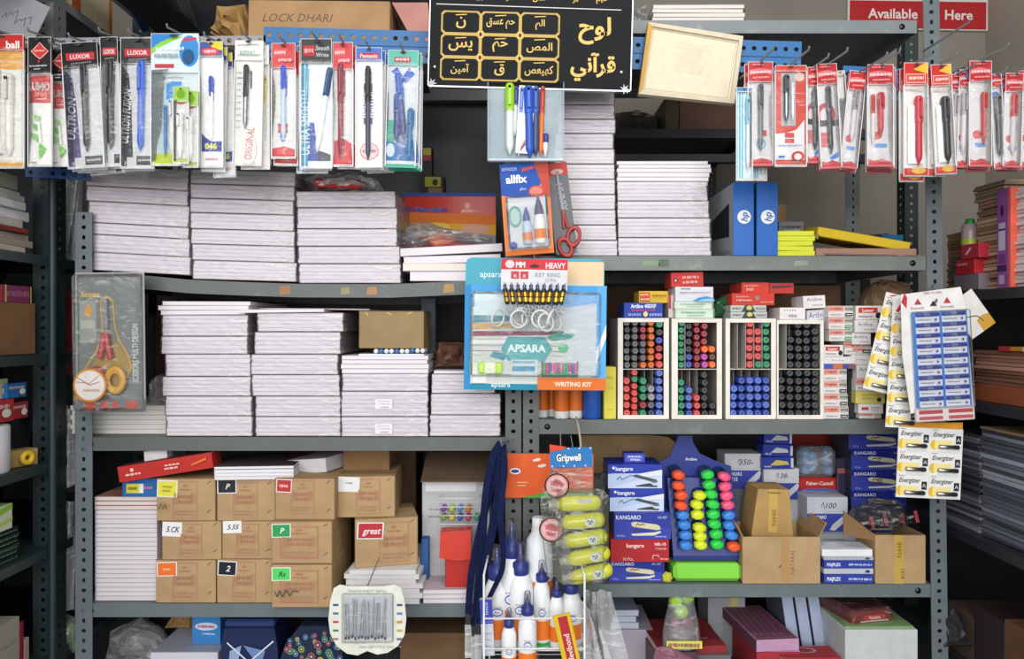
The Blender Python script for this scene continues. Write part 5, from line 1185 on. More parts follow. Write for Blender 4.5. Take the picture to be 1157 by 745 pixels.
book('red_book', 'red covered book with a pale emblem at the lowest edge', 'book', 884, 950, 739, 747, .012, .06, '#a03038', [('e', .5, .62, .2, .24, '#b88a8a'), ('e', .5, .62, .14, .17, '#8a3a40')] + fx(.2, .85, .9, .06, '#d0a0a0', 2), z=t)
# tube bag of green balls
r = thing('ball_bag', 'clear bag of lime balls with a pink printed band on the bottom shelf', 'ball bag', (PX(774, -.01), .0, ZR4))
hB = PZ(738, -.01) - ZR4
MB().box(-.03, .0, 0, .03, .045, hB - .004, ('#5a3a4a', 'card'), .002).build('box_base', r)
mb = MB()
mb.ring([[(.034 * s_ * math.cos(a) , .025 + .02 * s_ * math.sin(a), hB + zz) for a in [2 * PI * j / 14 for j in range(14)]] for zz, s_ in [(0, 1.2), (.03, 1.2), (.06, 1.05), (.09, .85), (.12, .8)]], clear('bag'), True)
mb.build('film_bag', r)
for i, (dx, dz, s_) in enumerate([(-.012, .10, .016), (.014, .105, .014), (0, .075, .016), (.012, .05, .014), (-.014, .05, .014)]):
    MB().lathe([(.0005, -s_), (s_ * .7, -s_ * .7), (s_, 0), (s_ * .7, s_ * .7), (.0005, s_)], (0, 0, 0), (0, 0, 1), ('#a8d82c' if i < 3 else '#8a4060', 'cloth'), 14).build('ball', r, (dx, .025, hB + dz))
mb = MB(); mb.box(-.038, -.004, 0, .038, -.002, .016, ('#d8dc58', 'card')); mb.art(-.038, 0, .076, .016, -.004, fx(.05, .5, .95, .6, '#a04868', 1, .08)); mb.build('printed_band', r, (0, 0, hB + .006))
crumple('plastic_bag', 'wine coloured patterned film under the ball bag', 'plastic bag', [(740, 745), (741, 725), (757, 722), (790, 741), (798, 745)], -.012, .02, mat('#8a5a6a', 'gloss'), z=hB + ZR4 - .03)
# ================================================================== hanging pen packets
YP = -.16
def pen3(parent, x, z0, z1, r, body, cap=None, tilt=0.0, capf=.62, tip=None, name='pen', down=True, y=-.002):
    """pen hanging in the packet from z0 (bottom) up to z1"""
    Lg = z1 - z0; r *= 1.28; mb = MB()
    mb.lathe([(.0006, 0), (r * .45, .006), (r * .9, .014), (r, .02), (r, Lg * capf)], (0, 0, 0), (0, 0, 1), body if isinstance(body, tuple) else (body, 'plastic'), 12)
    o = mb.build(name, parent, (x, y, z0), (0, tilt, 0))
    cm = MB(); c = cap or body
    c = c if isinstance(c, tuple) else (c, 'plastic')
    cm.lathe([(r * 1.15, Lg * capf), (r * 1.2, Lg * .96), (r * .8, Lg)], (0, 0, 0), (0, 0, 1), c, 12)
    cm.box(-r * .35, -r * 1.9, Lg * .68, r * .35, -r * 1.3, Lg * .95, c, .0004); cm.box(-r * .35, -r * 1.9, Lg * .91, r * .35, 0, Lg * .95, c)
    cm.build('cap', o)
    return o
def pack(label, x0, x1, y0, y1, spec, Y=YP, behind=0, dxb=2.0, name='pen_packet', cat='pen packet', tilt=0.0, blabel=None, group=None, rail=None, hook_=True, rz=0.0, hx=None, hlen=.035, dyb=1.5):
    k = K(Y); w, h = (x1 - x0) * k, (y1 - y0) * k
    cx = (x0 + x1) / 2 if hx is None else hx
    P0 = Vector((PX(cx, Y), Y, PZ(y0, Y)))
    r = thing(name, label, cat, P0, (0, tilt, rz), group)
    r_off = (x0 + x1) / 2 * k - cx * k
    hd = spec.get('head', .2); bg = spec.get('bg', '#d8d8d8')
    mb = MB(); c = .003
    mb.prism([(r_off - w / 2, -h), (r_off + w / 2, -h), (r_off + w / 2, -hd * h), (r_off - w / 2, -hd * h)], .003, .0036, (bg, 'paper'))
    mb.art(r_off - w / 2, -h, w, h, .003, spec.get('body', []))
    mb.build('backing_card', r)
    mb = MB(); e = .004 if spec.get('round') else .0008
    mb.prism([(r_off - w / 2, -hd * h), (r_off + w / 2, -hd * h), (r_off + w / 2, -e), (r_off + w / 2 - e, 0), (r_off - w / 2 + e, 0), (r_off - w / 2, -e)], -.001, .0034, (spec.get('hc', '#222222'), 'gloss'))
    mb.art(r_off - w / 2, -hd * h, w, hd * h, -.0011, spec.get('hops', []) + [('e', .5, 1 - .0035 / (hd * h) - .04, .09, .035 / hd * .3, '#3a3c40')])
    mb.art(r_off - w / 2, -hd * h, w, hd * h, -.0013, frame(0, 0, 1, 1, .0009 / w, '#dcdcdc', w / (hd * h)))
    mb.build('header_card', r)
    for p in spec.get('pens', []):
        u, v0, v1, rad, body = p[:5]; kw = p[5] if len(p) > 5 else {}
        pen3(r, r_off - w / 2 + u * w, -h + v0 * h, -h + v1 * h, rad, body, **kw)
    # pouch film with a soft puff
    N = 6; rings = []
    rr = random.Random(int(x0 * 7))
    pf = spec.get('puff', .007)
    out = []
    zs = [-h * (hd - .02) - (h * (1 - hd)) * i / N for i in range(N + 1)]
    mbf = MB(); vs = []; fs = []
    M_ = 5
    for i, z in enumerate(zs):
        for j in range(M_ + 1):
            f = math.sin(PI * j / M_) ** .6 * (math.sin(PI * min(1, max(0, (i + .25) / (N + .5)))) ** .4) if 0 < j < M_ else 0
            vs.append((r_off - w / 2 + w * j / M_, -.0012 - pf * f * rr.uniform(.75, 1.1), z))
    for i in range(N):
        for j in range(M_):
            a = i * (M_ + 1) + j; fs.append((a, a + 1, a + M_ + 2, a + M_ + 1))
    mbf.add(vs, fs, clear('film'), True)
    for sx_ in (-1, 1): mbf.box(r_off + sx_ * w / 2 - .0009, -.0016, -h, r_off + sx_ * w / 2 + .0009, -.0004, -hd * h, ('#d6d8da', 'gloss'))
    # crimped bottom edge
    mbf.box(r_off - w / 2 - .001, -.0014, -h - .003, r_off + w / 2 + .001, .0012, -h + .002, spec.get('edge', clear('haze')))
    mbf.build('film_pouch', r)
    for i in range(behind):
        c2 = copy_tree(r)
        sgn = 1 if cx < 578 else -1
        c2.location = P0 + Vector(((rr.uniform(.3, 1) * dxb * (i + 1)) * k * spec.get('dir', sgn), .012 * (i + 1), -(rr.uniform(.2, 1) * dyb * (i + 1)) * k))
        c2.rotation_euler = (0, tilt + rr.uniform(-.03, .03), rr.uniform(-.12, .12))
        c2['label'] = (blabel or label) + ', %s behind the front one' % COLN[i]
        c2['group'] = group or (cat + 's behind one another on a hook')
    if hook_ and rail is not None:
        a = Vector((P0.x - .0, rail.location.y - .0005, P0.z + .012)); b = Vector((P0.x + .001, Y - hlen, P0.z - .002))
        a.z = min(a.z + .02, rail.location.z - .01) if rail is railD else a.z
        mb = MB().tube([a, a + (b - a) * .5, b, b + Vector((.0, -.003, .006))], .002, STEEL, 8)
        o = mb.build('hook', rail)
        o.matrix_parent_inverse = (Matrix.Translation(rail.location) @ rail.rotation_euler.to_matrix().to_4x4()).inverted()
    return r
bpy.context.view_layer.update()
BK = '#1d1d20'
def h_lux(tt=0): return [('r', .12, .28, .9, .58, '#b8323a'), ('t', 'LUXOR', .51, .43, .17, '#ecd4d4', {'mw': .6, 'bold': .02})] + fx(.25, .16, .85, .07, '#8a8a90', 1, .06)
# 1 paper clip pack
sp = {'head': .12, 'hc': '#c03430', 'hops': [('t', 'ball', .75, .35, .45, '#f4e8e0', {'mw': .5, 'bold': .03})], 'bg': '#d9d6ce', 'round': 1,
      'body': [('r', 0, .74, 1, .9, '#e0a03c'), ('r', 0, 0, 1, .04, '#d89a3a')] + frame(.06, .05, .94, .8, .01, '#bdb9b0', .3) + [('e', .45, .1, .06, .012, '#8d8f94')],
      'pens': [(.35, .14, .76, .0055, '#e4e2de', {'cap': '#dcdad4'}), (.68, .08, .70, .0055, '#dad8d2', {'cap': '#c9c7c0'})], 'puff': .012}
pack('cream card of white ball pens under a red header, at the end of the row', -22, 27, 39, 189, sp, rail=railD)
# 2 UNO
UB = [('r', .03, .49, .97, .705, '#c2322e'), ('t', 'UNO', .5, .62, .055, '#f2efe8', {'mw': .74, 'bold': .05}), ('t', 'UNO', .5, .6205, .055, '#2c2624', {'mw': .66, 'bold': .0}), ('t', 'STYLE', .5, .555, .025, '#f0b8a8', {'mw': .6}), ] + fx(.3, .52, .8, .012, '#f0c8b8', 1)
UB += [('p', [(.25, .36), (.5, .34), (.5, .38), (.25, .40)], '#8fc87a'), ('p', [(.2, .29), (.45, .27), (.45, .31), (.2, .33)], '#6db85a'), ('p', [(.1, .22), (.4, .18), (.4, .24), (.1, .26)], '#8fc87a'), ('p', [(.45, .18), (.78, .13), (.48, .05)], '#6cc04a'), ('p', [(.4, .34), (.5, .34), (.58, .18), (.48, .18)], '#efeeea')] + fx(.1, .02, .4, .012, '#55555a')
UH = [('p', [(.12, .62), (.3, .72), (.5, .86), (.7, .72), (.88, .62), (.7, .5), (.5, .40), (.3, .5)], '#e8c0b8'), ('p', [(.15, .62), (.32, .70), (.5, .84), (.68, .70), (.85, .62), (.68, .52), (.5, .42), (.32, .52)], '#c83430')] + fx(.26, .62, .74, .05, '#f0d0c8', 1, .07) + [('e', .5, .33, .05, .035, '#a83030')] + fx(.1, .2, .9, .05, '#c8c8c8', 2, .06) + fx(.35, .1, .65, .04, '#c8c8c8', 3, .06)
sp = {'head': .29, 'hc': '#2a2628', 'hops': UH, 'bg': '#e9e6e1', 'body': UB, 'puff': .003}
pack('pen sleeve with a red badge, red square and green arrow figure', 32, 58.5, 42, 187, sp, rail=railD, hx=45)
pack('same red badge pen sleeve hanging lower and partly hidden', 57, 80, 55, 187, sp, Y=YP + .02, rail=railD, hx=68)
# green edged strip behind
# 3..5 Luxor ultron
def ultron(pc, wedge, txt, penx=.62, pr=.0045, left=True, cap=None):
    return {'head': .20, 'hc': BK, 'hops': h_lux(), 'bg': '#c7c8ca',
            'body': [('p', [(0, 0), (.16, 0), (.16, .08), (.34, .08), (.3, .5), (.22, .72), (0, .8)], wedge), ('t', txt, .14, .40, .06, '#e9e9ec', {'rot': 1.5, 'mw': .42, 'bold': .02, 'shear': .2}), ('r', .45, .02, .98, .09, BK), ('t', '30/-', .2, .035, .03, '#dadadc', {'mw': .3})] + fx(.5, .055, .9, .02, '#c8c8cc', 3),
            'pens': [(penx, .12, .82, pr, pc, {'cap': cap or pc, 'tilt': .02})], 'puff': .008}
pack('black headed pen packet with a violet lettered strip', 69, 110, 48, 189, ultron('#2e3038', '#4a3a70', 'ULTRON', .55), rail=railD, tilt=-.06, behind=3, dxb=5, blabel='black headed pen packet behind the violet lettered strip')
pack('black headed packet with a fat black pen', 113, 133, 42, 187, {**ultron('#2c2e33', '#b9bbc0', ' ', .45, .0052), 'body': [('r', .55, .02, .98, .09, BK)]}, Y=YP + .004, rail=railD, behind=1, dxb=6, tilt=-.03, blabel='black headed fat pen packet')
pack('black headed pen packet with a bright blue pen', 136.5, 174, 43, 189, ultron('#3a66c8', '#1f2430', 'ULTRON FUSION', .60, .0048, cap='#3a66c8'), rail=railD, behind=2, dxb=-5, blabel='black headed pen packet behind the bright blue pen')
# 6 sanitizer
sp = {'head': .30, 'hc': '#c8d8dc', 'bg': '#ccd8da', 'round': 1,
      'hops': [('p', [(0, .55), (.2, .75), (.5, .9), (.7, 1), (0, 1)], '#2f7fc4'), ('p', [(0, .45), (.2, .66), (.5, .84), (.66, .92), (.5, .93), (.2, .78), (0, .6)], '#8ac83c'), ('e', .80, .55, .21, .4, '#3286c8'), ('e', .78, .4, .13, .2, '#20507c'), ('p', [(.66, .78), (.95, .84), (.95, .9), (.68, .86)], '#c83c50'), ('r', .08, .12, .48, .22, '#b83c44')] + fx(.1, .6, .7, .1, '#e8eef0', 1, .08) + fx(.08, .42, .6, .12, '#8a9aa4', 2, .08),
      'body': [('t', 'sanitizer', .44, .67, .035, '#5a6268', {'mw': .75}), ('p', [(.12, .0), (.2, .60), (.3, .66), (.6, .66), (.75, .55), (.9, .3), (.95, 0)], '#b9cdd4'), ('p', [(.3, .5), (.3, .62), (.42, .64), (.62, .64), (.62, .5)], '#3a8ad0'), ('p', [(0, 0), (1, 0), (1, .05), (.5, .10), (0, .08)], '#b8cc28')],
      'pens': [(.3, .06, .45, .0022, '#3a7ac0'), (.44, .07, .50, .0040, '#e4e4e0', {'cap': '#cfd6d8'})], 'puff': .016}
o = pack('blue and green topped sanitizer pouch among the pen packets', 171, 225, 38, 186, sp, Y=YP - .004, rail=railD)
for i, (dx, dz) in enumerate([(.055 * .5, 0), (.045, -.006)]):
    pass
sp = {'head': .2, 'hc': '#8ab82c', 'hops': [('e', .5, .5, .3, .3, '#6aa020')], 'bg': '#d0d0cc', 'body': [('e', .45, .86, .46, .09, '#c03434'), ('t', 'kores', .46, .86, .05, '#f0d8d0', {'mw': .6, 'bold': .02}), ('r', .3, .1, .65, .7, '#e6e4e0'), ('e', .46, .55, .16, .05, '#c83c3c'), ('r', 0, 0, 1, .06, '#a8bc30')], 'pens': [(.46, .05, .66, .0045, '#eeece8', {'cap': '#dcdcd8'})]}
pack('small lime header pouch with a red oval over the sanitizer', 196, 213, 98, 184, sp, Y=YP - .024, hook_=False, name='correction_pen_pouch', cat='pouch')
pack('small lime header pouch, second one over the sanitizer', 207, 224, 103, 188, sp, Y=YP - .014, hook_=False, name='correction_pen_pouch', cat='pouch')
# 7 046
sp = {'head': .12, 'hc': '#23408c', 'hops': [('p', [(.3, 1), (.6, .5), (1, .4), (1, 1)], '#d8c83a'), ('e', .45, .32, .4, .28, '#c03440'), ('e', .45, .32, .36, .22, '#d8485a')] + fx(.2, .32, .72, .25, '#f0d8d8', 1, .1), 'bg': '#e8e6e4',
      'body': [('p', [(0, .06), (1, .06), (1, .20), (.7, .20), (.3, .24), (0, .3)], '#e8e6e4'), ('p', [(.04, .12), (.92, .12), (.92, .205), (.5, .2), (.25, .23), (.04, .27)], '#22388c'), ('t', '046', .45, .165, .045, '#d6d83c', {'mw': .7, 'bold': .04})] + fx(.2, .06, .8, .02, '#c87878', 1),
      'pens': [(.5, .2, .72, .0032, '#eeeeec', {'cap': '#2a50b8', 'capf': .75})], 'puff': .005}
pack('white sleeve with a blue pen above a navy number block', 226, 252, 47, 188, sp, rail=railD, behind=2, dxb=8, blabel='white sleeve with navy number block', dyb=6)
# 8 original
sp = {'head': .16, 'hc': '#e4e2de', 'hops': fx(.05, .75, .9, .06, '#55585c', 1, .04) + [('r', .1, .25, .9, .42, '#e2e8e4'), ('t', 'REFINIT', .5, .33, .16, '#4a9a88', {'mw': .8, 'bold': .02})], 'bg': '#e4e1dc',
      'body': fx(.08, .7, .3, .01, '#b86060', 1, .04) + [('r', .08, y, .22, y + .006, '#a8a8a8') for y in (.3, .35, .4, .45, .5, .55, .6, .65, .7, .74)] + [('e', .55, .12, .26, .13, '#e6d8d4'), ('t', 'ORIGINAL', .56, .17, .06, '#b85050', {'rot': 1.5, 'mw': .26})],
      'pens': [(.42, .28, .8, .0036, ('#8a8f98', 'metal'), {'cap': '#26282e', 'capf': .5})], 'puff': .006}
pack('white topped pen packet with teal lettering and a black pen', 266, 298, 46, 186, sp, rail=railA, behind=1, dxb=10, hx=283, tilt=.02, blabel='white topped pen packet with teal lettering', dyb=9)
sp = {'head': .06, 'hc': '#b8c8b0', 'bg': '#cfcdb8', 'body': [('e', .5, .84, .3, .05, '#58a088')] + fx(.1, .7, .9, .02, '#9a9a60'), 'pens': [(.3, .1, .8, .003, '#d8c030'), (.7, .15, .85, .003, '#b8b8a0', {'cap': '#d0b030'})]}
pack('packet of thin yellow pens tucked between two packets', 290, 306, 68, 186, sp, Y=YP + .02, hook_=False)
def redhead(pc, cap, h=.22, hc='#c03438', bgc='#dcdad8', stampc='#c86060', capf=.6, r=.0036, u=.5, ex=[], v=(.14, .80), edge='#c83c3c', tilt=0):
    return {'head': h, 'hc': hc, 'hops': [('r', .1, .5, .6, .78, '#d86060')] + fx(.12, .62, .6, .14, '#f0d8d8', 1, .09) + fx(.3, .3, .9, .14, '#e8c0c0', 2, .09), 'bg': bgc,
            'body': [('r', .08, y, .18, y + .005, '#b0aeb0') for y in (.3, .36, .42, .48, .54, .6)] + ex + [('p', [(0, 0), (1, 0), (1, .07), (.5, .10), (0, .08)], edge)],
            'pens': [(u, v[0], v[1], r, pc, {'cap': cap, 'capf': capf, 'tilt': tilt})], 'puff': .008}
pack('red headed packet with a royal blue pen', 307, 334, 49, 178, redhead('#b8c8dc', '#3050c8', ex=[('r', .25, .22, .65, .3, '#c03c44'), ('e', .45, .2, .12, .06, '#4a88b8')], capf=.7), rail=railA, hx=322, behind=2, dxb=5, dyb=7)
# 10
sp = {'head': .19, 'hc': BK, 'hops': [('r', .08, .3, .45, .72, '#b83038'), ('t', 'Smooth', .7, .62, .2, '#d8d8dc', {'mw': .45, 'shear': .2}), ('t', 'Write', .7, .34, .18, '#d8d8dc', {'mw': .4, 'shear': .2})] + fx(.12, .5, .42, .2, '#e8b0b0', 1, .08), 'bg': '#dfe4e8',
      'body': [('r', 0, .0, .22, 1, '#3f92b4'), ('r', .1, .0, .13, 1, '#dfe4e8'), ('p', [(.22, .05), (.55, .05), (.42, .35), (.22, .35)], '#2a4a9c'), ('p', [(.55, .05), (.95, .05), (.95, .1), (.5, .14)], '#2f3338'), ('t', 'ULTRA SMOOTH', .12, .35, .07, '#e6f0f4', {'rot': PI / 2, 'mw': .5})],
      'pens': [(.52, .12, .78, .0042, '#ecedee', {'cap': '#31507c', 'capf': .66, 'tilt': .16}), (.2, .5, .78, .002, '#5ab0cc')], 'puff': .006}
pack('black headed packet with sky blue stripe and a white pen', 340, 375, 44, 189, sp, rail=railA, behind=2, dxb=-5, blabel='packet with sky blue stripe')
pack('red headed packet with a maroon pen', 376, 399, 48, 187, redhead('#8a2a3c', '#8a3040', ex=[('p', [(.05, .0), (.95, .0), (.9, .18), (.5, .22), (.05, .2)], '#c84048')], v=(.05, .82), u=.4, r=.0042), Y=YP + .004, rail=railA, behind=1, dxb=3)
# 12 montex
sp = {'head': .11, 'hc': '#2f66b8', 'hops': [('r', .12, .15, .88, .6, '#b83444'), ('t', 'Pentonic', .5, .37, .3, '#f2dede', {'mw': .65, 'bold': .02})], 'bg': '#e6e4e2',
      'body': [('e', .5, .13, .36, .075, '#c8686c'), ('e', .5, .13, .32, .065, '#e0c8c6')] + fx(.24, .13, .76, .03, '#b85058', 1, .08) + [('r', .3, .36, .62, .70, '#2b3040'), ('t', 'MONTEX', .46, .52, .10, '#e4e4ea', {'rot': PI / 2, 'mw': .22, 'bold': .02})],
      'pens': [(.47, .05, .84, .0038, '#43465c', {'cap': '#24252c', 'capf': .62})], 'puff': .003}
pack('blue headed white sleeve with a dark vertical lettered pen', 402, 432, 54, 188, sp, rail=railA, behind=3, dxb=3)
# 13 teal
sp = {'head': .13, 'hc': '#4aa894', 'hops': [('r', .2, .2, .75, .55, '#b84a58')] + fx(.25, .38, .7, .2, '#f0dce0', 1, .1), 'bg': '#cfd4da',
      'body': [('p', [(.1, .82), (.3, .86), (.5, .78), (.7, .86), (.9, .8), (.6, .72)], '#3a5cb8'), ('r', 0, .18, .3, .4, '#48a890'), ('p', [(0, .05), (1, .05), (.9, .24), (.6, .3), (.3, .2), (0, .22)], '#2c68a4'), ('e', .15, .14, .14, .06, '#c8d4dc'), ('r', 0, 0, 1, .02, '#3aa088')],
      'pens': [(.36, .2, .62, .005, '#26387c', {'cap': '#34549c'}), (.62, .22, .80, .005, '#26387c', {'cap': '#3a66b8', 'tilt': -.12}), (.8, .06, .5, .004, '#2f74a8')], 'puff': .012, 'edge': mat('#3aa088', 'gloss')}
pack('teal headed packet of chunky blue pens beside the black plaque', 439, 473, 57, 188, sp, rail=railA, hx=455, tilt=.03, behind=2, dxb=3, dyb=1)
# ------------------------------------------------------------------ red packets, second rack
def rp_(pc, cap, ex=(), bg='#cfcacb', h=.2, pens=None, u=.5, v=(.12, .78), hops=None, hc='#b93236', r=.0038):
    return {'head': h, 'hc': hc, 'hops': hops or ([('p', [(.05, .35), (.6, .45), (.95, .35), (.95, .6), (.5, .7), (.05, .6)], '#d07478')] + fx(.1, .48, .9, .14, '#f0dcdc', 1, .08) + fx(.15, .82, .6, .1, '#e0a0a0', 3, .08) + fx(.15, .18, .8, .1, '#e0a0a0', 2, .08)),
            'bg': bg, 'body': list(ex) + [('p', [(0, 0), (1, 0), (1, .04), (.6, .07), (.3, .05), (0, .07)], '#c0343a')], 'pens': pens or [(u, v[0], v[1], r, pc, {'cap': cap})], 'puff': .008, 'edge': mat('#b8686a', 'gloss')}
sp = {'head': .05, 'hc': '#3a78ac', 'hops': [], 'bg': '#cfdfe4', 'body': [('r', .0, .02, .45, 1, '#58a8c0'), ('r', .12, .02, .17, 1, '#d8ecf0'), ('r', .3, .02, .34, 1, '#d8ecf0')], 'pens': [(.7, .1, .9, .003, '#c8dce4', {'cap': '#8ab8cc'})], 'puff': .004}
pack('narrow sky blue pen sleeve, tallest at the start of the red packets', 832, 850, 99, 203, sp, Y=YP, hook_=False)
pack('narrow pale pen sleeve behind the sky blue one', 850, 866, 150, 203, {**sp, 'bg': '#d9d8d4'}, Y=YP + .03, hook_=False)
pack('red headed packet with a grey pen and blue ring mark', 845, 873, 70, 186, rp_('#6a6c72', '#4c4e54', [('e', .55, .2, .2, .055, '#5aa0c8'), ('e', .55, .2, .13, .035, '#dce4e8'), ('r', .45, .28, .78, .34, '#b84a4c')]), rail=railA, behind=1, dxb=3, hlen=.07)
sp = {'head': .06, 'hc': '#c43e2e', 'hops': [], 'bg': '#c8402f',
      'body': [('r', .22, .40, .68, .93, '#a7a9ac'), ('e', .8, .89, .16, .045, '#d8b8b0'), ('p', [(.04, .06), (.96, .06), (.96, .46), (.7, .36), (.4, .33), (.04, .32)], '#d9d8d8'), ('r', .33, .28, .63, .33, '#c23a34'), ('r', .33, .225, .63, .27, '#c23a34')] + fx(.12, .20, .86, .015, '#6a7ab8', 1, .05) + [('e', .72, .09, .2, .05, '#b83c3c'), ('e', .72, .085, .12, .032, '#e0d0cc'), ('r', .1, .075, .3, .095, '#3a78c0')],
      'pens': [(.35, .42, .90, .004, ('#8d9196', 'metal'), {'cap': '#4a4c50'}), (.56, .45, .82, .002, '#e4e4e4')], 'puff': .002}
pack('solid red window box of a silver pen among the red packets', 875.5, 911, 74, 187, sp, Y=YP - .004, rail=railA, hlen=.085, name='pen_box')
blk = [('e', .4, .52, .46, .11, '#a8343c'), ('e', .4, .50, .3, .08, '#d8ccca'), ('r', .0, .40, 1, .46, '#2c2a2c'), ('r', .1, .2, .45, .34, '#c85a5e'), ('p', [(.5, .10), (.95, .16), (.95, .11), (.55, .06)], '#3a7ac4')]
pack('red packet with a black pen and red half ring, beside the window box', 912, 929, 76, 183, rp_('#2c2c30', '#46464c', blk), Y=YP + .005, rail=railA, hlen=.06, behind=1, dxb=3, blabel='red packet with a half ring beside the window box')
pack('tilted red packet with a black pen and red half ring', 922, 945, 72, 189, rp_('#26262a', '#505056', blk), Y=YP - .006, rail=railA, hlen=.07, tilt=-.05, behind=1, dxb=-4, hx=938, blabel='tilted red packet with a black pen')
pack('white edged sleeve peeking beside the tilted red packet', 944, 954, 80, 190, {'head': .05, 'hc': '#c8b8a0', 'bg': '#d4d2ce', 'body': fx(.1, .7, .9, .05, '#8a9a94', 1, .1), 'pens': [(.5, .2, .7, .0022, '#7a7c80')], 'puff': .003}, Y=YP + .02, hook_=False, tilt=-.06)
redp = [('e', .4, .3, .2, .04, '#c03c40'), ('r', .3, .18, .8, .22, '#6a90c8')]
pack('red packet fanned out furthest from the window box', 960, 979, 81, 190, rp_('#c8c0c2', '#8a8488', redp, v=(.25, .8)), Y=YP + .01, rail=railB, hlen=.09, tilt=.10, behind=2, dxb=-3, hx=975)
pack('red packet with a red capped pen, upright in the fan', 980, 1009, 73, 187, rp_('#c8c0c2', '#b83038', redp, pens=[(.5, .28, .72, .0042, '#c43038', {'cap': '#b82c34'}), (.2, .2, .7, .0028, '#c8c4c4', {'cap': '#b84448'})]), rail=railB, hlen=.07, behind=3, dxb=-6, blabel='red packet with a red capped pen')
linc = lambda pc: {'head': .20, 'hc': '#c03430', 'hops': [('p', [(.4, .7), (.9, 1), (1, 1), (1, .5)], '#e0b83c'), ('r', .08, .1, .9, .5, '#cc4a44')] + frame(.08, .1, .9, .5, .025, '#e8c0b0', 1.2) + fx(.2, .3, .8, .16, '#f4dcd0', 1, .09), 'bg': '#dfdad6',
                   'body': fx(.08, .76, .9, .03, '#b8a8a0', 1, .06) + [('r', .16, .1, .8, .62, '#ebe6e2'), ('r', 0, 0, 1, .06, '#c03a34'), ('e', .6, .04, .3, .03, '#d8a83c')], 'pens': [(.6, .08, .70, .0052, pc[0], {'cap': pc[1]})], 'puff': .005}
pack('yellow and red headed packet with a red pen', 1021, 1048, 71, 198, linc(('#b83040', '#c03c48')), Y=YP - .008, rail=railB, hlen=.05, behind=1, dxb=3, dyb=6)
pack('yellow and red headed packet with a black pen', 1051, 1074, 73, 196, linc(('#2a2c2e', '#34383a')), Y=YP - .006, rail=railB, hlen=.05, tilt=-.05, behind=1, dxb=4, hx=1062)
wave = [('e', .3, .87, .4, .05, '#3a68b8'), ('p', [(0, .82), (.4, .9), (1, .84), (1, .88), (.4, .94), (0, .88)], '#3a68b8')] + redp
for i, (a, b, t_, bt, tl, lb) in enumerate([(1075, 1086, 84, 187, .05, 'slim red packet with a blue wave, first past the black pen'), (1084, 1096, 79, 188, .03, 'slim red packet with a blue wave, second past the black pen')]):
    pack(lb, a, b, t_, bt, rp_('#c8c0c2', '#9a9098', wave, h=.18), Y=YP + .006 * (2 - i), rail=railB, hlen=.03, tilt=tl, behind=1, dxb=2, blabel='slim blue waved packet number %s past the black pen' % ['one', 'two'][i])
pack('red packet with a bold blue wave and a red pen', 1095, 1120, 69, 187, rp_('#c43038', '#b82c34', wave, h=.2, u=.65, v=(.2, .7)), Y=YP - .004, rail=railB, hlen=.08, behind=2, dxb=-5)
pack('narrow packet with a dark pen past the bold blue wave', 1119, 1131, 84, 190, rp_('#3a3c40', '#5a5c60', [('e', .5, .78, .4, .04, '#3a68b8')], h=.14), Y=YP + .004, rail=railB, hlen=.03, tilt=-.04)
pack('red packet with a blue wave near the end of the row', 1136, 1156, 83, 188, rp_('#c8bcc0', '#b83a40', wave, h=.2), Y=YP, rail=railB, hlen=.08, behind=2, dxb=-4, tilt=.03, blabel='blue waved red packet near the row end')
pack('red packet at the very end of the row', 1150, 1176, 80, 188, rp_('#c8bcc0', '#b83a40', redp, h=.2), Y=YP + .012, rail=railB, hlen=.03, behind=1)
# bare prongs on the post
for (px, py, tx, ty, Y0, Y1) in [(1043, 58, 1095, 25, -.01, -.155)]:
    a = Vector((PX(px, Y0), Y0, PZ(py, Y0))); b = Vector((PX(tx, Y1), Y1, PZ(ty, Y1)))
    tag(MB().tube([a, b, b + Vector((0, -.003, .004))], .0022, STEEL, 8).build('prong', rackR))

# ================================================================== black plaque with gilt script
def P2(x, y): return x, y
Yq = -.10; kq = K(Yq)
r = thing('plaque', 'black framed plaque with golden script in a nine cell grid', 'plaque', (PX(598, Yq), Yq, PZ(101, Yq)), (0, .026, 0))
w, h = 230 * kq, 116 * kq
mb = MB(); mb.box(-w / 2, 0, 0, w / 2, .008, h, ('#0c0e13', 'plaque'), .0006)
G = ('#d9b968', 'ink')
def U(px, py):  # photo pixel to plaque plane, undoing its slight tilt
    dx = (px - 598) * kq; dz = (101 - py) * kq; a = .026
    return dx * math.cos(a) - dz * math.sin(a), dx * math.sin(a) + dz * math.cos(a)
mb.build('board', r)
f = MB()
for (a0, b0, a1, b1) in ((-w / 2, 0, -w / 2 + .0022, h), (w / 2 - .0022, 0, w / 2, h), (-w / 2, 0, w / 2, .0028), (-w / 2, h - .002, w / 2, h)):
    f.box(a0, -.0014, b0, a1, .009, b1, ('#b9bcc0', 'metal'))
f.build('frame', r)
g = MB()
X0, Z0 = U(498, 92); gx0 = U(498, 50)[0]; gx1 = U(632, 50)[0]; gz0 = U(565, 92)[1]; gz1 = U(565, 13.5)[1]
cw, ch = (gx1 - gx0) / 3, (gz1 - gz0) / 3
yy = -.0008
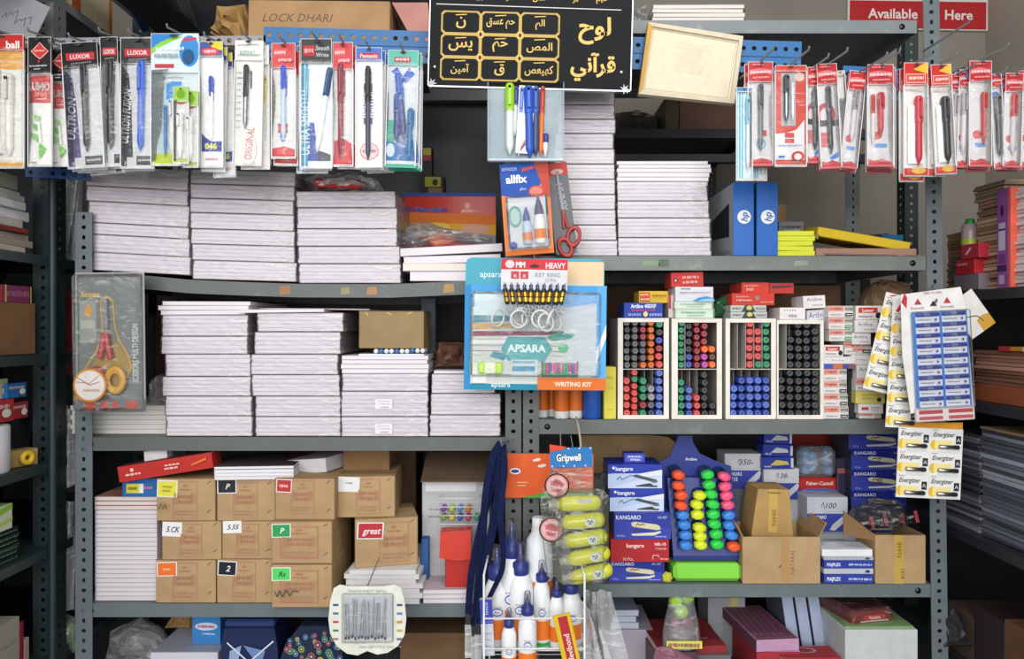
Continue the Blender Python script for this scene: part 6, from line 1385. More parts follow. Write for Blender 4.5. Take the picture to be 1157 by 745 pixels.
def cellframe(x0, z0, x1, z1, c=.0055, t=.0019):
    o = [(x0 + c, z0), (x1 - c, z0), (x1, z0 + c), (x1, z1 - c), (x1 - c, z1), (x0 + c, z1), (x0, z1 - c), (x0, z0 + c)]
    m = .72
    cx, cz = (x0 + x1) / 2, (z0 + z1) / 2
    inn = []
    c2 = c * .95
    t_ = t
    inn = [(x0 + c2 + t_, z0 + t_), (x1 - c2 - t_, z0 + t_), (x1 - t_, z0 + c2 + t_), (x1 - t_, z1 - c2 - t_), (x1 - c2 - t_, z1 - t_), (x0 + c2 + t_, z1 - t_), (x0 + t_, z1 - c2 - t_), (x0 + t_, z0 + c2 + t_)]
    vs = [(x, yy, z) for x, z in o] + [(x, yy, z) for x, z in inn]
    g.add(vs, [(i, (i + 1) % 8, 8 + (i + 1) % 8, 8 + i) for i in range(8)], G)
WORDS = [['ن', 'حم عسق', 'الم'], ['يس', 'حم', 'المص'], ['آمين', 'ق', 'كهيعص']]
for i in range(3):
    for j in range(3):
        x0 = gx0 + j * cw; z1 = gz1 - i * ch
        cellframe(x0, z1 - ch, x0 + cw, z1)
        cellframe(x0 + .0012, z1 - ch + .0012, x0 + cw - .0012, z1 - .0012)
        wd = WORDS[i][j]
        t_ = ' '.join(arabic(q) for q in reversed(wd.split()))
        g.text(t_, x0 + cw / 2, z1 - ch / 2 - .0005, ch * (.46 if len(wd) > 1 else .5), G, yy - .0002, mw=cw * .72, bold=.015, raw=True)
        if len(wd) < 3 or 1: g.add([(x0 + cw * .36, yy - .0002, z1 - ch * .2), (x0 + cw * .64, yy - .0002, z1 - ch * .17), (x0 + cw * .64, yy - .0002, z1 - ch * .13), (x0 + cw * .36, yy - .0002, z1 - ch * .16)], [(0, 1, 2, 3)], G)
for i in (1, 2):
    for j in (1, 2, 0, 3):
        n = 14; cxx, czz = gx0 + j * cw, gz1 - i * ch
        if j in (1, 2): g.add([(cxx + .0052 * math.cos(2 * PI * k_ / n), yy - .0003, czz + .0072 * math.sin(2 * PI * k_ / n)) for k_ in range(n)], [tuple(range(n))], G); g.add([(cxx + .0028 * math.cos(2 * PI * k_ / n), yy - .0005, czz + .0042 * math.sin(2 * PI * k_ / n)) for k_ in range(n)], [tuple(range(n))], ('#2a1c14', 'ink'))
tx, tz = U(672, 35); g.text(arabic('لوح'), tx, tz, .056, G, yy, mw=.088, bold=.03, raw=True)
tx, tz = U(670, 76); g.text(arabic('قرآني'), tx, tz, .058, G, yy, mw=.100, bold=.03, raw=True)
g.build('golden_script', r)
s = MB()
a = U(493, 5); b = U(702, 12)
s.add([(a[0], yy, a[1]), (b[0], yy, b[1]), (b[0], yy, b[1] + .0016), (a[0], yy, a[1] + .0016)], [(0, 1, 2, 3)], ('#d8dadc', 'ink'))
for (px, py) in ((488, 88), (706, 95)):
    cxx, czz = U(px, py); ex = U(px + (-1 if px < 600 else 1) * 2, py + 0)
    for k_ in range(7):
        an = 2 * PI * k_ / 7
        s.add([(cxx + .011 * math.cos(an), yy, czz - .011 + .011 * math.sin(an)), (cxx + .004 * math.cos(an + .5), yy, czz - .011 + .004 * math.sin(an + .5)), (cxx, yy, czz - .011), (cxx + .004 * math.cos(an - .5), yy, czz - .011 + .004 * math.sin(an - .5))], [(0, 1, 2, 3)], ('#c9ccd0', 'ink'))
s.build('silver_ornament', r)
for px, py in ((491, 76), (702, 82)):
    cxx, czz = U(px, py)
    MB().lathe([(.0045, 0), (.0045, -.002), (.003, -.004), (.0005, -.0045)], (0, 0, 0), (0, 1, 0), ('#cdd0d4', 'metal'), 14).build('screw_cap', r, (cxx, -.0005, czz))
mb = MB(); 
for px_ in (505, 540, 575, 610, 650, 680):
    cxx, czz = U(px_, 0 + (px_ - 598) * .03)
    mb.text(arabic(['بسم', 'الله', 'الر', 'حمن', 'الر', 'حيم'][[505, 540, 575, 610, 650, 680].index(px_)]), cxx, czz + .002, .012, G, yy, mw=.035, bold=.02, raw=True)
mb.build('upper_script', r)
for px_ in (530, 670):   # hanger wires to the blue rail
    MB().tube([(U(px_, 30)[0], .009, U(px_, 40)[1]), (U(px_, 30)[0], .05, U(px_, 40)[1] + .004), (U(px_, 30)[0], .09, U(px_, 40)[1] + .008)], .0012, STEEL, 6).build('hanger_wire', r)
# ------------------------------------------------------------------ tilted wooden picture frame
Yf = -.03; kf = K(Yf)
r = thing('picture_frame', 'tilted pale wooden frame with a faded cream back, beside the plaque', 'picture frame', (PX(779, Yf), Yf, PZ(72, Yf)), (0, 0, 0))
Q = [(732, 26), (839, 42), (829, 118), (721, 107)]
q = [((x - 779) * kf, (72 - y) * kf) for x, y in Q]
def ins(q, t):
    cx = sum(p[0] for p in q) / 4; cz = sum(p[1] for p in q) / 4
    return [(cx + (x - cx) * (1 - t / abs(x - cx)), cz + (z - cz) * (1 - t / abs(z - cz))) for x, z in q]
qi = ins(q, .009)
for i in range(4):
    j = (i + 1) % 4
    c = '#c9a050' if i == 3 else '#d2c6ae'
    MB().prism([q[i], q[j], qi[j], qi[i]], -.006, .012, (c, 'card')).build('frame_bar', r)
mb = MB().prism(qi, .0, .004, ('#ddd3b9', 'paper'))
rr = random.Random(5)
qj = ins(q, .013)
for a, b in ((qj[0], qj[1]), (qj[1], qj[2]), (qj[2], qj[3]), (qj[3], qj[0])):
    dx, dz = b[0] - a[0], b[1] - a[1]; l = math.hypot(dx, dz); n = (-dz / l * .0005, dx / l * .0005)
    mb.add([(a[0] - n[0], -.0003, a[1] - n[1]), (b[0] - n[0], -.0003, b[1] - n[1]), (b[0] + n[0], -.0003, b[1] + n[1]), (a[0] + n[0], -.0003, a[1] + n[1])], [(0, 1, 2, 3)], ('#a89c80', 'ink'))
for i in range(13):
    zz = .038 - i * .0048 - .0
    a = random.Random(i).uniform(.02, .045); x = -.035
    mb.T = Matrix.Rotation(.13, 4, 'Y')
    mb.art(-.05, zz, .1, .004, 0, fx(.5 - a * 9, .5, .5 + a * 9, .25, '#cdc2a6', i, .05))
    mb.T = Matrix()
mb.build('backing', r)
MB().tube([(0.02, .012, .03), (0.02, .0125, .045), (.022, .02, .05)], .001, STEEL, 6).build('hanger', r)
# ------------------------------------------------------------------ translucent tray of loose pens below the plaque
Yt = -.10; kt = K(Yt)
r = thing('pen_tray', 'translucent hanging tray holding loose pens below the black plaque', 'tray', (PX(594, Yt), Yt, PZ(183, Yt)), (0, .0, 0))
w, h = 86 * kt, 88 * kt
m = tinted('#b9ccd6', 'frosted_plastic', .38, .2)
mb = MB(); mb.box(-w / 2, 0, 0, w / 2, .002, h * 1.02, m, .0005)
mb.box(-w / 2, -.012, 0, -w / 2 + .002, 0, h, m); mb.box(w / 2 - .002, -.012, 0, w / 2, 0, h, m); mb.box(-w / 2, -.012, 0, w / 2, 0, .004, tinted('#d3dfe6', 'frosted_edge', .6))
mb.build('tray_body', r)
for (x, z0, z1, rad, b, c, t) in [(-.028, .012, .155, .0065, '#d8e2dc', '#9ad02c', 0), (-.018, .05, .15, .0035, '#c8ccd4', '#3a4a90', .03), (-.010, .01, .15, .004, '#d8d8dc', '#6a8cd0', .05), (.012, .006, .15, .0068, '#2a56b8', '#2a58c0', -.02), (.024, .01, .15, .0048, '#3d4a72', '#3a5aa8', 0), (.034, .01, .15, .0035, '#d8742c', '#b84a38', .03), (.043, .008, .055, .004, '#e4e0dc', '#3a3a90', .02)]:
    pen3(r, x * 1.0 - .004, z0, z1, rad, b, c, t, y=-.0075 if rad > .006 else -.006)
mb = MB(); mb.box(-.022, -.0105, .014, .010, -.0095, .15, ('#d6d6d8', 'card')); mb.art(-.020, .014, .026, .136, -.0105, [('p', [(.3, .06), (.5, .12), (.95, .24), (.95, .21), (.5, .09), (.3, .03)], '#3a2c2c'), ('p', [(.35, .10), (.5, .16), (.95, .29), (.95, .26), (.5, .13), (.35, .07)], '#b83c44')] + fx(.45, .6, .6, .01, '#9a9aa0', 1))
mb.build('refill_sleeve', r, (0, 0, 0), (0, .06, 0))
MB().tube([(0, .002, h), (0, .03, h + .03), (0, .085, h + .05)], .0012, STEEL, 6).build('hanger_wire', r)
# ================================================================== hanging goods in the middle
def blister(name, label, cat, x0, x1, y0, y1, Y, tilt, card, ops, round_=.004, bub=None, yaw=0):
    k = K(Y); w, h = (x1 - x0) * k, (y1 - y0) * k
    r = thing(name, label, cat, (PX((x0 + x1) / 2, Y), Y, PZ(y0, Y)), (0, tilt, yaw))
    e = round_
    o = [(-w / 2 + e, 0), (-w / 2, -e), (-w / 2, -h + e), (-w / 2 + e, -h), (w / 2 - e, -h), (w / 2, -h + e), (w / 2, -e), (w / 2 - e, 0)]
    mb = MB().prism(o, 0, .0012, (card, 'gloss')); mb.art(-w / 2, -h, w, h, 0, ops); mb.build('card', r)
    return r, w, h
# glue blister
r, w, h = blister('glue_card', 'blue and orange blister card of glue bottles below the pen tray', 'glue card', 564, 619, 184, 288, -.09, -.07, '#d9722c',
    [('r', .08, .06, .93, .62, '#c3c6cc'), ('p', [(0, .66), (.3, .62), (.6, .62), (.8, .74), (.92, .9), (.93, 1), (0, 1)], '#2450a4'), ('p', [(.7, 1), (.82, .8), (.86, .66), (1, .6), (1, 1)], '#b9483a'),
     ('t', 'REYNOLDS', .2, .94, .035, '#c8d4ec', {'mw': .3}), ('p', [(.45, .9), (.7, .93), (.7, .96), (.45, .94)], '#c84c50'), ('t', 'allfix', .33, .83, .085, '#f2f4f8', {'mw': .52, 'bold': .03}), ('t', 'glue', .45, .72, .03, '#c8d4ec'), ('e', .72, .68, .16, .065, '#c8483c'), ('e', .72, .68, .13, .05, '#dc8070'),
     ('e', .25, .42, .14, .12, '#5a9a90'), ('e', .25, .42, .1, .09, '#a8c4bc'), ('e', .18, .11, .08, .04, '#2a4a9c'), ('r', .0, .0, 1, .05, '#d9722c')])
def gluebottle(parent, x, z, s, body='#e8ecee', cap='#22347c', y=-.006, band='#d8742c', name='bottle', spread=1):
    s *= 1.3
    mb = MB().lathe([(.006 * s, 0), (.0075 * s, .002), (.0075 * s, .03 * s), (.0055 * s, .036 * s)], (0, 0, 0), (0, 0, 1), (body, 'plastic'), 14)
    o = mb.build(name, parent, (x, y, z))
    MB().lathe([(.0076 * s, .006 * s), (.0077 * s, .018 * s)], (0, 0, 0), (0, 0, 1), (band, 'gloss'), 14, caps=(False, False)).build('label_band', o)
    MB().lathe([(.0055 * s, .036 * s), (.006 * s, .037 * s), (.005 * s, .045 * s), (.0012 * s, .058 * s)], (0, 0, 0), (0, 0, 1), (cap, 'plastic'), 12).build('cap', o)
    return o
gluebottle(r, -.002, -h + .020, 1.0, '#b8c8dc', '#2a4490'); gluebottle(r, .024, -h + .020, 1.25, '#e6eaea', '#202c5c', band='#e07a2c')
MB().box(-w * .42, -.017, -h * .94, w * .43, -.0005, -h * .36, ('clear', 'shell'), .004).build('blister_shell', r)
MB().tube([(0, .0, .0), (0, .03, .012), (0, .085, .03)], .0014, STEEL, 6).build('hanger_wire', r)
# small scissors on a grey card
r, w, h = blister('scissors_card', 'red handled scissors on a grey card, behind the glue blister', 'scissors card', 616, 640, 184, 288, -.05, -.12, '#55585c',
    [('t', 'MUNIX', .6, .62, .3, '#b8bcc0', {'rot': -1.45, 'mw': .3, 'hw': 1}), ('r', .0, .86, 1, 1, '#c04a40'), ('e', .5, .9, .3, .03, '#d8b0a0')])
for sx, tz in ((-1, -.128), (1, -.132)):
    mb = MB(); mb.torus((0, 0, 0), .0125, .0038, ('#a8322e', 'plastic')); o = mb.build('handle_ring', r, (.010 * sx + .008, -.006, -h + .024 + .01 * sx), (0, .3 * sx, 0)); o.scale = (1, 1, 1.5)
    MB().tube([(.002, -.005, -h * .52), (.004 + .004 * sx, -.006, -h * .72)], .0028, ('#a8322e', 'plastic'), 8).build('handle_arm', r)
    MB().prism([(-.003 * sx, -h * .1), (.002 * sx, -h * .1), (.006, -h * .55), (-.001, -h * .55)], -.005 - .001 * sx, -.0045 - .001 * sx, STEEL).build('blade', r)
MB().tube([(0, .0, .0), (0, .03, .006)], .0012, STEEL, 6).build('hanger_wire', r)
# writing kit bag
Yk = -.085; kk = K(Yk)
x0, x1, y0, y1 = 524, 684, 291, 441
w, h = (x1 - x0) * kk, (y1 - y0) * kk
r = thing('writing_kit', 'large blue and teal writing kit bag hanging at the centre of the racks', 'writing kit', (PX(604, Yk), Yk, PZ(y1, Yk)), (0, .012, 0))
e = .012
mb = MB().prism([(-w / 2, h * .78), (-w / 2, h - e), (-w / 2 + e * .3, h - e * .3), (-w / 2 + e, h), (w * .49 - e, h), (w * .49 - e * .3, h - e * .3), (w * .49, h - e), (w * .49, h * .78)], .016, .0175, ('#2a9ab0', 'gloss'))
mb.art(-w / 2, 0, w, h, .016, [('r', .52, .78, .985, .975, '#e8c8a0'), ('t', 'apsara', .18, .875, .045, '#dff0f2', {'mw': .27, 'bold': .01}), ('r', .52, .78, .985, .82, '#d8d0b8')]); mb.build('header_flap', r)
mb = MB().box(-w / 2, 0, 0, w / 2, .018, h * .79, ('#2f8ccc', 'gloss'), .005)
A = [('r', 0, 0, 1, .085, '#1f86a4'), ('r', .0, 0, .045, .79, '#2c88c4'), ('r', .045, .045, .8, .74, '#c9cfca'), ('p', [(.045, .62), (.3, .66), (.8, .62), (.95, .64), (.95, .79), (.045, .79)], '#4a9cd8'), ('p', [(.07, .57), (.3, .62), (.35, .72), (.07, .72)], '#d3dfe4'),
     ('r', .07, .56, .34, .66, '#cfe0e2'), ('p', [(.06, .50), (.34, .52), (.34, .56), (.06, .56)], '#4c8c98'), ('p', [(.06, .45), (.4, .47), (.4, .50), (.06, .50)], '#c89a58'), ('p', [(.06, .40), (.7, .42), (.7, .445), (.06, .44)], '#8a3a58'), ('p', [(.06, .345), (.72, .36), (.72, .38), (.06, .37)], '#e6e6e2'), ('r', .06, .33, .7, .335, '#8a8478'), ('r', .06, .29, .7, .295, '#8a5a58'), ('r', .06, .26, .7, .263, '#9a9488'), ('r', .06, .38, .7, .383, '#a08070'),
     ('p', [(.70, .06), (.70, .62), (.93, .66), (.93, .06)], '#c6cdd2'), ('p', [(.93, .06), (1, .06), (1, .79), (.93, .79)], '#5aa8e0'), ('p', [(.93, .2), (1, .4), (1, .5), (.93, .3)], '#dfe9f0'),
     ('p', [(.26, .31), (.31, .40), (.57, .40), (.62, .31), (.57, .22), (.31, .22)], '#3a9aa4'), ('p', [(.28, .31), (.325, .385), (.555, .385), (.6, .31), (.555, .235), (.325, .235)], '#45a8a8'), ('t', 'APSARA', .44, .315, .055, '#e6f4f4', {'mw': .3, 'bold': .035}), ('p', [(.66, .32), (.68, .35), (.72, .35), (.74, .32), (.72, .285), (.68, .285)], '#4cb878'), ('p', [(.58, .40), (.62, .37), (.75, .39), (.78, .42), (.65, .44)], '#3a9a8c'), ('p', [(.18, .25), (.21, .29), (.3, .27), (.28, .22)], '#3a8a98'),
     ('r', .06, .05, .16, .2, '#dfe2dc'), ('r', .33, .09, .52, .23, '#cfd6d8'), ('r', .34, .14, .50, .18, '#4a90b8'), ('r', .34, .2, .50, .22, '#7ab0c8'), ('r', .52, .005, 1, .095, '#d8702c'), ('t', 'apsara', .26, .042, .04, '#d8eef0', {'mw': .2, 'bold': .01}), ('t', 'WRITING KIT', .77, .048, .032, '#f2dcc8', {'mw': .3, 'bold': .03})]
mb.art(-w / 2, 0, w, h, 0, A); mb.build('pouch', r)
MB().box(-.012, -.007, -.012, .012, .0, .012, ('#e2e4c4', 'plastic'), .002).build('eraser_sleeve', r, (-w / 2 + .185 * w, -.001, h * .165))
for dx in (-.018, .018): MB().box(-.007, -.008, -.012, .007, 0, .012, ('#b8e02c', 'plastic'), .003).build('eraser_end', r, (-w / 2 + .185 * w + dx, -.001, h * .165))
mb = MB(); cc = ['#3aa070', '#d83c58', '#2f5cc0', '#e05a80', '#c84a3c', '#7a4aa8', '#e87030', '#3a9ac0']
for i in range(12):
    mb.box(-.034 + i * .0058, -.006, -.010 if i % 3 else -.006, -.029 + i * .0058, 0, .011, (cc[i % 8], 'plastic'), .001)
mb.box(-.037, -.0065, -.015, .037, 0, -.010, ('#5a8a6a', 'card')); mb.box(-.037, -.0065, -.015, -.035, 0, .014, ('#5a7a6a', 'card')); mb.box(.035, -.0065, -.015, .037, 0, .014, ('#5a7a6a', 'card'))
mb.build('crayon_box', r, (w * .175, -.001, h * .168))
MB().box(-w * .46, -.012, h * .10, w * .46, -.0005, h * .74, ('clear', 'film'), .01).build('clear_window', r)
MB().tube([(0, .018, h - .006), (.0, .03, h + .01), (0, .08, h + .02)], .0014, STEEL, 6).build('hanger_wire', r)
# key rings card
Yc = -.125; kc = K(Yc)
r = thing('key_ring_card', 'red and white card carrying ten gold banded key rings', 'key ring card', (PX(604, Yc), Yc, PZ(293, Yc)), (0, .015, 0))
w, h = 75 * kc, 35 * kc
mb = MB().prism([(-w / 2, -h), (w / 2, -h), (w / 2, 0), (-w / 2, 0)], 0, .001, ('#d3d4d8', 'card'))
mb.art(-w / 2, -h, w, h, 0, [('r', 0, .66, 1, 1, '#c8343c'), ('e', .13, .83, .07, .13, '#e8c8c8'), ('t', 'MM', .29, .82, .17, '#f0dcdc', {'mw': .14, 'bold': .05}), ('t', 'HEAVY', .82, .80, .18, '#f0dcdc', {'mw': .3, 'bold': .03}), ('p', [(.42, .78), (.5, .84), (.58, .78), (.55, .73), (.45, .73)], '#3a2a2c'),
    ('r', .15, .36, .27, .60, '#c04048'), ('r', .29, .36, .41, .60, '#c04048'), ('t', 'KEY RING', .7, .5, .13, '#8a8c98', {'mw': .4}), ('t', '12 Pcs', .75, .33, .1, '#8a8c98', {'mw': .3}), ('t', 'x', .21, .48, .16, '#f0dcdc'), ('t', 'x', .35, .48, .16, '#f0dcdc')] + [('e', .06 + .098 * i, .12, .028, .07, '#2a3f74') for i in range(10)])
mb.build('card', r)
def chain_unit():
    o = MB().lathe([(.0034, 0), (.0044, -.004), (.0044, -.024), (.0034, -.028)], (0, 0, 0), (0, 0, 1), ('#2a2620', 'gloss'), 10).build('key_ring', r)
    MB().lathe([(.0047, -.007), (.0047, -.014)], (0, 0, 0), (0, 0, 1), ('#c09028', 'metal'), 10).build('gold_band', o)
    MB().lathe([(.0047, -.016), (.0047, -.023)], (0, 0, 0), (0, 0, 1), ('#d8b040', 'metal'), 10).build('gold_band', o)
    MB().tube([(0, 0, 0), (.001, -.001, .006), (0, -.001, .010)], .001, STEEL, 6).build('loop', o)
    mb = MB()
    for q in range(3): mb.torus((0, 0, -.033 - q * .006), .004, .0011, ('#b4b6ba', 'gloss'), (0, 0, PI / 2 * (q % 2)), 12, 5)
    mb.build('chain', o)
    MB().torus((0, -.002, -.058), .0150, .0019, ('#d4d6d8', 'gloss'), (0, 0, .3), 26, 6).build('split_ring', o)
    return o
cu = chain_unit()
for i in range(10):
    c = cu if i == 0 else copy_tree(cu, r)
    if i: c.parent = r
    c.location = (-w / 2 + w * (.06 + .098 * i), -.004 - .003 * (i % 2), -h * .95); c.scale = (1.15, 1.15, 1.15)
    c.rotation_euler = (0, (4.5 - i) * -.055 + (.12 if i == 0 else 0) + rnd.uniform(-.08, .08), rnd.uniform(-.7, .7))
    for ch in c.children:
        if ch.name.startswith('split_ring'): ch.rotation_euler = (rnd.uniform(-.3, .3), rnd.uniform(-.4, .4), rnd.uniform(-.6, .6)); ch.location = (rnd.uniform(-.004, .004), -.004 * (i % 3), rnd.uniform(-.004, .008))
MB().tube([(0, .0, -.004), (0, .03, .01), (0, .12, .02)], .0014, STEEL, 6).build('hanger_wire', r)
# ------------------------------------------------------------------ scissors blister hanging in front of the first post
Ys = -.05; ks = K(Ys)
r, w, h = blister('scissors_pack', 'grey blister pack of red and yellow handled scissors on the slotted post', 'scissors pack', 85, 163, 308, 466, Ys, -.012, '#6f7471',
    frame(0, 0, 1, 1, .025, '#a9aca8', .5) + [('r', .04, .12, .96, .9, '#757b79'), ('p', [(.06, .78), (.2, .84), (.5, .87), (.7, .8), (.78, .5), (.78, .15), (.94, .15), (.94, .9), (.06, .9)], '#73797a'), ('t', 'Scotts', .22, .845, .038, '#d8b43c', {'mw': .3, 'bold': .03}),
     ('r', .06, .5, .3, .8, '#9a9d94'), ('r', .07, .60, .28, .66, '#b4b4a8'), ('p', [(.12, .72), (.2, .78), (.25, .72), (.2, .68)], '#e0a030'), ('t', 'SCISSORS MULTI DESIGN', .86, .42, .085, '#c8ccc8', {'rot': PI / 2, 'mw': .42, 'bold': .02, 'hw': 1}),
     ('r', .0, .0, 1, .09, '#6f7472'), ('r', .12, .02, .28, .085, '#c84838'), ('r', .36, .025, .46, .08, '#c84838'), ('r', .52, .025, .6, .08, '#c84838'), ('r', .72, .025, .88, .08, '#c05048'), ('r', .0, .09, .3, .2, '#d89a2c'),
     ('p', [(.36, .80), (.46, .84), (.56, .80), (.58, .62), (.64, .52), (.76, .42), (.82, .32), (.72, .22), (.5, .12), (.4, .12), (.1, .3), (.3, .45), (.38, .55)], '#c79c3c'),
     ('p', [(.385, .79), (.46, .825), (.54, .79), (.56, .62), (.62, .51), (.74, .41), (.79, .32), (.70, .23), (.5, .135), (.42, .135), (.13, .3), (.32, .44), (.4, .55)], '#77796f'), ('p', [(.42, .5), (.6, .5), (.74, .40), (.78, .32), (.70, .24), (.5, .15), (.36, .16), (.2, .3)], '#a5853e')])
MB().prism([(-.004, -h * .18), (.004, -h * .18), (.006, -h * .40), (-.006, -h * .40)], -.010, -.009, STEEL).build('blade', r, (-.006, 0, 0))
MB().lathe([(.0005, -.014), (.005, -.013), (.006, -.009)], (0, 0, 0), (0, 1, 0), ('#c03440', 'plastic'), 14).build('pivot', r, (-.006, 0, -h * .44))
for sx in (-1, 1):
    mb = MB(); mb.tube([(sx * .002, 0, 0), (sx * .006, 0, -.02), (sx * .010, 0, -.035)], .0052, ('#b83a34', 'plastic'), 10)
    mb.torus((sx * .018, 0, -.066), .0155, .0052, ('#b83a34' if sx < 0 else '#d8a02c', 'plastic'), (0, 0, 0), 22, 8)
    o = mb.build('handle', r, (-.006, -.010, -h * .44)); o.scale = (1.12, 1, 1.45)
    MB().torus((sx * .018, -.001, -.066), .0115, .0026, ('#d8a02c', 'plastic'), (0, 0, 0), 22, 6).build('grip_lining', o)
n = 24; rd = w * .24
mb = MB().add([(rd * math.cos(2 * PI * i / n), -.0225, rd * math.sin(2 * PI * i / n)) for i in range(n)], [tuple(range(n))], ('#c88a30', 'card'))
mb.add([(rd * .88 * math.cos(2 * PI * i / n), -.0227, rd * .88 * math.sin(2 * PI * i / n)) for i in range(n)], [tuple(range(n))], ('#ddd4cf', 'card'))
mb.art(-rd, -rd, 2 * rd, 2 * rd, -.0227, [('s', [(.1, .75), (.5, .5), (.8, .6)], '#b84a48', .012), ('s', [(.1, .6), (.5, .55), (.8, .8)], '#8a8c90', .012)] + fx(.3, .35, .8, .08, '#c89a90', 2, .06))
mb.build('round_sticker', r, (-w * .22, 0, -h * .80))
MB().box(-w * .49, -.022, -h * .985, w * .49, -.0005, -h * .012, ('clear', 'film'), .006).build('blister_shell', r)
MB().tube([(0, .0, -.004), (0, .02, .004), (0, .045, .006)], .0014, STEEL, 6).build('hanger_wire', r)
# ------------------------------------------------------------------ refill card with rounded lobes
Yg = -.13; kg = K(Yg)
cx, top = 415, 661
OUT = [(384, 661), (395, 663), (432, 663), (446, 661), (453, 664), (457, 678), (459, 700), (457, 718), (450, 730), (438, 738), (426, 740), (415, 736), (404, 741), (392, 739), (380, 730), (373, 716), (371, 700), (373, 680), (377, 665)]
r = thing('refill_card', 'cream lobed card of fine pen refills hanging from the lower shelf', 'refill card', (PX(415, Yg), Yg, PZ(661, Yg)), (0, 0, 0))
G_ = lambda x, y: ((x - 415) * kg, (661 - y) * kg)
mb = MB().prism([G_(x, y) for x, y in OUT], 0, .002, ('#dedfd2', 'card'))
mb.art(-44 * kg, -80 * kg, 88 * kg, 80 * kg, 0, [('r', .2, .25, .82, .84, '#c2c6cc'), ('t', 'TRANSPARENT REFILL', .5, .91, .04, '#6a6e74', {'mw': .6}), ('t', 'STIC STYLE PEN', .32, .18, .035, '#8a8e94', {'mw': .4, 'shear': .2}), ('t', 'FINE GRIP STYLE GRIP', .62, .12, .035, '#8a8e94', {'mw': .5, 'shear': .2})] +
       [('r', .06, .70 - i * .12, .13, .73 - i * .12, ['#3a4a8c', '#4a6aa0', '#b84a4a', '#3a8a5c', '#b86a78'][i]) for i in range(5)] + [('r', .88, .70 - i * .12, .95, .73 - i * .12, ['#3a4a8c', '#4a7ac0', '#c87a50', '#b8a858', '#5a6a9c'][i]) for i in range(5)] + [('r', .9, .12, .94, .14, '#6a6e74')])
mb.build('card', r)
pr = MB().lathe([(.0012, 0), (.0016, .004), (.0016, .07), (.001, .075)], (0, 0, 0), (0, 0, 1), ('#a8acb4', 'plastic'), 8).build('refill', r, (0, -.004, 0))
MB().lathe([(.0021, .0), (.0021, .006)], (0, 0, 0), (0, 0, 1), ('#4a3a64', 'plastic'), 8).build('plug', pr, (0, 0, 0))
for i in range(13):
    c = pr if i == 0 else copy_tree(pr, r)
    c.location = ((-24 + i * 3.7) * kg, -.004 - .001 * (i % 2), -61 * kg + (i % 3) * .0015); c.rotation_euler = (0, rnd.uniform(-.06, .1), 0)
    c.scale = (1, 1, rnd.uniform(.92, 1.05))
MB().box(-28 * kg, -.010, -64 * kg, 30 * kg, -.0005, -9 * kg, ('clear', 'film'), .003).build('blister_shell', r)
MB().tube([(0, .002, -.004), (0, .06, .004), (0, .128, .012)], .0014, STEEL, 6).build('hanger_wire', r)
# ------------------------------------------------------------------ orange leaflet box behind the bottles
Yo = .02
r = thing('display_card', 'orange display card with clouds and green hills behind the glue bottles', 'display card', (PX(618, Yo), Yo - .034, PZ(563, Yo - .034)), (0, .01, 0))
k = K(Yo - .034); w, h = 103 * k, 50 * k
mb = MB().box(-w / 2, 0, 0, w / 2, .004, h, ('#e0602c', 'card'))
mb.art(-w / 2, 0, w, h, 0, [('p', [(.30, 0), (1, 0), (1, .18), (.8, .1), (.6, .16), (.42, .1)], '#7ab83c'), ('p', [(.2, 0), (.48, .14), (.7, .0)], '#5aa03a'), ('e', .14, .6, .06, .07, '#e8eef4'), ('e', .14, .6, .045, .04, '#28489c'), ('e', .36, .85, .03, .03, '#f2d8c8'), ('e', .39, .87, .03, .035, '#f2d8c8'), ('e', .42, .72, .035, .03, '#f2d8c8'), ('e', .45, .74, .03, .03, '#f2d8c8'),
    ('r', .53, .25, .56, .5, '#e8eef0'), ('r', .57, .3, .6, .56, '#e8eef0'), ('p', [(.53, .5), (.56, .5), (.545, .66)], '#28489c'), ('p', [(.57, .56), (.6, .56), (.585, .7)], '#c83c34'), ('s', [(.16, .35), (.28, .35)], '#c8d8a0', .004), ('s', [(.17, .28), (.26, .28)], '#c8d8a0', .004)])
mb.build('printed_front', r)
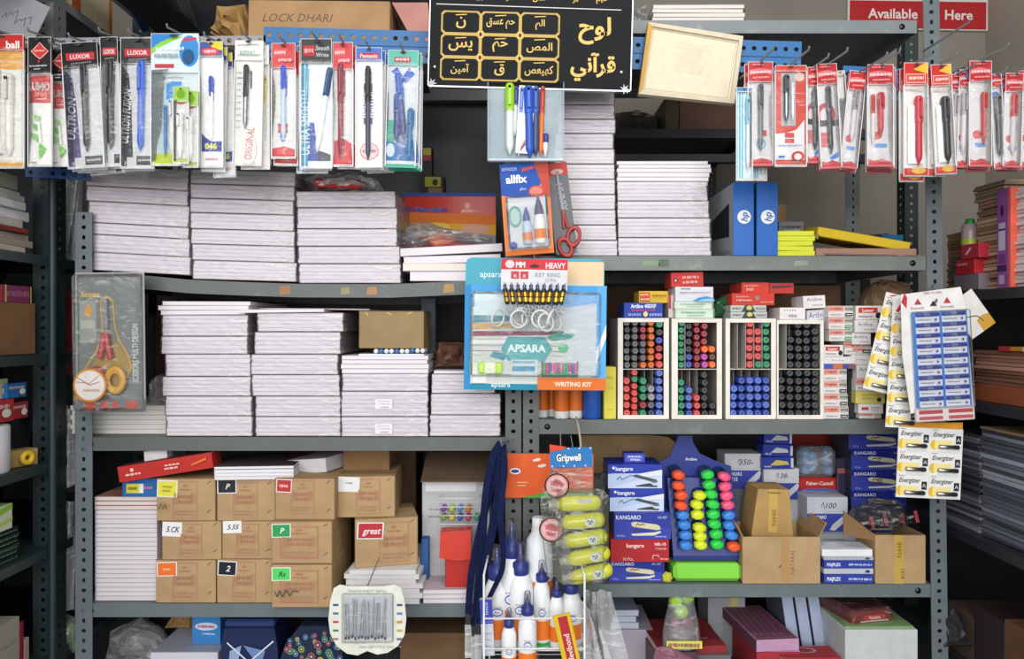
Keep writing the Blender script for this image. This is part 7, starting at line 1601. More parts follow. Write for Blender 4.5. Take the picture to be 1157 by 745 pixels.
# ------------------------------------------------------------------ navy lanyards
def ribbon(name, pts, wd, thick, m, parent=None, twist=0):
    mb = MB(); R = []
    P = [Vector(p) for p in pts]
    for i, p in enumerate(P):
        t = (P[min(i + 1, len(P) - 1)] - P[max(i - 1, 0)]).normalized()
        s = Vector((0, 1, 0)).cross(t).normalized(); a = twist * i / len(P)
        n = t.cross(s)
        u = s * math.cos(a) + n * math.sin(a); v = t.cross(u)
        R.append([tuple(p + u * wd / 2 + v * thick / 2), tuple(p - u * wd / 2 + v * thick / 2), tuple(p - u * wd / 2 - v * thick / 2), tuple(p + u * wd / 2 - v * thick / 2)])
    mb.ring(R, m, False)
    return mb.build(name, parent)
def pt(x, y, Y): return (PX(x, Y), Y, PZ(y, Y))
NV = ('#151e42', 'cloth')
for i, (path, lab) in enumerate([
    ([(566, 500), (562, 520), (552, 560), (540, 610), (532, 650), (529, 695)], 'navy lanyard, outermost strand of the bunch on the hook'),
    ([(566, 500), (556, 515), (548, 560), (545, 620), (540, 660), (536, 708)], 'navy lanyard, second strand of the bunch on the hook'),
    ([(567, 500), (566, 540), (560, 580), (552, 620), (546, 665), (540, 706)], 'navy lanyard, third strand of the bunch on the hook'),
    ([(568, 500), (571, 530), (566, 570), (566, 600), (569, 625), (568, 645), (558, 665), (548, 685)], 'navy lanyard whose strap curves in front of the bottles')]):
    Yl = -.045 - .012 * i if i < 3 else -.125
    P_ = [pt(x, y, (-.04 + (Yl + .04) * min(1, j / 2))) for j, (x, y) in enumerate(path)]
    # smooth
    S = []
    for a, b in zip(P_[:-1], P_[1:]):
        for q in range(4): S.append(tuple(Vector(a).lerp(Vector(b), q / 4)))
    S.append(P_[-1])
    for _ in range(2): S = [S[0]] + [tuple((Vector(S[j - 1]) + Vector(S[j]) * 2 + Vector(S[j + 1])) / 4) for j in range(1, len(S) - 1)] + [S[-1]]
    rr_ = thing('lanyard', lab, 'lanyard', S[0], (0, 0, 0), 'navy lanyards')
    o = ribbon('strap', [tuple(Vector(p) - Vector(S[0])) for p in S], [.016, .015, .018, .013][i], .0016, NV, rr_, [.6, -.5, .4, 1.2][i])
    if i < 3:
        e = Vector(S[-1]) - Vector(S[0])
        MB().box(-.006, -.003, -.02, .006, .003, .002, ('#2a2c30', 'plastic'), .001).build('clip', rr_, tuple(e + Vector((0, 0, -.0))))
        MB().box(-.007, -.001, -.09, .008, .001, -.02, ('clear', 'haze')).build('badge_sleeve', rr_, tuple(e))
a = PX(577, 0)
tag(MB().tube([(PX(575, 0), -.0005, PZ(500, 0)), (PX(574, -.02), -.02, PZ(497, -.02)), (PX(567, -.05), -.07, PZ(503, -.06)), (PX(566, -.06), -.075, PZ(497, -.06))], .002, STEEL, 8).build('s_hook', rackL), None)
# ------------------------------------------------------------------ wire rack of glue bottles
WY0, WY1 = -.160, -.034
WM = ('#e2e4e6', 'plastic')
kx = K(-.15)
xa, xb = PX(547, -.15), PX(660, -.15)
ztop = PZ(640, -.1); 
r = thing('wire_rack', 'white wire rack holding the glue bottles', 'wire rack', ((xa + xb) / 2, -.1, .80), (0, 0, 0))
W_ = (xb - xa) / 2
def seg(pts, rad=.0017, nm='wire'): return MB().tube(pts, rad, WM, 8).build(nm, r)
zz = lambda y, Y=-.15: PZ(y, Y) - .80
F_, B_ = WY0 + .1, WY1 + .1
for sx in (-1, 1):
    seg([(sx * W_, F_, -.10), (sx * W_, F_, zz(648)), (sx * W_ * .93, B_, zz(622, -.05)), (sx * W_ * .93, B_, -.10)], .0022, 'side_wire')
for y in (697, 731): seg([(-W_, B_, zz(y) + .002), (-W_, F_, zz(y)), (W_, F_, zz(y)), (W_, B_, zz(y) + .002)], nm='guard_wire')
seg([(-W_ * .93, B_, zz(635, -.05)), (W_ * .93, B_, zz(635, -.05))], nm='back_wire')
LV = [(-.10, F_, B_ - .055), (zz(745) , F_ + .0, B_)]
for zq, fa in ((zz(733) - .018, -.018), (.017, F_ + .002)):
    for q in range(6): seg([(-W_, fa + q * (B_ - fa) / 5, zq), (W_, fa + q * (B_ - fa) / 5, zq)], .0012, 'tray_wire')
seg([(0, B_, zz(635, -.05)), (0, B_ + .01, zz(620, -.05)), (.0, .098, zz(600, -.02))], .0018, 'hanger')
def bottle(px, ytop, ybase, Y, wpx, label, zb=None, cap='#26327c', capshape='nozzle', orange=(.12, .42), green=False, white='#e9ecee', clearcap=True, bc='#ea7c2e'):
    k = K(Y); R_ = wpx * k / 2; z0 = .8645 if Y > -.12 else PZ(ybase, Y); H = PZ(ytop, Y) - z0
    b = thing('glue_bottle', label, 'glue bottle', (PX(px, Y), Y, z0), (0, 0, 0), 'glue bottles on the wire rack')
    hb = H - 2.5 * R_; u = R_
    MB().lathe([(R_ * .92, 0), (R_, .003), (R_, hb - 1.25 * u), (R_ * .93, hb - .7 * u), (R_ * .68, hb - .12 * u), (R_ * .55, hb)], (0, 0, 0), (0, 0, 1), (white, 'plastic'), 22).build('body', b)
    MB().lathe([(R_ * 1.012, hb * orange[0]), (R_ * 1.012, hb * orange[1])], (0, 0, 0), (0, 0, 1), (bc, 'gloss'), 22, caps=(False, False)).build('label_band', b)
    if green: MB().lathe([(R_ * 1.02, hb * .02), (R_ * 1.02, hb * .08)], (0, 0, 0), (0, 0, 1), ('#3aa050', 'gloss'), 22, caps=(False, False)).build('green_band', b)
    c = MB(); 
    c.lathe([(R_ * .60, hb * 1.0 - .001), (R_ * .66, hb + .002), (R_ * .62, hb + .92 * u), (R_ * .34, hb + 1.05 * u), (R_ * .17, hb + 1.5 * u), (R_ * .09, hb + 2.2 * u)], (0, 0, 0), (0, 0, 1), (cap, 'plastic'), 18)
    for q in range(14):
        a = 2 * PI * q / 14; c.box(R_ * .64 * math.cos(a) - .0006, R_ * .64 * math.sin(a) - .0006, hb + .003, R_ * .64 * math.cos(a) + .0006, R_ * .64 * math.sin(a) + .0006, hb + .85 * u, (cap, 'plastic'))
    co = c.build('cap', b)
    if clearcap: MB().lathe([(R_ * .42, hb + .98 * u), (R_ * .36, hb + 2.3 * u), (R_ * .28, hb + 2.46 * u), (R_ * .02, hb + 2.5 * u)], (0, 0, 0), (0, 0, 1), ('clear', 'shell'), 14, caps=(False, False)).build('clear_cover', co)
    lb = MB(); lb.art(-R_ * .5, hb * .45, R_, hb * .2, -R_ * 1.06, [('e', .5, .5, .42, .3, '#2a3f94'), ('e', .5, .5, .36, .22, '#dfe4ee'), ('t', 'fevi', .5, .5, .2, '#2a3f94', {'mw': .5})] + fx(.1, .9, .9, .1, '#a8786c', 1, .1)); lb.build('emblem', b)
    return b
lay = [(578, 586, 690, -.080, 34, 'large glue bottle with a tall clear cover at the back of the wire rack', False),
       (588, 612, 738, -.098, 29, 'white glue bottle with a blue ribbed cap at the centre of the wire rack', False),
       (562, 615, 735, -.085, 31, 'big white glue bottle partly behind the navy lanyard', False),
       (612, 633, 722, -.099, 19, 'slim glue bottle with green base band on the wire rack', True),
       (629, 654, 720, -.102, 16, 'short glue bottle beside the green banded one', False),
       (645, 638, 726, -.085, 25, 'plain white glue bottle below the yellow bottles', False),
       (596, 668, 764, -.138, 21, 'tall glue bottle standing at the front of the wire rack', False),
       (575, 687, 764, -.138, 17, 'small glue bottle at the front corner of the wire rack', False)]
for px, yt, yb, Y, wd, lab, gr in lay: bottle(px, yt, yb, Y, wd, lab, green=gr)
MB().box(-W_ + .004, -.018, 0, W_ - .004, .062, .001, tinted('#c8ccd0', 'tray_plastic', .7)).build('tray_sheet', r, (0, 0, zz(733) - .0165))
k = K(-.07)
b = thing('glue_bottle', 'large glue bottle with a white cap at the back of the wire rack', 'glue bottle', (PX(609, -.075), -.068, .8645), (0, 0, 0))
MB().lathe([(.027, 0), (.029, .004), (.029, .165), (.025, .205), (.014, .222), (.013, .23)], (0, 0, 0), (0, 0, 1), ('#e4e8ec', 'plastic'), 24).build('body', b)
MB().lathe([(.0296, .06), (.0296, .125)], (0, 0, 0), (0, 0, 1), ('#dc6a28', 'gloss'), 24, caps=(False, False)).build('label_band', b)
MB().lathe([(.013, .226), (.0145, .228), (.014, .248), (.012, .25)], (0, 0, 0), (0, 0, 1), ('#f0f2f4', 'plastic'), 18).build('cap', b)
lb = MB(); lb.art(-.02, .115, .05, .035, -.0305, [('e', .6, .55, .2, .22, '#24284a'), ('e', .6, .55, .12, .1, '#c8ccd8')]); lb.build('emblem', b)
# adhesive cartons at the front
printed('glue_carton', 'narrow violet and white glue carton at the side of the wire rack', 'box', (545, 678, 559, 742), -.150, .012, '#c4c8d4', [('r', 0, .57, 1, 1, '#3442a4'), ('t', 'fevicol', .5, .84, .28, '#dfe2f2', {'rot': PI / 2, 'mw': .3, 'hw': 1}), ('r', 0, .6, 1, .61, '#8a94d0'), ('r', .1, .63, .9, .71, '#4a58b8')] + fx(.2, .4, .8, .02, '#8a8e9c', 1, .1) + fx(.2, .3, .8, .02, '#8a8e9c', 2, .1) + fx(.2, .2, .8, .02, '#8a8e9c', 3, .1), rot=(0, -.05, 0))
k = K(-.165)
mb = MB(); w, h = 20 * k, 64 * k
mb.box(-w / 2, 0, 0, w / 2, .006, h, ('#d8b82c', 'gloss'), .001); mb.art(-w / 2, 0, w, h, 0, [('r', .26, .0, .80, .97, '#b02c34'), ('t', 'fevibond', .53, .42, .3, '#ecd4cc', {'rot': PI / 2 * 1.0, 'mw': .75, 'hw': 1, 'bold': .02})])
tag(mb.build('glue_carton', None, (PX(648, -.165), -.168, PZ(757, -.165)), (0, -.22, 0)), 'leaning yellow and red glue tube carton on the wire rack', 'box')
for i in range(6):
    mb = MB().lathe([(.006, 0), (.0075, .002), (.0075, .02), (.004, .028), (.0015, .034)], (0, 0, 0), (0, 0, 1), ('#b84444' if i % 2 else '#c87858', 'plastic'), 12)
    tag(mb.build('glue_tube', None, (PX(556 + i * 16, -.13), -.135, PZ(768, -.135))), 'small red tube top, %s of six along the bottom of the wire rack' % COLN[i], 'tube', 'small tubes in the wire rack')
# ------------------------------------------------------------------ candy header card with its clear pouch and the strip of yellow bottles
Yu = -.125; ku = K(Yu)
r = thing('gum_pouch', 'blue headed pouch with red printed discs hanging over the glue bottles', 'pouch', (PX(645, Yu), Yu, PZ(506, Yu)), (0, -.03, 0))
w = 48 * ku; h = 22 * ku
mb = MB().prism([(-w / 2, -h), (w / 2, -h), (w / 2, 0), (-w / 2, 0)], 0, .001, ('#2f78b8', 'gloss'))
mb.art(-w / 2, -h, w, h, 0, [('t', 'Gripwell', .44, .5, .36, '#17263c', {'mw': .62, 'bold': .09}), ('t', 'Gripwell', .44, .5, .36, '#e8f0f4', {'mw': .58, 'bold': .03})] + [('e', .05 + .13 * i, .95 if i % 2 else .06, .02, .05, '#e8c8c8') for i in range(8)] + [('p', [(.0, .8), (.3, .9), (.4, 1.05), (.0, 1.2)], '#d04a30')])
mb.build('header_card', r)
mb = MB().box(-w / 2, -.003, -.13, w / 2, .001, -h, ('clear', 'film'), .002); mb.build('film_pouch', r)
def disc(parent, x, z, R_, y):
    n = 24; mb = MB()
    for q, (f, c) in enumerate([(1, '#d8c4c2'), (.9, '#c8888a'), (.78, '#dcb0ae'), (.5, '#c46a6c')]):
        mb.add([(R_ * f * math.cos(2 * PI * i / n), -.0003 * q, R_ * f * math.sin(2 * PI * i / n)) for i in range(n)], [tuple(range(n))], (c, 'gloss'))
    mb.lathe([(R_, 0), (R_, .004)], (0, 0, 0), (0, 1, 0), ('#d8d0ce', 'gloss'), 24)
    mb.art(-R_, -R_, 2 * R_, 2 * R_, -.001, fx(.2, .62, .8, .1, '#b85a60', 1, .08) + fx(.25, .45, .75, .1, '#e0c8c8', 2, .08) + fx(.3, .3, .7, .08, '#b85a60', 3, .08))
    return mb.build('round_label', parent, (x, y, z), (0, .2, 0))
disc(r, -w * .36, -.073, 14 * ku, -.008); disc(r, -w * .52, -.158, 14 * ku, -.012)
crumple('pouch_film', None, None, [(618, 655), (612, 600), (610, 560), (628, 530), (640, 560), (640, 600), (650, 655)], -.14, .02, clear('film'), parent=None)
pf_ = [o for o in bpy.data.objects if o.name.startswith('pouch_film')][0]; tag(pf_, 'clear crinkled pouch hanging between the discs and yellow bottles', 'plastic pouch')
MB().tube([(-.02, .0, .004), (-.018, .03, .03), (-.012, .115, .046)], .0011, STEEL, 6).build('hanger_wire', r)
MB().tube([(.02, .0, .0), (.02, .03, .03), (.022, .115, .046)], .0022, ('#b8b0a0', 'plastic'), 6).build('hanger_cord', r)
Yy = -.13; ky = K(Yy)
r = thing('yellow_bottle_strip', 'hanging strip of five yellow gum bottles beside the stapler cartons', 'bottle strip', (PX(656, Yy), Yy, PZ(565, Yy)), (0, 0, 0))
for i in range(5):
    cx_ = (656 + i * 3.0 + (-2 if i == 0 else 0) - 656) * ky; cz_ = (565 - 569 - 19.8 * i) * ky
    L_ = (49 if i else 50) * ky; R_ = 8.6 * ky
    mb = MB().lathe([(R_ * .25, 0), (R_ * .7, .002), (R_ * .95, L_ * .14), (R_, L_ * .3), (R_, L_ * .85), (R_ * .82, L_ * .95), (R_ * .3, L_)], (-L_ / 2, 0, 0), (1, 0, 0), tinted('#d2d23a', 'yellow_gum', .95), 20)
    o = mb.build('bottle', r, (cx_, 0, cz_), (0, -.04 - .05 * i, 0))
    lb = MB()
    if i == 0: lb.art(L_ * -.02, R_ * .2, L_ * .3, R_ * .6, -R_ * .98, [('r', 0, 0, 1, 1, '#b8bcb0')])
    else: lb.art(L_ * -.02, -R_ * .72, L_ * .36, R_ * 1.44, -R_ * 1.06, [('p', [(.1, .5), (.2, .9), (.5, 1), (.9, .9), (.95, .5), (.85, .1), (.5, 0), (.15, .15)], '#b9c078'), ('e', .42, .5, .3, .36, '#d8dad0'), ('s', [(.25, .5), (.35, .7), (.45, .35), (.55, .68), (.62, .4)], '#4a5a8c', .03), ('s', [(.28, .35), (.58, .3)], '#4a5a6c', .02)])
    lb.build('label', o)
    MB().lathe([(R_ * .9, 0), (R_ * .6, -.010), (R_ * .55, -.02)], (-L_ / 2 + .004, 0, 0), (1, 0, 0), tinted('#d8dcc0', 'clear_neck', .4), 14).build('neck', o)
MB().box(-.050, -.018, -.166, .055, .018, .022, ('clear', 'film'), .014).build('shrink_film', r)
MB().tube([(0, 0, .02), (-.005, .03, .05), (-.01, .12, .11)], .0011, STEEL, 6).build('hanger_wire', r)
# clear plastic sheet hanging behind the bottles
def sheet(name, label, pts, Y, m, wav=.006, seed=1, parent=None, fold=5):
    """a hanging film sheet with real folds: quadrilateral in pixels (tl, tr, br, bl)"""
    rr = random.Random(seed); tl, tr, br, bl = pts
    N_, M_ = 14, 10; vs = []; fs = []
    ph = rr.uniform(0, 6)
    for side in (0, 1):
        for i in range(N_ + 1):
            for j in range(M_ + 1):
                u, v = j / M_, i / N_
                x = (tl[0] * (1 - u) + tr[0] * u) * (1 - v) + (bl[0] * (1 - u) + br[0] * u) * v
                y = (tl[1] * (1 - u) + tr[1] * u) * (1 - v) + (bl[1] * (1 - u) + br[1] * u) * v
                dd = wav * math.sin(u * fold * 2 + ph + v * 2) + wav * .5 * math.sin(u * 13 + v * 5)
                vs.append((PX(x, Y), Y + dd + side * .0012, PZ(y, Y)))
    n1 = (N_ + 1) * (M_ + 1)
    for i in range(N_):
        for j in range(M_):
            a = i * (M_ + 1) + j
            fs.append((a, a + 1, a + M_ + 2, a + M_ + 1))
    o = MB(); c0 = vs[0]; o.add([tuple(Vector(v) - Vector(c0)) for v in vs[:n1]], fs, m, True)
    ob = o.build(name, parent, c0 if parent is None else c0); 
    if label: tag(ob, label, 'plastic sheet')
    return ob
sheet('plastic_sheet', 'clear film sheet hanging beside the wire rack', [(662, 668), (690, 668), (712, 750), (660, 750)], -.06, clear('haze'), .006, 3)
sheet('plastic_sheet', 'clear film sheet hanging under the yellow bottles', [(650, 672), (668, 690), (700, 760), (655, 760)], -.09, clear('haze'), .005, 5)
sheet('plastic_sheet', 'milky film sheet hanging behind the first rack post', [(70, 200), (94, 200), (88, 300), (66, 300)], .10, clear('haze'), .006, 7)
sheet('plastic_sheet', 'crumpled film sheet hanging between the two grey uprights', [(62, 455), (84, 462), (88, 545), (64, 560)], .06, clear('haze'), .009, 9)
sheet('plastic_sheet', 'long crumpled film hanging low between the two grey uprights', [(66, 568), (84, 566), (83, 690), (64, 690)], .07, clear('haze'), .008, 11)
crumple('bag_of_goods', 'clear bag with green and red goods low between the uprights', 'plastic bag', [(48, 742), (50, 708), (66, 700), (84, 704), (85, 742)], .05, .05, clear('bag'))
printed('box', 'green packet low between the two uprights', 'packet', (71, 706, 85, 738), .07, .03, '#6aa84a', fx(.1, .8, .9, .1, '#c8d8b8', 1, .1), kind='gloss')
printed('file_box', 'dark red file standing deep between the uprights', 'file', (74, 328, 85, 425), .12, .06, '#7c2a30', kind='gloss')
crumple('wrapped_parcel', 'grey beige parcel wrapped in film between the uprights', 'parcel', [(66, 560), (66, 510), (74, 500), (82, 505), (84, 560)], .12, .06, mat('#6a655c', 'gloss'))
# ------------------------------------------------------------------ battery cards
Ye = -.12; ke = K(Ye)
HK = Vector((PX(1054, Ye), Ye, PZ(342, Ye)))
MB_ = MB().tube([(PX(1054, 0), -.0035, PZ(322, 0)), (PX(1054, -.05), -.06, PZ(330, -.05)), (HK.x, HK.y - .01, HK.z), (HK.x, HK.y - .014, HK.z + .006)], .002, STEEL, 8).build('prong', rackR)
def bcell(parent, x, z, w, h, tw=0, detail=True):
    """one yellow and white blister cell with a chrome battery"""
    mb = MB(); mb.box(-w / 2, -.0012, -h / 2, w / 2, 0, h / 2, ('#e4e4e2', 'gloss'))
    mb.art(-w / 2, -h / 2, w, h, -.0012, [('t', 'Energizer', .40, .76, .2, '#2e2f34', {'mw': .7, 'shear': .35, 'bold': .02}), ('r', .78, .36, .95, .72, '#2c2d32'), ('t', 'A', .865, .54, .16, '#d8d8d8'), ('e', .1, .3, .12, .22, '#e2b822'), ('p', [(.1, .12), (.6, .2), (.7, .5), (.1, .5)], '#e8d890')] + fx(.05, .95, .2, .05, '#6a6a6a', 1, .05))
    o = mb.build('battery_blister', parent, (x, 0, z), (0, tw, 0))
    MB().lathe([(.003, 0), (.0042, .001), (.0042, w * .6), (.0018, w * .61), (.0018, w * .65)], (-w * .28, -.0055, -h * .27), (1, 0, 0), ('#a9a9a4', 'metal'), 10).build('battery', o)
    MB().lathe([(.0044, 0), (.0044, w * .14)], (-w * .28 + w * .48, -.0055, -h * .27), (1, 0, 0), ('#2a2b2e', 'gloss'), 10).build('band', o)
    return o
def batt_sheet(label, cx, ytop, wpx, rows, cols, rowpx, Y, tilt, hang=None, head=0, ox=0):
    k = K(Y)
    h0 = Vector((PX(cx, Y), Y, PZ(ytop, Y)))
    r = thing('battery_card', label, 'battery card', h0, (0, tilt, 0))
    W2 = wpx * k; Ht = (rows * rowpx + head) * k
    MB().box(-W2 / 2 + ox * k, 0, -Ht, W2 / 2 + ox * k, .001, 0, ('#dddcd8', 'card')).art(-W2 / 2 + ox * k, -head * k, W2, head * k, 0, [('p', [(.1, .1), (.3, .8), (.4, .7), (.2, .0)], '#b8343c')] if head else []).build('card', r)
    p = None
    for i in range(rows):
        for j in range(cols):
            x = (-W2 / 2 + (j + .5) * W2 / cols) + ox * k; z = -(head + (i + .5) * rowpx) * k
            if p is None: p = bcell(r, x, z, W2 / cols * .97, rowpx * k * .97)
            else:
                c = copy_tree(p, r); c.location = (x, 0, z)
            
    return r
batt_sheet('battery card hanging lowest, six white cells below the shelf line', 1052, 484, 73, 3, 2, 26.5, -.10, .045)
printed('card_strip', 'orange strip joining the lowest battery card to the one above', 'card', (1017, 478, 1088, 486), -.095, .001, '#dd9a2c')
batt_sheet('battery card hanging behind, its cells half covered by the blue card', 1027, 338, 36, 5, 1, 26, -.09, .06, head=16)
batt_sheet('battery card swinging out beside the refill boxes', 1018, 334, 34, 4, 1, 27, -.075, .24, head=4)
r = thing('battery_card', 'white card corner tilted out behind the blue battery card', 'battery card', (PX(1084, -.085), -.085, PZ(336, -.085)), (0, -.62, 0))
MB().box(-.028, 0, -.085, .03, .001, 0, ('#dcd9d4', 'card')).art(-.028, -.085, .058, .085, 0, [('p', [(.1, .6), (.3, .9), (.4, .8), (.2, .5)], '#b83c3c'), ('p', [(.5, 0), (1, 0), (1, .3), (.7, .35), (.5, .3)], '#c8983c'), ('s', [(.3, .5), (.6, .4), (.7, .2)], '#5a5a5c', .02)]).build('card', r)
r = thing('battery_card', 'front battery card with two columns of blue cells', 'battery card', (PX(1054, Ye), Ye, PZ(338, Ye)), (0, -.055, 0))
mb = MB(); G_ = lambda x, y: ((x - 1054) * ke, (338 - y) * ke)
mb.prism([G_(x, y) for x, y in [(1018, 331), (1086, 326), (1090, 345), (1094, 462), (1022, 466), (1016, 400)]], 0, .0012, ('#dedcda', 'card'))
mb.art(*G_(1018, 352), 72 * ke, 24 * ke, 0, [('p', [(.0, .5), (.06, .95), (.1, .7), (.08, .2)], '#b8343c'), ('p', [(.2, .35), (.26, .65), (.32, .35)], '#b8343c'), ('p', [(.66, .35), (.72, .65), (.78, .35)], '#b8343c'), ('p', [(.44, .25), (.5, .5), (.56, .25)], '#3a3438'), ('t', 'Eveready', .25, .2, .12, '#7a6a70', {'mw': .22}), ('t', 'Eveready', .72, .2, .12, '#7a6a70', {'mw': .22}), ('t', 'PRESS TO OPEN', .5, .88, .1, '#a8484c', {'mw': .28})])
g0 = G_(1029, 460); g1 = G_(1091, 353)
gw, gh = g1[0] - g0[0], g1[1] - g0[1]
mb.box(g0[0], -.0015, g0[1], g1[0], 0, g1[1], ('#3f7fd0', 'gloss'))
mb.build('card', r)
bb = None
for i in range(9):
    for j in range(2):
        w_ = gw * .43; h_ = gh / 9 * .94; x = g0[0] + gw * (.27 + j * .48); z = g1[1] - gh / 9 * (i + .5)
        if bb is None:
            m2 = MB(); m2.box(-w_ / 2, -.0022, -h_ / 2, w_ / 2, -.0015, h_ * .12, ('#e2e4ea', 'card')); m2.art(-w_ / 2, -h_ / 2, w_, h_ * .62, -.0022, fx(.08, .5, .62, .22, '#5a6070', 1, .05) + [('r', .78, .3, .86, .65, '#3a4a8c')])
            bb = m2.build('battery_cell', r, (x, 0, z))
            MB().lathe([(.0028, 0), (.0036, .001), (.0036, w_ * .92), (.0028, w_ * .93)], (-w_ * .47, -.0045, h_ * .32), (1, 0, 0), ('#343c98', 'gloss'), 10).build('battery', bb)
            MB().lathe([(.0037, 0), (.0037, w_ * .25)], (-w_ * .2, -.0045, h_ * .32), (1, 0, 0), ('#a8acd0', 'metal'), 10).build('band', bb)
        else:
            c = copy_tree(bb, r); c.location = (x, 0, z)
f0 = G_(1022, 466)
mb = MB().box(g0[0] - .006, -.008, g0[1] - .028, g1[0] + .002, .0, g0[1] - .001, ('#d4c8c8', 'gloss'), .002)
mb.art(g0[0] - .006, g0[1] - .028, gw + .008, .027, -.008, [('r', .05, .15, .45, .4, '#b4555c'), ('r', .55, .15, .96, .4, '#b4555c'), ('r', .05, .58, .45, .86, '#a84850'), ('r', .55, .58, .96, .86, '#a84850')])
mb.build('folded_end', r)
MB().box(g0[0] - .004, -.010, g0[1] - .004, g1[0] + .004, -.0005, g1[1] + .003, ('clear', 'shell'), .003).build('blister_film', r)
# sign on the wall
ys = WALLY
def sg(x, y): return PX(x, ys), PZ(y, ys)
a = sg(956, 34); b = sg(1114, -60)
r = thing('wall_sign', 'red and white sign on the wall behind the red pen packets', 'sign', (a[0], WALLY - .012, a[1]), (0, .015, 0))
w, h = b[0] - a[0], b[1] - a[1]
mb = MB().box(0, 0, 0, w, .01, h, ('#dcdad6', 'card'), .001)
zr_ = 32 / 94
mb.art(0, 0, w, h, 0, [('r', .012, .012, .985, zr_, '#b82a2e'), ('t', 'Available', .32, .19, .115, '#f0e4e0', {'mw': .40, 'bold': .02}), ('t', 'Here', .79, .185, .115, '#f0e4e0', {'mw': .26, 'bold': .02})])
mb.build('board', r)
# ================================================================== goods on the side racks
def sx_at(px, X):   # depth at which the vertical plane x = X is seen at pixel column px
    return X * F / (px - 578.5) - D0
def sbox(name, label, cat, side, px0, px1, z, h, col, kind='card', inset=.02, dep=.2, ops=(), pitch=0, group=None, top=None):
    """box on a side rack: its face looks across the aisle; px0..px1 are the columns where that face is seen"""
    X = (SLX - inset) if side < 0 else (SRX + inset)
    z += EPS
    Ya, Yb = sx_at(px0, X), sx_at(px1, X)
    y0, y1 = min(Ya, Yb), max(Ya, Yb)
    mb = MB()
    L_ = y1 - y0
    # build facing -y then turn towards the aisle
    mb.box(-L_ / 2, 0, 0, L_ / 2, dep, h, (col, kind), .001, {'+z': (top, kind)} if top else None)
    mb.art(-L_ / 2, 0, L_, h, 0, ops)
    rz = PI / 2 if side < 0 else -PI / 2
    o = mb.build(name, None, (X, (y0 + y1) / 2, z), (0, 0, rz))
    return tag(o, label, cat, group)
# ---- dark rack of packets beside the notebooks
sbox('carton', 'plain brown carton on the dark side rack', 'carton', -1, -40, 40, SL['b'], .106, '#7d5c3f', 'carton')
sbox('box', 'magenta patterned box on the brown carton of the side rack', 'box', -1, 4, 34, SL['b'] + .1065, .034, '#7a2f56', 'card', ops=fx(.1, .5, .9, .4, '#a86a88', 1, .1) + [('r', 0, 0, .05, 1, '#c8b858'), ('r', .95, 0, 1, 1, '#b8a850')])
sbox('box', 'small red box on the brown carton of the side rack', 'box', -1, -30, 3, SL['b'] + .1065, .034, '#a8323a')
z = SL['a']
for i, (c, hh, yaw) in enumerate([('#b9a99c', .012, .1), ('#8f8478', .014, -.1), ('#a2938a', .012, .05), ('#6e2c28', .010, -.2), ('#b0aaa6', .016, .1), ('#c6c4c6', .020, .0), ('#bcbabc', .016, .05), ('#8f9488', .012, -.1), ('#a8aca4', .008, .1)]):
    o = sbox('paper_bundle', 'untidy paper bundle, %s of nine on the upper side shelf' % up(i, 9), 'papers', -1, -30, 30 + (i * 7) % 9 - i, z, hh, c, 'paper', inset=.015 + .004 * (i % 3), dep=.2, group='papers on the upper side shelf'); o.rotation_euler.z += yaw * .3; z += hh + .0006
sbox('paper_roll', 'grey folded sheets topping the papers of the side rack', 'papers', -1, -20, 20, z, .03, '#77796c', 'paper')
z = SL['c']
mb = MB().lathe([(.036, 0), (.038, .003), (.038, .09), (.036, .093)], (0, 0, 0), (0, 0, 1), ('#c5c4cc', 'plastic'), 24); tag(mb.build('tub', None, (SLX - .045, sx_at(8, SLX - .02) - .02, z)), 'white round tub on the side rack below the red packets', 'tub')
r = thing('tape_dispenser', 'yellow tape roll box beside the white tub on the side rack', 'tape', (SLX - .02, sx_at(28, SLX - .02), z), (0, 0, PI / 2 - .4))
MB().box(-.028, 0, 0, .028, .03, .034, ('#a58c58', 'card'), .001).build('box_back', r)
mb = MB(); mb.torus((0, -.008, .018), .010, .006, ('#d8b42c', 'plastic')); mb.build('tape_roll', r)
for i, (px0, px1, c, l, hh, zz) in enumerate([(-20, 16, '#b03438', 'red glossy packet with white print', .045, .10), (10, 32, '#9c3038', 'red packet beside the glossy one', .035, .10), (8, 30, '#2c6aa8', 'blue packet resting on the red packets', .03, .146), (-10, 9, '#c9c4a4', 'pale green and cream packet', .04, .146)]):
    sbox('packet', l + ' on the side rack', 'packet', -1, px0, px1, SL['c'] + zz - .004, hh, c, 'gloss', inset=.03 + .01 * (i % 2), dep=.1, ops=fx(.1, .7, .8, .2, '#e0c8c8', i, .08) + [('e', .7, .4, .15, .2, '#d8d4d0')])
sbox('box', 'grey board holding up the red packets behind the tub', 'box', -1, -20, 34, SL['c'], .095, '#3c4144', 'card', inset=.1, dep=.1)
z = SL['d']
for i in range(6):
    sb_ = sbox('box', 'dark green printed box, %s of six on the lower side shelf' % up(i, 6), 'box', -1, -30, 22 - i % 2, z, .0085 + .002 * (i % 2), ['#1f2f2a', '#24302c', '#2e3a30', '#1c2420', '#27352f', '#1b2624'][i], 'gloss', inset=.02, dep=.15, ops=fx(.1, .5, .9, .4, '#5a7a64', i, .05), group='dark boxes on the lower side shelf'); z += .0108
o = sbox('booklet', 'lime and white booklet lying on the dark side rack boxes', 'booklet', -1, -30, 14, z, .05, '#c9d0b8', 'gloss', inset=.02, dep=.1, ops=[('p', [(0, .3), (1, .8), (1, 1), (0, .7)], '#8ab83a'), ('p', [(0, .0), (1, .3), (1, .45), (0, .2)], '#a8c858')], top='#b8cc88'); o.rotation_euler.y = 0
z = SL['e']
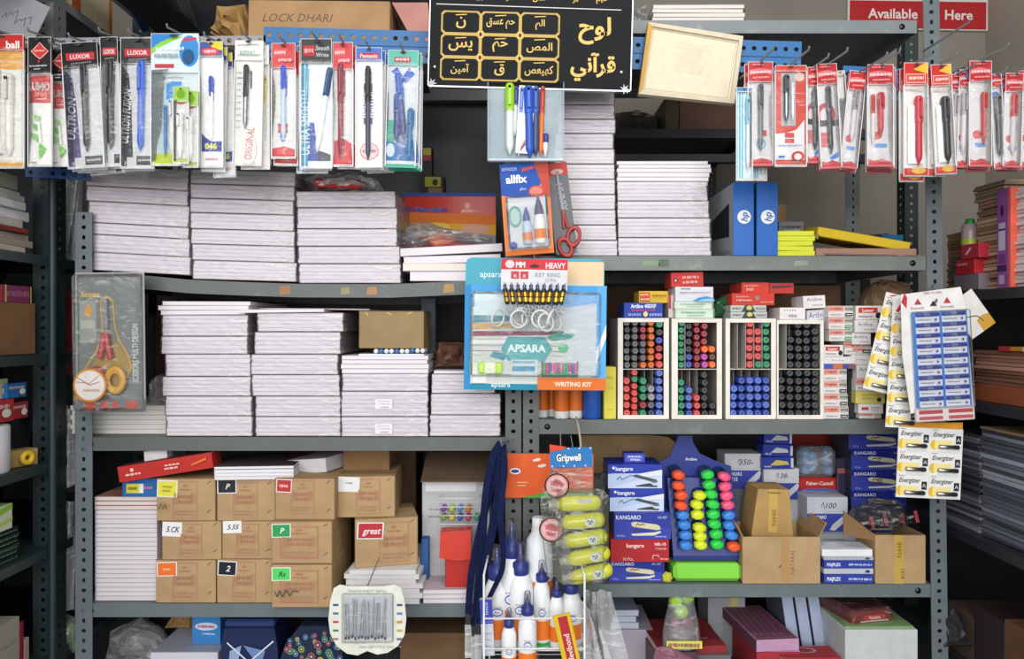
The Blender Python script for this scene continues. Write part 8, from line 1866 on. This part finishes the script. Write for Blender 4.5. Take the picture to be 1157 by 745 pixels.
sbox('paper_stack', 'cream papers in film on the lowest side shelf', 'papers', -1, -20, 22, z, .115, '#9a948a', 'paper', ops=fx(.1, .6, .9, .02, '#7a746a', 1, .1))
sbox('file', 'crimson file beside the cream papers on the lowest side shelf', 'file', -1, 22.5, 27, z, .10, '#8a2436', 'gloss')
sbox('box', 'pinkish box end on the lowest side shelf', 'box', -1, 27.5, 33, z, .06, '#a88a8c')
sbox('carton', 'dark carton on the side shelf above the brown one', 'carton', -1, -20, 30, SL['top'], .16, '#2e3238', inset=.12)
# orange and cream box on the top side shelf, reaching back past the post
o = MB().box(0, 0, 0, .1, .17, .14, ('#b9a58a', 'card'), .001, {'+x': ('#c8b898', 'card')})
o = o.build('box', None, (SLX - .105, .075, SL['top'])); tag(o, 'orange and cream box end on the top side shelf', 'box')
mb = MB()
for (y0, y1, c) in ((.0, .035, '#b85a32'), (.155, .17, '#b8703c')):
    mb.add([(.1004, y0, .002), (.1004, y1, .002), (.1004, y1, .138), (.1004, y0, .138)], [(0, 1, 2, 3)], (c, 'card'))
mb.build('orange_trim', o)
# tilted card with handwriting above the first packets
r = thing('note_card', 'translucent grey card with faint handwriting above the white pen card', 'card', (PX(10, -.05), -.05, PZ(40, -.05)), (0, .45, 0))
mb = MB().box(-.05, 0, 0, .052, .001, .09, ('#9a9ca0', 'paper')); mb.art(-.05, 0, .1, .09, 0, [('s', [(.2 + .1 * i, .3 + .12 * (i % 3)), (.26 + .1 * i, .45 + .08 * (i % 3)), (.3 + .1 * i, .34 + .1 * (i % 2))], '#55585e', .006) for i in range(6)])
mb.build('card', r); MB().tube([(-.01, .001, .08), (-.01, .03, .085)], .001, STEEL, 6).build('hanger', r)
# green and blue packets hung by the top shelf end
for i, (x, y, c, l) in enumerate([(155, 8, '#2f4f94', 'blue film packet poking out under the top shelf'), (166, 10, '#c9b88c', 'cream packet poking out under the top shelf'), (190, 12, '#5a9a44', 'green edged film packet poking out under the top shelf'), (210, 6, '#8e9296', 'grey film roll poking out under the top shelf')]):
    Yh_ = .16
    o = MB().box(-.014, -.12, -.006, .014, .12, .008, (c, 'gloss'), .004)
    if i == 2: o.box(-.010, -.1, .008, .010, .1, .011, ('#3a4a78', 'gloss'), .002)
    o = o.build('film_packet', None, (PX(x, Yh_), Yh_ + .0, 2.2545 + .0 * i), (.0, -.25, .28)); tag(o, l, 'packet')
MB().box(PX(140, .1), .0, 2.238, PX(215, .2), .34, 2.242, DARK).build('shelf', rackL)
# ---- rack of brown files by the wall
def files(n, px0, px1, z, t, cols, lab, side=1, inset=.02, dep=.3, kind='carton', group=None, jit=.01, name='paper_file', cat='file', skew=0):
    for i in range(n):
        X = SRX + inset + rnd.uniform(0, jit)
        Ya, Yb = sx_at(px1, X), sx_at(px0, X)
        L_ = Yb - Ya
        mb = MB().box(-L_ / 2, 0, 0, L_ / 2, dep, t * .9, (rnd.choice(cols), kind), min(.0008, t * .2))
        o = mb.build(name, None, (X, (Ya + Yb) / 2 + rnd.uniform(-1, 1) * .004, z), (0, 0, -PI / 2 + rnd.uniform(-.03, .03) + skew))
        tag(o, lab % up(i, n), cat, group); z += t
    return z
BR = ['#b08a74', '#9a7a66', '#bd9a82', '#a5826a', '#c0a08c', '#ab7a64', '#8a6c58']
z = files(24, 1104, 1130, SR['a'], .0080, BR, 'brown paper file, %s of the tall stack by the purple box file', group='brown files by the purple box file')
files(6, 1102, 1134, z + .0006, .0062, ['#8f8068', '#a48f76', '#8a8474', '#6e6a52'], 'thin beige file, %s on the tall brown stack', group='thin beige files', skew=.06)
z = files(12, 1070, 1098, SR['a'], .0070, ['#7d706a', '#8c7668', '#9a8272'], 'shaded brown file, %s of the stack behind the red packets', group='files behind the red packets', inset=.06)
files(9, 1070, 1096, z + .0005, .0070, ['#a8765a', '#8a7a5a', '#b08a6a', '#7c7452', '#a06a58'], 'coloured file, %s on the shaded stack behind the red packets', group='files behind the red packets', inset=.06)
sbox('packet', 'red film packet, lower one in front of the brown files', 'packet', 1, 1080, 1101, SR['a'] + .036, .032, '#b02c34', 'gloss', inset=-.01 + .012, dep=.05, ops=fx(.1, .7, .7, .2, '#d8a0a0', 1, .1))
sbox('packet', 'red film packet, upper one in front of the brown files', 'packet', 1, 1086, 1106, SR['a'] + .069, .032, '#b83440', 'gloss', inset=.002, dep=.05, ops=[('p', [(.2, .3), (.5, .8), (.6, .7), (.35, .3)], '#e0b8b8')])
sbox('box', 'grey film base under the two red packets', 'packet', 1, 1078, 1106, SR['a'], .0355, '#6f6a70', 'gloss', inset=.002, dep=.06)
Yj = sx_at(1096, SRX + .03)
r = thing('jar', 'small clear jar with a green lid on the red packets', 'jar', (SRX + .03, Yj, SR['a'] + .1015))
MB().lathe([(.016, 0), (.018, .003), (.018, .04), (.014, .05)], (0, 0, 0), (0, 0, 1), tinted('#b8a4a4', 'jar_plastic', .8), 18).build('body', r)
MB().lathe([(.0183, .004), (.0183, .016)], (0, 0, 0), (0, 0, 1), ('#a8b838', 'gloss'), 18, caps=(False, False)).build('label_band', r)
MB().lathe([(.009, .05), (.010, .052), (.009, .060), (.007, .062)], (0, 0, 0), (0, 0, 1), ('#2f9a3c', 'plastic'), 14).build('lid', r)
X = SRX + .012
# purple and orange box file: spine to the aisle, board towards the viewer
r = thing('box_file', 'purple spined box file with orange edge and striped side', 'box file', (X, (sx_at(1127, X) + sx_at(1142, X)) / 2, SR['a']))
y0, y1 = sx_at(1142, X) - (sx_at(1127, X) + sx_at(1142, X)) / 2, sx_at(1127, X) - (sx_at(1127, X) + sx_at(1142, X)) / 2
hB = (PZ(213, sx_at(1135, X)) - SR['a'])
mb = MB().box(0, y0, 0, .25, y1, hB, ('#cf5a48', 'card'), .001)
mb.T = Matrix.Translation((0, (y0 + y1) / 2, 0)) @ Matrix.Rotation(-PI / 2, 4, 'Z')
mb.art(-(y1 - y0) / 2, 0, (y1 - y0), hB, -.0, [('r', 0, 0, .8, 1, '#8a4c94'), ('e', .35, .78, .14, .06, '#4a2458'), ('r', .1, .38, .6, .66, '#b8b0c8'), ('r', .1, .58, .6, .6, '#4a2458'), ('r', .1, .25, .6, .34, '#6a3a7c'), ('r', .0, .17, .7, .23, '#3c2450'), ('r', .15, .04, .55, .13, '#b89ac0')])
mb.T = Matrix()
mb.build('body', r)
files(26, 1143.5, 1180, SR['a'], .0078, ['#cfc4c2', '#d8ccc8', '#bfb2b2', '#d8cdd0'], 'white paged register, %s of the stack at the very end', group='white registers past the purple file', kind='paper', name='register', cat='register')
files(9, 1067, 1100, SR['b'] + .03, .0085, ['#6a4a3c', '#5a3e34', '#744f42'], 'dim brown file, %s of the pile in the middle bay', group='dim brown files', inset=.08)
z = files(9, 1101, 1175, SR['b'] + .036, .0082, ['#b0806e', '#9c6e5c', '#bd8e7c', '#8a6252'], 'reddish brown file, %s of the pile on the orange box', group='reddish files on the orange box', inset=.03, jit=.02, dep=.25)
sbox('carton', 'orange brown box under the reddish files', 'carton', 1, 1098, 1180, SR['b'], .0355, '#8e4c30', 'card', inset=.015, dep=.3)
sbox('booklet', 'yellow and red booklet edge on the reddish files', 'booklet', 1, 1128, 1175, z, .009, '#c88a30', 'gloss', inset=.03, ops=[('r', 0, 0, .3, 1, '#b83430'), ('r', .6, 0, 1, 1, '#c8b8a8')])
z = files(30, 1066, 1107, SR['c'], .0072, ['#55535a', '#7a7880', '#66646c', '#8e8c94', '#44434a'], 'thin grey register, %s of the stack nearest the post', group='grey registers nearest the post', kind='paper', inset=.02, name='register', cat='register')
z = files(26, 1109, 1180, SR['c'], .0090, ['#848a94', '#626874', '#9298a2', '#555a64', '#a0a6b0'], 'grey blue register, %s of the stack farther out', group='grey blue registers', kind='paper', inset=.02, name='register', cat='register')
sbox('board', 'brown board lying on the grey blue registers', 'board', 1, 1107, 1180, z, .005, '#8f765c', 'carton', inset=.01)
crumple('plastic_bag', 'dark crumpled film heap on the lowest shelf by the wall', 'plastic bag', [(1068, 740), (1070, 700), (1086, 690), (1100, 706), (1108, 740)], -.02, .10, mat('#2c2a2e', 'gloss'), z=None)
bpy.data.objects['plastic_bag'].name = 'plastic_bag'
for i, (px0, px1, hh, c, l) in enumerate([(1066, 1100, .10, '#5c4a40', 'brown box'), (1100, 1135, .13, '#3c3438', 'dark film packed box'), (1135, 1180, .14, '#6a4c38', 'tan edged carton')]):
    sbox('carton', '%s on the lowest shelf by the wall' % l, 'carton', 1, px0, px1, SR['d'], hh, c, 'gloss' if i == 1 else 'carton', inset=.02)
